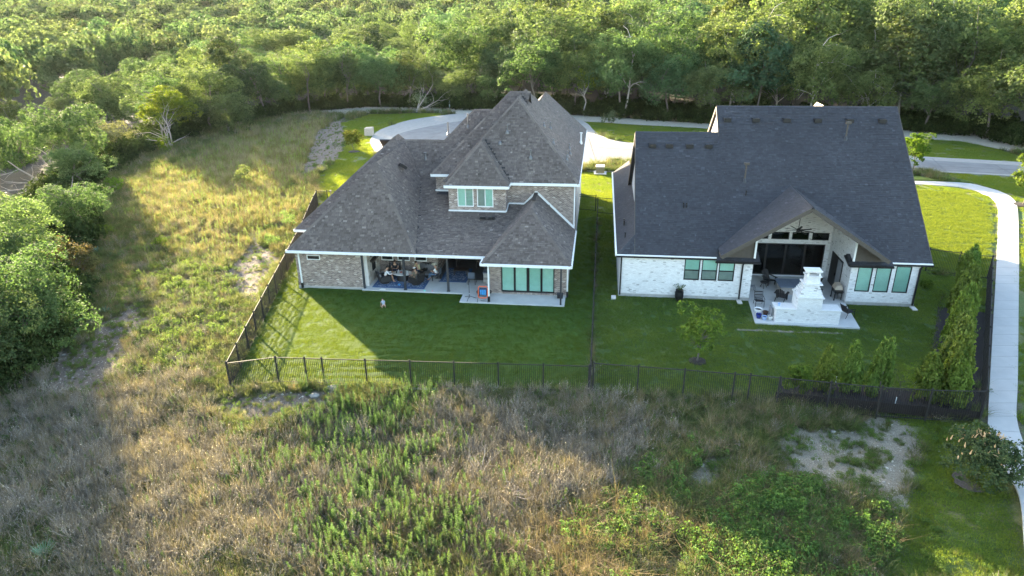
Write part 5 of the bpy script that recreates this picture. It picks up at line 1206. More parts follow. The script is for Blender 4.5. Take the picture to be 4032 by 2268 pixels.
for i in np.nonzero(okk)[0]:
    x, y, z = float(CX[i]), float(CY[i]), float(CZ[i]); zn = keys[zid[i] - 1] if zid[i] else 'other'; p = rnd.random(); f = rr_[i]; big = 1.0 + max(0, (f - 45)) / 90
    na_, nb_, nc_ = n2_(x, y, .45, 1), n2_(x, y, .22, 6), n2_(x, y, 1.1, 12)
    if mow0[i] or grav[i] or bare[i]:
        if p > (.55 if not mow0[i] else .10) * (2.2 if nc_ > .56 else .35): continue
        (gg if rnd.random() < .5 else bs).add(x, y, z, rnd.uniform(.25, .7), (1.1, 1.05, .85), rnd.randrange(4)); continue
    def STK_(s0=.6, s1=1.15, t=(1, 1, 1)):
        g_ = rnd.uniform(.8, 1.2); st.add(x, y, z, rnd.uniform(s0, s1) * big ** .5, (t[0] * g_, t[1] * g_, t[2] * g_), rnd.randrange(5), .10)
    def BR_(s0=.5, s1=1.05, t=(1, 1, 1)):
        g_ = rnd.uniform(.7, 1.25); br.add(x, y, z, rnd.uniform(s0, s1) * big, (t[0] * g_, t[1] * g_, t[2] * g_), rnd.randrange(5), .22)
    def BS_(s0=.5, s1=1.2, t=(1, 1, 1)):
        g_ = rnd.uniform(.75, 1.2); bs.add(x, y, z, rnd.uniform(s0, s1) * big, (t[0] * g_, t[1] * g_, t[2] * g_), rnd.randrange(4), .1)
    def DG_(s0=.6, s1=1.2, t=(1, 1, 1)):
        g_ = rnd.uniform(.75, 1.2); dg.add(x, y, z, rnd.uniform(s0, s1) * big, (t[0] * g_, t[1] * g_, t[2] * g_), rnd.randrange(4), .3)
    def GG_(s0=.6, s1=1.3, t=(1, 1, 1)):
        g_ = rnd.uniform(.75, 1.2); gg.add(x, y, z, rnd.uniform(s0, s1) * big, (t[0] * g_, t[1] * g_, t[2] * g_), rnd.randrange(4), .15)
    if zn == 'stalk': (STK_(.3, 1.05, (.95, 1.08, 1.0)) if p < .52 + .35 * na_ else BR_(.4, .8, (.5, .47, .45)) if p < .86 else DG_(.4, .8, (.6, .55, .5)) if p < .86 else BS_(.4, .9, (.8, .9, .8)))
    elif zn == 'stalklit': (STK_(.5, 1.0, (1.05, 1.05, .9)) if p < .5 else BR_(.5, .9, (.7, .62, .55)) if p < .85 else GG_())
    elif zn == 'left': (STK_(.4, .9, (2.0, 1.75, 1.6)) if p < .32 + .4 * nb_ else DG_(.55, 1.0, (1.1, 1.1, 1.0)) if p < .76 else GG_(.8, 1.5, (1.6, 1.25, 1.2)))
    elif zn == 'leftleaf': (BS_(.5, 1.2, (1.5, 1.35, 1.2)) if p < .3 else BR_(.5, 1.0) if p < .42 else STK_(.5, .9, (1.3, 1.2, 1)) if p < .6 else GG_(.8, 1.5) if p < .8 else DG_(.4, .8))
    elif zn == 'dry': (BR_(.55, 1.15) if p < .2 + .35 * na_ else DG_(.6, 1.15, (.88, .86, .88)) if p < .62 else STK_(.4, .8, (.9, .95, .9)) if p < .74 + .10 * nb_ else GG_(.6, 1.1, (.8, .9, .8)))
    elif zn == 'mix': (DG_(.6, 1.2, (.85, .82, .7)) if p < .10 + .35 * na_ else GG_(.9, 1.8, (1.15, 1.2, 1.0)) if p < .82 else BS_(.4, 1.0) if p < .93 else BR_(.4, .9))
    elif zn == 'leafy': (BS_(.6, 1.5, (1.0, 1.1, .9)) if p < .12 + .55 * na_ else DG_(.4, .9, (.8, .7, .6)) if p < .75 else GG_(.8, 1.4))
    elif zn == 'golden': (DG_(.5, 1.1, (.95, .86, .72)) if p < .45 else GG_(.8, 1.5, (1.1, 1.05, .8)) if p < .62 else STK_(.4, .8) if p < .72 else BR_(.5, .9, (1.1, .9, .75)) if p < .85 else GG_())
    else:
        if p < .45: GG_(.8, 1.6, (1, 1, .95))
        elif p < .62: DG_(.5, .9, (.85, .8, .7))
        elif p < .78: BS_(.4, 1.0)
        elif p < .88: BR_(.4, .8)
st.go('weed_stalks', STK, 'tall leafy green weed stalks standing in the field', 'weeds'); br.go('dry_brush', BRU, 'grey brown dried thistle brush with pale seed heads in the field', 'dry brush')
bs.go('weed_bushes', BSH, 'low leafy weeds spread over the field', 'weeds'); dg.go('dry_grass', GDR, 'straw coloured dry grass tufts in the field', 'dry grass'); gg.go('wild_grass', GGR, 'green wild grass tufts in the field', 'grass')
print('weeds', len(st.p), len(br.p), len(bs.p), len(dg.p), len(gg.p))
# pebbles on the bare ground
def pebble_proto(seed):
    rng = random.Random(seed); mb = MB(); mb.ball((0, 0, 0), 1, 6, 4, sc=(1, .8, .45)); mb.v = [tuple(c * rng.uniform(.8, 1.15) for c in v) for v in mb.v]; return mb.mesh('pebble', M['pebble'])
m_, n, l, b = newmat('pebbles'); b.inputs['Roughness'].default_value = .9; a_ = n.new('ShaderNodeAttribute'); a_.attribute_name = 'tint'; a_.attribute_type = 'INSTANCER'; l.new(a_.outputs[0], b.inputs['Base Color']); M['pebble'] = m_
pe = Sc()
for q in Z_GRAVEL + Z_BARE:
    x0, x1, y0, y1 = bounds(q); n_ = int((x1 - x0) * (y1 - y0) * 16)
    for _ in range(min(n_, 3000)):
        x, y = rnd.uniform(x0, x1), rnd.uniform(y0, y1)
        if not inany(x, y, [q]): continue
        g_ = rnd.uniform(.25, .62); pe.add(x, y, float(H(x, y)) - .05, rnd.uniform(.02, .05) * (2.2 if rnd.random() < .05 else 1), (g_ * .8, g_ * .72, g_ * .6), rnd.randrange(3))
pe.go('gravel', [pebble_proto(i) for i in range(3)], 'pale loose stones on the bare patches of ground', 'gravel')
# ================================================================== single plants
def one_tree(px, py, R, ch, base, label, cat='tree', leaf='young', nl=2600, ls=.10, lobes=14, shape='round', th=None, tr_=.06, spread=.5, limbs=6, group=None, name='tree', bark='bark', seed=0, flat=.8, mulch=0, jitterz=0):
    x, y, z = P(px, py); t = empty(name, (x, y, z), rnd.uniform(0, 6.28), label, cat, group)
    c = addobj('crown', crown_mesh('crown', 900 + seed, R, ch, nl, ls, lobes, LEAF[leaf], shape=shape, flat=flat), t, (0, 0, base))
    if tr_: addobj('trunk', trunk_mesh('trunk', 950 + seed, th or (base + ch * .5), tr_, M[bark], spread, limbs), t)
    if mulch:
        mb = MB(); mb.lathe([(mulch, 0), (mulch * .8, .05), (.001, .07)], (x, y, z), 16); mb.v = [(a + .08 * nz(a, b, 5), b + .08 * nz(a, b, 5, 2), c_) for a, b, c_ in mb.v]
        tag(mb.build('mulch_ring', M['mulch']), 'dark mulch ring round the foot of the ' + label.split(' with ')[0].split(' beside ')[0].split(' in ')[0].split(' on ')[0], 'mulch')
    return t
LEAF['olive'] = leafmat('olive_leaves', (.05, .06, .025), (.15, .155, .07), .35, objvar=0); LEAF['dkholly'] = leafmat('holly_leaves', (.04, .065, .01), (.17, .20, .03), .3, objvar=0)
LEAF['pale'] = leafmat('pale_broom_leaves', (.10, .14, .06), (.26, .32, .14), .45, objvar=0); LEAF['brown'] = leafmat('brown_leaves', (.09, .055, .03), (.20, .14, .075), .3, objvar=0)
one_tree(2745, 1422, 1.45, 2.5, .75, 'young lime green tree with loose branches in the yard of the white house', leaf='young', nl=3600, ls=.15, lobes=22, shape='vase', tr_=.05, limbs=9, spread=.6, seed=1, mulch=.55)
one_tree(3590, 690, 1.9, 3.7, 1.4, 'yellow-green street tree just right of the white house', leaf='bright', nl=3600, ls=.22, lobes=16, shape='vase', seed=2, tr_=.06)
one_tree(4027, 806, 2.0, 3.6, 1.5, 'yellow-green street tree at the right edge beside the pavement corner', leaf='yellow', nl=3600, ls=.22, lobes=16, seed=3, tr_=.07, mulch=.9)
one_tree(1394, 597, 1.5, 2.2, .9, 'small round yellow-green tree beside the round end of the road', leaf='yellow', nl=2600, ls=.2, seed=4, tr_=.05, mulch=.9)
one_tree(1655, 434, 2.3, 2.6, .6, 'silver-grey rounded small tree in front of the wood beyond the road', leaf='silver', nl=1600, ls=.18, seed=5, tr_=.06, spread=.8)
one_tree(2398, 486, 1.7, 2.0, 0, 'pale round shrub on the verge between the two houses', 'shrub', 'silver', 1600, .16, seed=6, tr_=0, name='shrub')
one_tree(2299, 459, 2.5, 4.6, 4.0, 'slender tree with a bare pale trunk standing before the wood between the houses', leaf='bright', nl=2400, ls=.2, seed=7, th=5.5, tr_=.11, bark='pale_bark')
one_tree(690, 562, 4.4, 5.6, 2.6, 'golden yellow-crowned tree at the left wood edge above a dead trunk', leaf='yellow', nl=9000, ls=.26, lobes=18, seed=8, th=6, tr_=.2, flat=.6)
one_tree(900, 530, 5.0, 5.6, .8, 'dull olive broad rounded tree right of the yellow-crowned tree', leaf='olive', nl=9000, ls=.26, lobes=18, seed=9, th=5, tr_=.2)
one_tree(120, 1400, 4.1, 6.2, .3, 'big dark green tree nearest the camera at the left edge', leaf='wood', nl=22000, ls=.15, lobes=22, seed=10, tr_=.16)
one_tree(60, 1170, 4.0, 6.8, .5, 'tall bushy green tree behind the nearest one at the left edge', leaf='wood', nl=20000, ls=.16, lobes=22, seed=11, tr_=.16)
one_tree(275, 1130, 2.0, 3.4, .3, 'brownish half bare cedar beside the green trees at the left edge', leaf='brown', nl=5000, ls=.11, lobes=12, seed=12, tr_=.1)
one_tree(345, 1120, 1.7, 3.0, .2, 'dark olive cedar at the right flank of the left tree group', leaf='olive', nl=5000, ls=.11, lobes=12, seed=13, tr_=.1, shape='cone')
one_tree(200, 560, 4.2, 4.4, .4, 'silvery green leafy bush-like tree with pale tips at the left above the dead branches', leaf='silver', nl=8000, ls=.2, lobes=16, seed=14, tr_=.15)
one_tree(470, 610, 3.6, 4.2, .2, 'pale tipped broad tree left of the bright green shrub', leaf='silver', nl=7000, ls=.2, lobes=16, seed=15, tr_=.15)
one_tree(60, 690, 3.6, 4.6, .3, 'yellow-green leafy tree at the left edge behind the dead branches', leaf='bright', nl=8000, ls=.19, lobes=16, seed=16, tr_=.15)
for (px, py, R, ch, lf, lb, sd) in ((644, 600, 1.9, 2.4, 'bright', 'bright lime green shrub glowing at the corner of the left wood', 20), (443, 760, 1.3, 1.8, 'bright', 'fresh green shrub below the dead branches at the left wood', 21), (965, 725, 1.25, 2.2, 'pale', 'lone pale yellow-green broom shrub standing in the field behind the fence', 22),
    (1142, 905, .8, 2.2, 'pale', 'tall pale feathery shrub beside the left fence near the roof corner', 23), (1078, 975, .7, 1.4, 'pale', 'shorter pale feathery shrub below the tall one by the left fence', 24), (631, 975, .75, 1.0, 'bright', 'bright lime low shrub alone in the middle of the left field', 25),
    (410, 930, 1.3, .8, 'bright', 'spreading yellow-green patch of shrub near the left trees', 26), (3640, 1130, .5, .5, 'dkholly', 'small dark shrub beside the right corner of the white house', 27), (3783, 1150, .45, .6, 'dkholly', 'little dark shrub at the far end of the arborvitae row', 28)):
    one_tree(px, py, R, ch, 0, lb, 'shrub', lf, int(1000 + R * 900), .13 if py < 900 else .08, 12, seed=sd, tr_=0, name='shrub')
# arborvitae and neighbours in the mulch bed
AV = [crown_mesh('crown', 1000 + i, 1.0, 2.0, 6500, .17, 30, LEAF['arbor'], base=.02, shape='cone', flat=1.5) for i in range(3)]
avt = trunk_mesh('trunk', 1010, 1.2, .04, M['bark'], .3, 3)
def arbor(x, y, R, h, lb, k, grp='arborvitae of the right yard', tilt=(0, 0), sparse=False):
    t = empty('arborvitae', (x, y, .02), rnd.uniform(0, 6.28), lb, 'arborvitae', grp); c = addobj('crown', AV[k % 3], t, (0, 0, .08)); c.scale = (R, R, h / 2.0); addobj('trunk', avt, t)
S3 = lambda x, y: P(2950 + x / 2.07, 1000 + y / 2.07)[:2]
one_tree(2950 + 385 / 2.07, 1000 + 1150 / 2.07, .80, 1.9, .12, 'rounded yellow-green holly bush at the left end of the front mulch bed', 'shrub', 'dkholly', 6500, .12, 18, name='shrub', seed=30, tr_=.05)
for k, (x, y, R, h, lb) in enumerate([(600, 1110, .50, 2.5, 'slim arborvitae with a brown tip next to the rounded holly'), (800, 1125, .52, 2.7, 'arborvitae with pale tip, third plant along the front fence'), (1035, 1140, .55, 3.0, 'tall pointed arborvitae, fourth plant along the front fence'), (1420, 1190, .62, 2.6, 'dense arborvitae just left of the mulch bed corner'), (1660, 1240, .60, 2.6, 'arborvitae with grey tip near the corner of the fence')]):
    arbor(*S3(x, y), R * 1.3, h, lb, k)
one_tree(2950 + 1225 / 2.07, 1000 + 1160 / 2.07, .5, 2.0, .15, 'sparse thin young tree with a white stake between the arborvitae', 'tree', 'young', 700, .07, 14, seed=31, tr_=.02)
cf = Vector(pr[-1]); ce = Vector(ft(3400 + 830 / 1.705, 350 + 1278 / 1.705)); dv = (ce - cf); nn = Vector((-dv.y, dv.x)).normalized()
ord_ = ['nearest', 'second', 'third', 'fourth', 'fifth', 'sixth', 'seventh', 'eighth', 'farthest']
for k in range(9):
    p = cf + dv * (.07 + k * .097) + nn * (1.35 + .2 * (k % 2)); arbor(p.x, p.y, .90, 3.4 - .05 * k + rnd.uniform(-.2, .2), ord_[k] + ' tall arborvitae of the dense row along the right fence', k)
for k in range(5):
    p = cf + dv * (.30 + k * .10) + nn * 2.6; one_tree(*[v for v in proj(p.x, p.y, 0)], .28, .9, .05, ['first', 'second', 'third', 'fourth', 'fifth'][k] + ' small seedling from the front on the mulch left of the arborvitae row', 'shrub', 'dkholly', 260, .06, 8, name='shrub', seed=40 + k, tr_=.012)
for k, (x, y) in enumerate([(705, 990), (905, 1000), (1130, 1018), (1342, 1040), (1180, 1195)]):
    X_, Y_ = S3(x, y + 60); mb = MB(); mb.box((-.02, -.02, 0), (.02, .02, .55)); tag(mb.build('stake', M['white_trim'], None, (X_, Y_, .02)), 'thin white stake %s' % ['right of the slim arborvitae', 'between the third and fourth plants', 'right of the fourth plant', 'left of the bed corner', 'in front of the sparse young tree'][k], 'stake')
# flowering shrub bottom right
M['soil0'] = plain('faded_mulch', (.06, .05, .042), 1.0, var=.4, scale=14)
vx = one_tree(3845, 1885, 1.7, 2.1, .25, 'wide shrub with orange flower spikes beside the pavement at the bottom right', 'shrub', 'cedar', 9000, .12, 22, name='shrub', seed=50, tr_=.05, spread=.9, limbs=8)
MF = plain('orange_blossom', (.62, .40, .20), .8)
rg = random.Random(5)
for k in range(46):
    a = rg.uniform(0, 6.28); q = rg.uniform(.2, 1.5); mb = MB(); mb.lathe([(.03, 0), (.035, .06), (.012, .22), (.001, .26)], (0, 0, 0), 5)
    o = mb.build('flower_spike', MF if k % 3 else M['fspike'] if 'fspike' in M else MF, vx, (q * math.cos(a), q * math.sin(a), .35 + 1.9 * math.sqrt(max(.05, 1 - (q / 1.7) ** 2)) * rg.uniform(.8, 1.02))); o.rotation_euler = (rg.gauss(0, .5), rg.gauss(0, .5), 0)
mb = MB(); x, y, z = P(3825, 1895); mb.lathe([(.75, -.02), (.65, .0), (.001, .012)], (x, y, z), 18); mb.v = [(a + .12 * nz(a, b, 4), b + .12 * nz(a, b, 4, 2), c_) for a, b, c_ in mb.v]; tag(mb.build('mulch_ring', M['soil0']), 'faded bark mulch under the orange flowering shrub', 'mulch')
# yuccas
def yucca(px, py, s, lb):
    rng = np.random.default_rng(int(px)); n_ = 70; a = rng.uniform(0, 6.28, n_); el = rng.uniform(.15, 1.35, n_); d = np.stack([np.cos(a) * np.cos(el), np.sin(a) * np.cos(el), np.sin(el)], 1); w = np.cross(d, [0, 0, 1.0]); w /= np.linalg.norm(w, axis=1, keepdims=True)
    L_y = rng.uniform(.7, 1.0, (n_, 1)); c0_ = d * .05; c1_ = d * L_y * .55; c2_ = d * L_y + [0, 0, -.08]
    V = np.stack([c0_ - w * .02, c0_ + w * .02, c1_ + w * .028, c1_ - w * .028, c2_ + w * .003, c2_ - w * .003], 1).reshape(-1, 3); i = np.arange(n_)[:, None] * 6; F = np.concatenate([i + [0, 1, 2, 3], i + [3, 2, 4, 5]])
    me = np_mesh('yucca', V, F, MYP, np.tile(rng.random(n_), 2)); x, y, z = P(px, py); o = addobj('yucca', me, None, (x, y, z)); o.scale = (s, s, s); tag(o, lb, 'yucca', 'yuccas in the field')
MYP = leafmat('yucca_blades', (.08, .15, .12), (.20, .32, .27), .1, objvar=.05)
for a in ((175, 2200, .85, 'large blue-green yucca at the bottom left of the field'), (204, 1870, .6, 'small yucca half hidden in the dry brush above the large one'), (417, 1235, .75, 'spiky yucca on the stony ground right of the left trees'), (271, 1345, .8, 'spiky yucca at the foot of the big left tree'), (386, 1000, .8, 'yucca at the edge of the left trees beside the brown cedar'), (440, 1010, .55, 'little yucca just right of the one by the brown cedar')): yucca(*a)
# dead wood
def dead(px, py, L, r, lb, seed, lean=(0, 0, 1), n_=4, depth=2, cat='dead tree', mat='dead', z=0):
    rng = random.Random(seed); mb = MB(); d = Vector(lean)
    for i in range(n_): limb(mb, (0, 0, 0), (d + Vector((rng.gauss(0, .45), rng.gauss(0, .45), rng.gauss(0, .25)))), L * rng.uniform(.7, 1.1), r, depth, rng, .22, 6)
    x, y, zz = P(px, py); tag(mb.build('dead_tree' if cat == 'dead tree' else 'dead_branch', M[mat], None, (x, y, zz + z), 0, True), lb, cat)
dead(215, 745, 5.5, .16, 'large grey leafless tree sprawling at the left wood edge', 60, (.3, -.2, .6), 6, 2, z=.2)
dead(90, 620, 4.0, .10, 'bare grey branches sticking out of the trees at the far left', 61, (-.2, -.3, .8), 4, 2)
dead(678, 590, 5.5, .14, 'upright grey leafless tree under the yellow-crowned tree', 62, (0, -.2, 1), 4, 2)
dead(30, 900, 3.6, .07, 'thin dead tree standing at the left edge behind the near trees', 63, (0, -.2, 1), 4, 2)
dead(2020, 1960, 1.3, .022, 'tangle of pale dead branches lying in the middle of the foreground weeds', 64, (.3, .2, .35), 9, 2, 'dead branches')
dead(1890, 1880, 1.5, .018, 'thin dry stems rising left of the pale branch tangle', 65, (.2, .1, .9), 5, 2, 'dead branches')
dead(1640, 440, 6.0, .12, 'leaning bare grey tree at the wood edge behind the road', 66, (.5, 0, .8), 3, 2)
dead(3130, 300, 4, .1, 'grey bare branches in the wood above the white house', 67, (.5, -.2, .8), 4, 2, z=4)
# rocks
def rock(px, py, s, lb, seed, sc=(1, .75, .6)):
    rng = random.Random(seed); mb = MB(); mb.ball((0, 0, 0), s, 8, 5, sc=sc); mb.v = [tuple(c * rng.uniform(.72, 1.2) for c in v) for v in mb.v]; x, y, z = P(px, py); tag(mb.build('rock', M['rockm'], None, (x, y, z + s * .1)), lb, 'rock')
rock(1310, 1535, .42, 'grey limestone boulder lying against the front fence of the turf yard', 1); rock(1240, 1560, .28, 'smaller boulder left of the one at the front fence', 2); rock(770, 1480, .22, 'small pale rock left of the fence corner', 3); rock(250, 1398, .16, 'pale stone on the gravel strip at the left', 4, (1, .8, .4)); rock(3570, 1620, .25, 'pale stone at the left edge of the mulch bed', 5, (1, .8, .3)); rock(2815, 1762, .13, 'white stone in the weeds below the middle of the fence', 6)
rock(3280, 1700, .0 + .15, 'pale stone on the gravel patch nearest the fence', 7, (1, .8, .4))
# utility things by the road
x, y, z = P(2363, 682); t = empty('transformer_box', (x, y, z), RZ1, 'dark green electrical box with pale lid on a pad between the houses', 'electrical box')
mb = MB(); mb.box((-.75, -.7, 0), (.75, .7, .1)); mb.build('pad', M['concrete'], t); mb = MB(); mb.box((-.5, -.45, .1), (.5, .45, .85)); mb.build('cabinet', plain('olive_paint', (.10, .105, .07), .6), t); mb = MB(); mb.hexa([(-.54, -.49, .85), (.54, -.49, .85), (.54, .49, .85), (-.54, .49, .85), (-.5, -.4, .98), (.5, -.4, .98), (.5, .4, 1.0), (-.5, .4, 1.0)]); mb.build('lid', M['limestone'], t)
x, y, z = P(1455, 533); mb = MB(); mb.hexa([(-.65, -.5, 0), (.65, -.45, 0), (.62, .5, 0), (-.66, .5, 0), (-.62, -.46, 1.15), (.64, -.42, 1.2), (.6, .5, 1.3), (-.6, .48, 1.22)]); tag(mb.build('stone_block', plain('tan_stone', (.52, .42, .33), .9), None, (x, y, z), -.2), 'tan stone block standing on the grass left of the road end', 'stone block')
x, y, z = P(1771, 432); mb = MB(); mb.box((-.1, -.03, 0), (.1, .03, 1.5)); mb.box((-.13, -.04, 1.1), (.13, .04, 1.75)); tag(mb.build('marker_post', plain('grey_green_paint', (.25, .33, .30), .6), None, (x, y, z)), 'grey-green marker post at the trail beyond the road end', 'post')

# the wood goes on left of the view
for k, (x, y, R, h) in enumerate([(-30.5, 35.5, 3.6, 6.5), (-35, 43, 4, 7), (-31.5, 27.5, 3.5, 6.5), (-37, 34, 4, 7), (-29.5, 20.5, 3.2, 6.0)]):
    t = tree(x, y, WCn[k % 3], WT[k % 4], h * .15, R, 'green broadleaf tree of the wood just left of the view', 'trees left of the view', sz=h * .8 / 1.25)
# ================================================================== furniture and people
M['rug'] = None
m, n, l, b = newmat('blue_rug'); b.inputs['Roughness'].default_value = .95; v_ = n.new('ShaderNodeTexVoronoi'); v_.inputs['Scale'].default_value = 7; tc_ = n.new('ShaderNodeTexCoord'); l.new(tc_.outputs['Object'], v_.inputs[0])
l.new(ramp(n, l, v_.outputs[0], [(.15, (.42, .44, .47)), (.4, (.09, .15, .26)), (.7, (.045, .09, .19))]), b.inputs['Base Color']); M['rug'] = m
M['rugb'] = plain('rug_border', (.05, .11, .24), .95)
M['navy'] = plain('navy_cloth', (.035, .055, .10), .9); M['white_cloth'] = plain('white_cloth', (.78, .78, .80), .9, var=.04); M['black_cloth'] = plain('black_cloth', (.02, .02, .022), .9); M['khaki'] = plain('khaki_cloth', (.19, .165, .12), .9); M['yellow_cloth'] = plain('yellow_cloth', (.55, .52, .30), .9)
M['denim'] = plain('denim', (.10, .16, .25), .9); M['grey_shirt'] = plain('grey_shirt', (.28, .30, .34), .9); M['hair'] = plain('dark_hair', (.04, .025, .018), .7); M['straw'] = plain('straw', (.66, .60, .48), .8); M['orange'] = plain('orange_paint', (.80, .17, .08), .45); M['blue'] = plain('blue_plastic', (.06, .30, .62), .4)
M['bowl_red'] = plain('red_food', (.45, .06, .03), .6); M['cobalt'] = plain('cobalt_glaze', (.015, .03, .22), .15); M['ltblue'] = plain('light_blue_glaze', (.35, .48, .72), .2); M['white_glaze'] = plain('white_glaze', (.78, .78, .76), .2, var=.03); M['brown_glaze'] = plain('brown_glaze', (.10, .05, .035), .2); M['soil'] = plain('soil', (.05, .035, .025), 1)
def loc(L, u, v, z=.1): return (loc1 if L == 1 else loc2)(u, v, z)
def mk(name, L, u, v, ang, label, cat, group=None, z=.1): return empty(name, loc(L, u, v, z), RZ1 + math.radians(ang), label, cat, group)
def part(name, mat, par, fn, smooth=False, **k):
    mb = MB(); fn(mb); return mb.build(name, M[mat] if isinstance(mat, str) else mat, par, smooth=smooth, **k)
# rugs
def rug(u0, u1, v0, v1, label, dark=False):
    t = empty('rug', loc1((u0 + u1) / 2, (v0 + v1) / 2, .108), RZ1, label, 'rug'); w, d = (u1 - u0) / 2, (v1 - v0) / 2
    part('border', 'rugb', t, lambda mb: mb.box((-w, -d, 0), (w, d, .010))); part('field', 'rug', t, lambda mb: mb.box((-w + .18, -d + .18, .005), (w - .18, d - .18, .014)))
rug(5.5, 9.45, .47, 3.2, 'blue patterned rug under the round table on the brown house patio'); rug(10.25, 12.3, 2.0, 4.9, 'dark blue patterned rug on the shaded floor behind the second post')
# swivel armchairs; front = +y
def armchair(u, v, ang, label):
    t = mk('armchair', 1, u, v, ang, label, 'armchair', 'dark wicker swivel armchairs round the patio table', .12)
    part('base', 'wicker', t, lambda mb: mb.lathe([(.34, 0), (.34, .05), (.12, .08), (.12, .16)], (0, 0, 0), 8))
    part('frame', 'wicker', t, lambda mb: [mb.box((-.42, -.42, .16), (.42, .40, .27)), mb.box((-.44, -.4, .27), (-.35, .38, .56)), mb.box((.35, -.4, .27), (.44, .38, .56)), mb.box((-.46, -.42, .56), (-.33, .40, .60)), mb.box((.33, -.42, .56), (.46, .40, .60))])
    part('seat_cushion', 'cushion', t, lambda mb: mb.box((-.34, -.33, .275), (.34, .42, .40)))
    for i in range(4): part('slat', 'wicker', t, lambda mb: mb.beam((-.42, -.42 - .035 * i, .36 + .13 * i), (.42, -.42 - .035 * i, .36 + .13 * i), .035, .085))
    part('back_cushion', 'cushion', t, lambda mb: mb.hexa([(-.33, -.36, .40), (.33, -.36, .40), (.33, -.24, .40), (-.33, -.24, .40), (-.33, -.48, .82), (.33, -.48, .82), (.33, -.38, .84), (-.33, -.38, .84)]))
    part('back_frame', 'wicker', t, lambda mb: [mb.beam((-.42, -.42, .3), (-.42, -.56, .88), .05, .06), mb.beam((.42, -.42, .3), (.42, -.56, .88), .05, .06), mb.beam((-.44, -.56, .88), (.44, -.56, .88), .06, .05)])
    return t
armchair(6.22, 1.45, -58, 'dark armchair at the front left of the patio table holding the man in white'); armchair(8.62, 1.40, 62, 'dark armchair at the front right of the table holding the man in white cap')
armchair(6.55, 3.05, -165, 'dark armchair at the back left against the brick wall holding the man in black'); armchair(8.50, 3.10, 150, 'dark armchair at the back right holding the man in pale yellow'); armchair(9.25, 2.95, 175, 'empty dark armchair between the yellow shirt man and the man in the hat')
def dchair(u, v, ang, label, slats=4, grp='slatted metal dining chairs of the patio'):
    t = mk('dining_chair', 1, u, v, ang, label, 'chair', grp)
    part('seat', 'dark_post', t, lambda mb: mb.box((-.27, -.25, .42), (.27, .27, .46)))
    for sx in (-1, 1):
        part('leg', 'dark_post', t, lambda mb: mb.beam((sx * .26, .25, 0), (sx * .26, .25, .44), .04, .04)); part('leg', 'dark_post', t, lambda mb: mb.beam((sx * .27, -.27, 0), (sx * .26, -.3, 1.0), .04, .04)); part('armrest', 'dark_post', t, lambda mb: mb.beam((sx * .27, -.28, .64), (sx * .27, .24, .64), .04, .03))
    for i in range(slats + 1): part('slat', 'bluegrey', t, lambda mb: mb.beam((-.25, -.29 - i * .004, .56 + .1 * i), (.25, -.29 - i * .004, .56 + .1 * i), .02, .065))
dchair(10.0, 2.3, 82, 'dark metal dining chair holding the man in the straw hat'); dchair(12.78, 1.9, 0, 'dark slatted metal chair standing alone with its back to the yard')
t = mk('round_table', 1, 7.4, 2.12, 0, 'low oval table with white top between the armchairs', 'table', None, .12)
part('top', 'cast_stone', t, lambda mb: mb.lathe([(.001, .50), (.62, .50), (.66, .52), (.66, .56), (.001, .565)], (0, 0, 0), 24)).scale = (1.15, .8, 1); part('base', 'wicker', t, lambda mb: mb.lathe([(.42, 0), (.40, .5)], (0, 0, 0), 16))
part('bowl', 'bowl_red', None, lambda mb: mb.lathe([(.001, 0), (.07, .0), (.13, .05), (.11, .045), (.001, .05)], (0, 0, 0), 12), loc=loc1(7.3, 2.12, .69)); tag(bpy.data.objects['bowl'], 'bowl of red food in the middle of the oval table', 'bowl')
for k, (u, v, m_, lb) in enumerate([(7.05, 2.3, 'white_cloth', 'tall pale cup at the back of the oval table'), (7.0, 1.95, 'black_cloth', 'dark cup near the man in white on the oval table'), (7.85, 2.0, 'white_cloth', 'white cup at the right end of the oval table'), (7.55, 1.8, 'black_cloth', 'small black phone-like box on the front edge of the oval table')]):
    o = part('cup', m_, None, lambda mb: mb.lathe([(.03, 0), (.04, .16), (.036, .16), (.028, .02)], (0, 0, 0), 10), loc=loc1(u, v, .69)); tag(o, lb, 'cup', 'cups on the patio table')
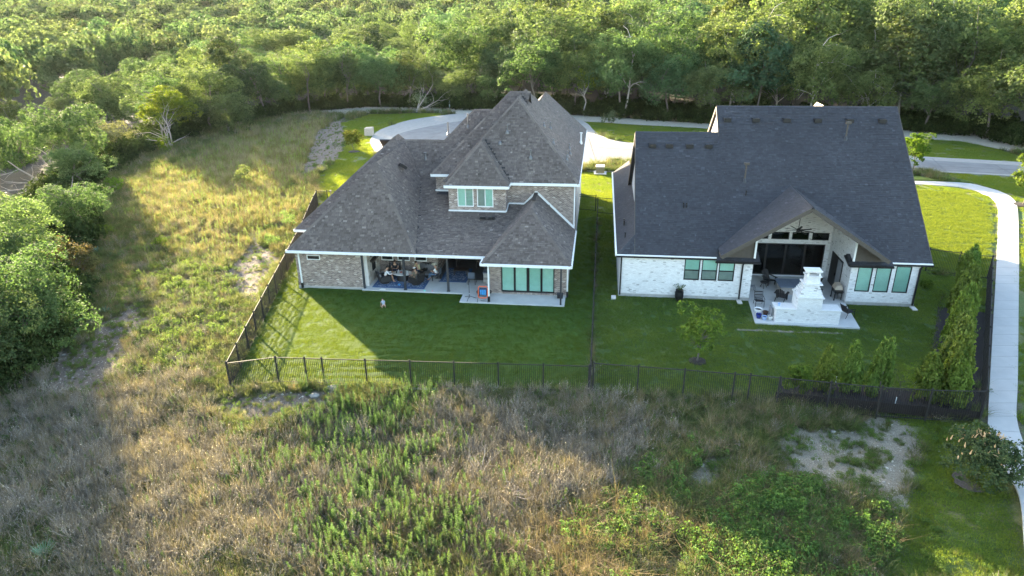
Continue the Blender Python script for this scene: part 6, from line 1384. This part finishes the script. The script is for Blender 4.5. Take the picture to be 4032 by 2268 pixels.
# ---- people
def skin_obj(name, verts, edges, rad, mat, parent, lvl=1, root=0):
    me = bpy.data.meshes.new(name); me.from_pydata(verts, edges, []); me.materials.append(M[mat]); o = addobj(name, me, parent)
    md = o.modifiers.new('skin', 'SKIN'); md.use_smooth_shade = True
    for i, r in enumerate(rad):
        r = r if isinstance(r, tuple) else (r, r); me.skin_vertices[0].data[i].radius = r
    me.skin_vertices[0].data[root].use_root = True
    s = o.modifiers.new('sub', 'SUBSURF'); s.levels = s.render_levels = lvl; return o
def person(L, u, v, ang, label, shirt, legs, pose, hat=None, long_sleeve=False, long_legs=False, s=1.0, z=.1, group=None):
    """front +y; pose: dict of joints"""
    t = empty('person', loc(L, u, v, z), RZ1 + math.radians(ang), label, 'person', group); t.scale = (s, s, s); J = {k: Vector(p) for k, p in pose.items()}
    V = []; E_ = []; R = []
    def add(p, r, par=None):
        V.append(tuple(p)); R.append(r)
        if par is not None: E_.append((par, len(V) - 1))
        return len(V) - 1
    pe_ = add(J['pelvis'], .13); sp = add(J['pelvis'].lerp(J['chest'], .5), (.125, .10), pe_); ch_ = add(J['chest'], (.15, .11), sp); nk = add(J['neck'], .055, ch_); up_ = (J['head'] - J['neck']).normalized()
    h0 = add(J['head'] - up_ * .06, (.07, .085), nk); h1_ = add(J['head'] + up_ * .03, (.082, .10), h0); h2_ = add(J['head'] + up_ * .10, (.06, .07), h1_)
    hands = []
    for sx, q in ((-1, 'L'), (1, 'R')):
        sh = add(J['sh' + q], .055, ch_); el = add(J['el' + q], .042, sh); wr = add(J['ha' + q].lerp(J['el' + q], .28), .028, el); d = (J['ha' + q] - J['el' + q]).normalized(); pm = add(J['ha' + q], (.042, .018), wr)
        side = d.cross(Vector((0, 0, 1))).normalized() if abs(d.z) < .9 else Vector((1, 0, 0)); dn = side.cross(d).normalized() * -1
        for i, (off, ln) in enumerate(((-.033, .065), (-.011, .078), (.011, .074), (.033, .06))):
            f0 = add(J['ha' + q] + side * off + d * .045, .0095, pm); f1 = add(V_ := J['ha' + q] + side * off * 1.15 + d * (.045 + ln * .5) + dn * .006, .009, f0); add(Vector(V_) + d * ln * .4 + dn * .022, .0075, f1)
        th = add(J['ha' + q] - side * .05 + d * .01, .011, wr); add(J['ha' + q] - side * .068 + d * .05 + dn * .01, .009, th)
        hp = add(J['hip' + q], .095, pe_); kn = add(J['kn' + q], .062, hp); an = add(J['an' + q], .038, kn); fd = (J['toe' + q] - J['an' + q]); hl = add(J['an' + q] - fd * .2 + Vector((0, 0, -.03)), (.03, .03), an); tb = add(J['an' + q] + fd * .6 + Vector((0, 0, -.02)), (.04, .028), an); add(J['toe' + q], (.035, .02), tb)
    skin_obj('body', V, E_, R, 'skin', t, 2)
    # shirt
    V2 = [J['pelvis'] + Vector((0, 0, .04)), J['pelvis'].lerp(J['chest'], .5), J['chest'], J['chest'].lerp(J['neck'], .7)]; R2 = [(.15, .125), (.145, .12), (.17, .125), .07]; E2 = [(0, 1), (1, 2), (2, 3)]
    for q in 'LR':
        i = len(V2); V2 += [J['sh' + q], J['sh' + q].lerp(J['el' + q], .62)]; R2 += [.07, .062]; E2 += [(2, i), (i, i + 1)]
        if long_sleeve: V2 += [J['el' + q], J['el' + q].lerp(J['ha' + q], .75)]; R2 += [.055, .042]; E2 += [(i + 1, i + 2), (i + 2, i + 3)]
    skin_obj('shirt', [tuple(v) for v in V2], E2, R2, shirt, t, 1, 1)
    V3 = [J['pelvis'] + Vector((0, 0, .06)), J['pelvis']]; R3 = [(.135, .12), (.155, .135)]; E3 = [(0, 1)]
    for q in 'LR':
        i = len(V3); V3 += [J['hip' + q], J['hip' + q].lerp(J['kn' + q], .55), J['hip' + q].lerp(J['kn' + q], .92)]; R3 += [.108, .095, .082]; E3 += [(1, i), (i, i + 1), (i + 1, i + 2)]
        if long_legs: V3 += [J['kn' + q], J['an' + q] + Vector((0, 0, .05))]; R3 += [.075, .055]; E3 += [(i + 2, i + 3), (i + 3, i + 4)]
    skin_obj('trousers' if long_legs else 'shorts', [tuple(v) for v in V3], E3, R3, legs, t, 1, 1)
    fw = Vector((0, 1, 0)); fw = (fw - up_ * fw.dot(up_)).normalized(); hc = J['head'] + up_ * .035
    part('nose', 'skin', t, lambda mb: mb.ball(tuple(hc + fw * .100 - up_ * .02), .018, 6, 5)); sd_ = fw.cross(up_)
    for k in (-1, 1):
        part('eye', 'hair', t, lambda mb: mb.ball(tuple(hc + fw * .088 + sd_ * .032 * k + up_ * .012), .011, 6, 5)); part('ear', 'skin', t, lambda mb: mb.ball(tuple(hc + sd_ * .085 * k), .022, 6, 5, sc=(.5, 1, 1.2)))
    part('mouth', 'bowl_red', t, lambda mb: mb.ball(tuple(hc + fw * .088 - up_ * .052), .018, 6, 5, sc=(1, .4, .3)))
    part('hair', 'hair', t, lambda mb: mb.ball(tuple(hc - fw * .018 + up_ * .03), .104, 12, 8, sc=(.88, 1, .92)), True)
    if hat:
        kind, mt = hat; c = hc + up_ * .075
        if kind == 'straw': part('hat', mt, t, lambda mb: (mb.lathe([(.001, .12), (.07, .12), (.095, .06), (.10, .01), (.23, .0), (.24, .03), (.235, .015), (.1, -.01)], tuple(c), 16)), True)
        else: part('cap', mt, t, lambda mb: (mb.lathe([(.001, .075), (.06, .07), (.1, .03), (.108, -.02)], tuple(c), 14), mb.box(tuple(c + Vector((-.06, .09, -.02))), tuple(c + Vector((.06, .19, -.008))))), True)
    return t
def seat(hs=.42, lean=0.0, knee=.44, hands=None, foot=.5, hx=.12, open_=.13):
    hs += .09; p = dict(pelvis=(0, -.05, hs), chest=(0, -.05 + lean * .6, hs + .34), neck=(0, -.04 + lean, hs + .50), head=(0, .0 + lean * 1.2, hs + .64))
    hd = hands or ((-.16, .38, hs + .22), (.16, .38, hs + .22))
    for sx, q, h_ in ((-1, 'L', hd[0]), (1, 'R', hd[1])):
        p['sh' + q] = (sx * .19, -.05 + lean * .8, hs + .44); p['el' + q] = (sx * .27, .08 + lean, hs + .20); p['ha' + q] = h_
        p['hip' + q] = (sx * .10, 0, hs - .02); p['kn' + q] = (sx * open_, knee, hs + .0); p['an' + q] = (sx * (open_ + .02), foot, .09); p['toe' + q] = (sx * (open_ + .03), foot + .17, .03)
    return p
person(1, 6.30, 1.53, -62, 'man in white long-sleeved top and dark cap leaning to the patio table', 'white_cloth', 'black_cloth', seat(.42, .12, hands=((-.1, .58, .72), (.16, .56, .70))), ('cap', 'black_cloth'), True)
person(1, 8.52, 1.50, 60, 'man in olive shirt and white cap seen from behind in the front right armchair', 'khaki', 'khaki', seat(.42, -.05), ('cap', 'white_cloth'))
person(1, 6.60, 2.92, -168, 'man in black shirt sitting at the back of the table by the brick wall', 'black_cloth', 'navy', seat(.42, 0, open_=.2))
person(1, 8.42, 2.98, 140, 'person in pale yellow shirt resting a hand on the chin at the table', 'yellow_cloth', 'navy', seat(.42, .16, hands=((-.06, .22, 1.08), (.16, .40, .72))))
person(1, 9.92, 2.3, 82, 'man in straw hat, white shirt and jeans sitting on the dining chair', 'white_cloth', 'denim', seat(.44, .02, hands=((-.08, .32, .74), (.08, .33, .72))), ('straw', 'straw'), False, True)
cp = dict(pelvis=(0, -.12, .34), chest=(0, .22, .60), neck=(0, .33, .70), head=(0, .44, .76), shL=(-.17, .24, .64), shR=(.17, .24, .64), elL=(-.24, .33, .36), elR=(.22, .38, .38), haL=(-.24, .42, .07), haR=(.16, .50, .07), hipL=(-.10, -.1, .32), hipR=(.10, -.1, .32), knL=(-.19, .20, .28), knR=(.19, .20, .28), anL=(-.16, -.12, .09), anR=(.17, -.10, .09), toeL=(-.2, .02, .03), toeR=(.2, .04, .03))
ch_t = person(1, 7.4, -2.85, 25, 'small barefoot child in grey shirt and black shorts crouching on the turf', 'grey_shirt', 'black_cloth', cp, s=.66, z=.02)
# stand, toy, trampoline-like ring
t = mk('tripod_stand', 1, 13.09, -.95, 0, 'thin black tripod stand on the patio corner', 'stand')
part('pole', 'black_metal', t, lambda mb: mb.tube([(0, 0, .1), (0, 0, 1.45)], .018, 8)); part('knob', 'white_trim', t, lambda mb: mb.ball((0, 0, .42), .035, 8, 6))
for a in (-100, 20, 140):
    part('leg', 'black_metal', t, lambda mb: mb.tube([(0, 0, .24), (.5 * math.cos(math.radians(a)), .5 * math.sin(math.radians(a)), .015)], .018, 6))
t = mk('ball_toss_game', 1, 14.12, -1.28, 0, 'orange framed ball toss game with blue pouches and a net', 'game')
fr_ = [(-.33, 0, .35), (-.33, .12, 1.0), (-.25, .14, 1.08), (.25, .14, 1.08), (.33, .12, 1.0), (.33, 0, .35), (.2, -.02, .28), (-.2, -.02, .28), (-.33, 0, .35)]
part('frame', 'orange', t, lambda mb: mb.tube(fr_, .042, 8), True)
for sx in (-1, 1): part('leg', 'black_metal', t, lambda mb: mb.tube([(sx * .33, .0, .38), (sx * .38, -.22, .02)], .02, 6)); part('leg', 'black_metal', t, lambda mb: mb.tube([(sx * .33, .1, .9), (sx * .36, .5, .02)], .02, 6))
for k in (-1, 0, 1): part('pouch', 'blue', t, lambda mb: mb.tube([(k * .15, .03, .50), (k * .15, .06, .86)], [.065, .075], 8))
part('board', 'navy', t, lambda mb: mb.box((-.27, .09, .42), (.27, .11, 1.0)))
mb = MB()
for i in range(7): a = -.24 + i * .08; mb.tube([(a, 0, .34), (a * .7, -.1, .12), (a * .3, -.04, .05)], .006, 4, cap=False)
for zz in (.12, .2, .28): mb.tube([(-.22 * (zz * 2 + .3), -.06, zz), (0, -.12, zz - .03), (.22 * (zz * 2 + .3), -.06, zz)], .006, 4, cap=False)
o = mb.build('net', M['cushion'], t); o['kind'] = 'stuff'
t = mk('floor_ring', 1, 14.0, -.1, 0, 'black round padded ring lying behind the orange game', 'exercise trampoline'); part('rim', 'black_cloth', t, lambda mb: mb.tube([(.5 * math.cos(a * PI / 9), .42 * math.sin(a * PI / 9), .22) for a in range(19)], .06, 8), True); part('mat', 'black_metal', t, lambda mb: mb.lathe([(.48, .2), (.001, .2)], (0, 0, 0), 16))
for a in range(4): part('leg', 'black_metal', t, lambda mb: mb.tube([(.42 * math.cos(a * PI / 2 + .7), .36 * math.sin(a * PI / 2 + .7), .2), (.42 * math.cos(a * PI / 2 + .7), .36 * math.sin(a * PI / 2 + .7), 0)], .02, 6))
# outdoor kitchen counter
t = mk('outdoor_counter', 1, 13.98, 2.9, 0, 'stone outdoor kitchen counter with dark top beside the wing wall', 'counter')
part('core', 'mortar2', t, lambda mb: mb.box((-.32, -.95, 0), (.36, 1.2, .86)))
for j in range(5):
    x_ = -.33
    while x_ < .3:
        w_ = rnd.uniform(.16, .34); x1_ = min(x_ + w_, .36); part('stone', 'stone', t, lambda mb: mb.box((x_ + .008, -.985 - rnd.uniform(0, .015), .01 + j * .17), (x1_ - .008, -.94, .17 + j * .17), tone=rnd.uniform(.2, 1))); x_ = x1_
    v0 = -.95
    while v0 < 1.1:
        w_ = rnd.uniform(.2, .4); v1 = min(v0 + w_, 1.2); part('stone', 'stone', t, lambda mb: mb.box((-.36, v0 + .008, .01 + j * .17), (-.31, v1 - .008, .17 + j * .17), tone=rnd.uniform(.2, 1))); v0 = v1
part('top', 'bluegrey', t, lambda mb: mb.box((-.40, -1.03, .86), (.38, 1.25, .92)))
t2 = mk('counter_grill', 1, 14.0, 3.0, 0, 'steel grill with hood standing on the stone counter', 'grill', None, 1.02); part('hood', 'grey_metal', t2, lambda mb: mb.lathe([(.001, .3), (.2, .26), (.3, .12), (.32, 0)], (0, 0, 0), 10)); part('handle', 'black_metal', t2, lambda mb: mb.tube([(-.33, -.2, .12), (-.33, .2, .12)], .015, 6))
for k, (a, b_, lb) in enumerate([(-.15, -.8, 'short silver bottle at the front of the stone counter'), (.05, -.7, 'taller bottle behind the silver one on the stone counter')]):
    o = part('bottle', 'grey_metal', None, lambda mb: mb.lathe([(.035, 0), (.04, .14), (.015, .2 + .06 * k), (.015, .26 + .06 * k)], (0, 0, 0), 8), loc=loc1(13.98 + a, 2.9 + b_, 1.02)); tag(o, lb, 'bottle')
# shaded sitting room at the back
t = mk('coffee_table', 1, 11.6, 3.7, 0, 'low dark coffee table on the shaded rug', 'table', None, .12); part('top', 'darkwood', t, lambda mb: mb.box((-.55, -.32, .36), (.55, .32, .42)))
for a, b_ in ((-.5, -.28), (.5, -.28), (-.5, .28), (.5, .28)): part('leg', 'darkwood', t, lambda mb: mb.box((a - .03, b_ - .03, 0), (a + .03, b_ + .03, .36)))
t = mk('sideboard', 1, 11.7, 7.4, 0, 'dark sideboard against the back of the covered patio', 'sideboard'); part('cabinet', 'darkwood', t, lambda mb: mb.box((-.8, -.25, .1), (.8, .25, .85))); part('top', 'wood', t, lambda mb: mb.box((-.84, -.29, .85), (.84, .29, .9)))
for a, b_ in ((-.7, -.2), (.7, -.2), (-.7, .2), (.7, .2)): part('leg', 'darkwood', t, lambda mb: mb.box((a - .03, b_ - .03, 0), (a + .03, b_ + .03, .1)))
t = mk('dining_table', 1, 11.75, 5.6, 0, 'dark dining table in the shade behind the patio', 'table'); part('top', 'darkwood', t, lambda mb: mb.box((-.9, -.5, .70), (.9, .5, .76)))
for a, b_ in ((-.8, -.4), (.8, -.4), (-.8, .4), (.8, .4)): part('leg', 'darkwood', t, lambda mb: mb.box((a - .04, b_ - .04, 0), (a + .04, b_ + .04, .7)))
o = part('box', 'wood', None, lambda mb: mb.box((-.25, -.12, 0), (.25, .12, .16)), loc=loc1(11.85, 5.3, .87), rz=RZ1); tag(o, 'small tan wooden box on the dark dining table', 'box')
t = empty('flower_vase', loc1(11.4, 5.4, .87), 0, 'vase of yellow and white flowers on the dark dining table', 'flowers'); part('vase', 'white_glaze', t, lambda mb: mb.lathe([(.05, 0), (.07, .1), (.04, .2), (.05, .22)], (0, 0, 0), 10))
for k in range(9): part('flower', 'yellow_cloth' if k % 2 else 'white_cloth', t, lambda mb: mb.ball((rnd.uniform(-.13, .13), rnd.uniform(-.13, .13), .3 + rnd.uniform(0, .15)), .04, 6, 5))
# small patio things
o = part('home_plate', 'white_trim', None, lambda mb: mb.hexa([(-.22, -.1, 0), (.22, -.1, 0), (.22, .05, 0), (-.1, .14, 0), (-.22, -.1, .03), (.22, -.1, .03), (.22, .05, .03), (-.1, .14, .03)]), loc=loc1(6.4, .2, .1), rz=RZ1); tag(o, 'white flat plate on the patio edge in front of the rug', 'plate')
for u, v, m_, r, lb in ((9.57, .18, plain('aqua_plastic', (.25, .75, .62), .4), .07, 'small aqua toy on the patio edge'), (10.15, .2, plain('pink_plastic', (.75, .30, .30), .4), .05, 'small pink toy on the patio edge'), (7.41, 1.05, M['blue'], .09, 'blue bowl toy on the blue rug')):
    o = part('toy', m_, None, lambda mb: mb.lathe([(r, 0), (r * 1.2, r * .5), (r * .7, r), (.001, r * .9)], (0, 0, 0), 10), loc=loc1(u, v, .1 if u != 7.41 else .125)); tag(o, lb, 'toy')
t = mk('speaker_box', 1, 19.45, -.2, 0, 'small black box on the slab beside the right post of the brown house', 'box'); part('case', 'black_metal', t, lambda mb: mb.box((-.2, -.15, .04), (.2, .15, .34))); part('lid', 'dark_post', t, lambda mb: mb.box((-.21, -.16, .34), (.21, .16, .37)))
# ---- white house porch
def adirondack(u, v, ang, label):
    t = mk('adirondack_chair', 2, u, v, ang, label, 'chair', 'black adirondack chairs round the fire table')
    for i in range(5): part('slat', 'wicker', t, lambda mb: mb.beam((-.24 + i * .12, -.20, .30), (-.24 + i * .12, -.52, 1.02 - .05 * abs(i - 2)), .10, .022, up=(0, 1, 0)))
    for i in range(5): part('slat', 'wicker', t, lambda mb: mb.beam((-.29, .32 - i * .12, .38 - i * .022), (.29, .32 - i * .12, .38 - i * .022), .10, .022))
    for sx in (-1, 1):
        part('leg', 'wicker', t, lambda mb: mb.beam((sx * .32, .33, 0), (sx * .32, .33, .56), .10, .03)); part('leg', 'wicker', t, lambda mb: mb.beam((sx * .29, .36, .36), (sx * .29, -.48, .03), .03, .11)); part('armrest', 'wicker', t, lambda mb: mb.box((sx * .36 - .08, -.35, .56), (sx * .36 + .08, .42, .585)))
adirondack(10.95, 3.35, -150, 'black adirondack chair behind the fire table near the glass doors'); adirondack(11.15, .35, -28, 'black adirondack chair in front of the fire table seen from behind'); adirondack(13.35, .7, 30, 'black adirondack chair mostly hidden behind the white chimney'); adirondack(13.9, 2.6, 115, 'black adirondack chair right of the fire table')
t = mk('fire_table', 2, 12.2, 2.0, 0, 'square fire table with blue-grey panelled top and stone base', 'table'); part('base', 'stone', t, lambda mb: mb.box((-.8, -.6, 0), (.8, .6, .60)))
for a, b_ in ((-.98, -.01), (.01, .98)): part('panel', 'bluegrey', t, lambda mb: mb.box((a, -.78, .60), (b_, .82, .66)))
t = mk('side_table', 2, 10.45, 2.55, 20, 'small black round side table beside the rear adirondack chair', 'table'); part('top', 'wicker', t, lambda mb: mb.lathe([(.001, .42), (.27, .42), (.27, .46), (.001, .46)], (0, 0, 0), 14))
for k in range(3): part('leg', 'wicker', t, lambda mb: mb.beam((.08 * math.cos(k * 2.1), .08 * math.sin(k * 2.1), .42), (.26 * math.cos(k * 2.1), .26 * math.sin(k * 2.1), 0), .04, .04))
t = mk('metal_stool', 2, 9.42, 1.75, 0, 'low grey metal stool against the left wall of the porch', 'stool'); part('seat', 'grey_cloth', t, lambda mb: mb.box((-.25, -.22, .40), (.25, .22, .44)))
for a, b_ in ((-.22, -.2), (.22, -.2), (-.22, .2), (.22, .2)): part('leg', 'black_metal', t, lambda mb: mb.tube([(a, b_, .4), (a * 1.1, b_ * 1.1, 0)], .015, 5))
def slingchair(u, v, ang, label, cush=False):
    t = mk('patio_chair', 2, u, v, ang, label, 'chair', 'black metal patio chairs of the white house')
    part('seat', 'wicker', t, lambda mb: mb.hexa([(-.27, -.22, .36), (.27, -.22, .36), (.27, .28, .42), (-.27, .28, .42), (-.27, -.22, .39), (.27, -.22, .39), (.27, .28, .45), (-.27, .28, .45)]))
    for i in range(5): part('slat', 'cushion' if cush and i % 2 else 'wicker', t, lambda mb: mb.beam((-.25, -.24 - i * .05, .47 + i * .1), (.25, -.24 - i * .05, .47 + i * .1), .03, .075))
    for sx in (-1, 1): part('leg', 'black_metal', t, lambda mb: mb.tube([(sx * .28, .30, .62), (sx * .28, .34, .02)], .016, 6)); part('leg', 'black_metal', t, lambda mb: mb.tube([(sx * .28, -.46, .95), (sx * .28, -.2, .4), (sx * .28, -.34, .02)], .016, 6)); part('armrest', 'black_metal', t, lambda mb: mb.tube([(sx * .29, -.33, .64), (sx * .29, .32, .63)], .02, 6))
slingchair(9.45, -.75, 180, 'black patio chair with striped cushion behind the flower pots', True); slingchair(14.8, -2.0, -65, 'black metal armchair on the right corner of the slab')
def pot(u, v, r, h, mat, label, band=None):
    t = mk('flower_pot', 2, u, v, 0, label, 'flower pot', 'glazed pots on the slab corner'); part('pot', mat, t, lambda mb: mb.lathe([(r * .68, 0), (r * .95, h * .6), (r, h * .9), (r * 1.08, h), (r * .92, h), (r * .86, h * .8)], (0, 0, 0), 18), True); part('soil', 'soil', t, lambda mb: mb.lathe([(r * .9, h * .8), (.001, h * .8)], (0, 0, 0), 14))
    if band:
        for k in range(10): a = k * PI / 5; part('band', 'cobalt', t, lambda mb: mb.hexa([(r * 1.0 * math.cos(a + q) * f, r * 1.0 * math.sin(a + q) * f, h * zz) for f in (.97, 1.03) for q, zz in ((-.12, .5), (.0, .4), (.12, .5), (0, .62))]))
pot(9.12, -2.15, .27, .42, 'white_glaze', 'largest pot, white with a blue pattern, on the slab corner', True); pot(9.05, -2.75, .18, .3, 'cobalt', 'dark cobalt blue pot in front of the patterned pot'); pot(9.58, -2.25, .17, .28, 'brown_glaze', 'brown pot right of the patterned pot'); pot(9.36, -3.0, .16, .27, 'ltblue', 'light blue pot at the front of the slab corner'); pot(9.76, -2.92, .17, .27, 'white_glaze', 'plain white pot nearest the white brick ledge')
o = part('blue_cup', 'ltblue', None, lambda mb: mb.lathe([(.07, 0), (.09, .18), (.08, .18), (.06, .02)], (0, 0, 0), 12), loc=loc2(10.2, -2.85, 1.08)); tag(o, 'light blue cup standing on the left ledge of the white fireplace', 'cup')
o = part('grey_panel', 'grey_cloth', None, lambda mb: mb.box((-.04, -.35, 0), (.04, .35, .72)), loc=loc2(9.82, -2.55, .1), rz=RZ2); tag(o, 'grey panel leaning on the left end of the white fireplace', 'panel')
t = mk('gas_grill', 2, 15.0, 1.0, -90, 'gas grill under a grey-brown cover beside the inner right wall', 'grill')
part('cabinet', 'black_metal', t, lambda mb: mb.box((-.38, -.25, .55), (.38, .25, .8))); part('cover', 'tan_metal', t, lambda mb: mb.hexa([(-.36, -.28, .8), (.36, -.28, .8), (.36, .28, .8), (-.36, .28, .8), (-.3, -.14, 1.12), (.3, -.16, 1.08), (.28, .18, 1.1), (-.3, .16, 1.14)])); part('side_shelf', 'black_metal', t, lambda mb: mb.box((.38, -.22, .74), (.66, .22, .78))); part('side_shelf', 'black_metal', t, lambda mb: mb.box((-.66, -.22, .74), (-.38, .22, .78)))
for a, b_ in ((-.35, -.22), (.35, -.22), (-.35, .22), (.35, .22)): part('leg', 'black_metal', t, lambda mb: mb.box((a - .025, b_ - .025, .06), (a + .025, b_ + .025, .55)))
for a in (-.35, .35): part('wheel', 'black_cloth', t, lambda mb: mb.tube([(a, -.26, .07), (a, -.2, .07)], .07, 10))
part('gas_bottle', 'grey_metal', t, lambda mb: mb.lathe([(.12, .05), (.14, .1), (.14, .32), (.05, .4)], (0, 0, 0), 10))
t = mk('planter', 2, 4.18, -.1, 0, 'black planter with a small fern against the white brick wall', 'planter', None, .0); part('pot', 'black_metal', t, lambda mb: mb.lathe([(.2, 0), (.3, .3), (.3, .6), (.24, .78), (.27, .8), (.22, .78), (.2, .7)], (0, 0, 0), 16), True)
rg2 = np.random.default_rng(9); a = rg2.uniform(0, 6.28, 34); q = rg2.uniform(.15, .45, 34); C = np.stack([np.cos(a) * q, np.sin(a) * q, .78 + .35 - q * .3 + rg2.uniform(0, .15, 34)], 1); V1, F1 = strips(np.tile([[0, 0, .75]], (34, 1)), C, .03, rg2); V2 = leaf_quads(C, rg2.normal(size=(34, 3)), .10, rg2)
o = addobj('fronds', np_mesh('fronds', np.concatenate([V1, V2]), np.concatenate([F1, np.arange(136).reshape(-1, 4) + len(V1)]), LEAF['wood'], rg2.random(68)), t); o['kind'] = 'stuff'

# ------------------------------------------------------------------ air
hz = MB(); hz.box((-990, -230, -9), (990, 1460, 60)); hm = bpy.data.materials.new('haze'); hm.use_nodes = True
hn = hm.node_tree.nodes; hn.clear(); ho = hn.new('ShaderNodeOutputMaterial'); hp = hn.new('ShaderNodeVolumePrincipled'); hp.inputs['Density'].default_value = 0.000015
hp.inputs['Color'].default_value = (.92, .94, .97, 1); hp.inputs['Anisotropy'].default_value = .4; hm.node_tree.links.new(hp.outputs[0], ho.inputs['Volume'])
o = hz.build('haze', hm); tag(o, kind='stuff', label='thin evening haze', cat='haze')
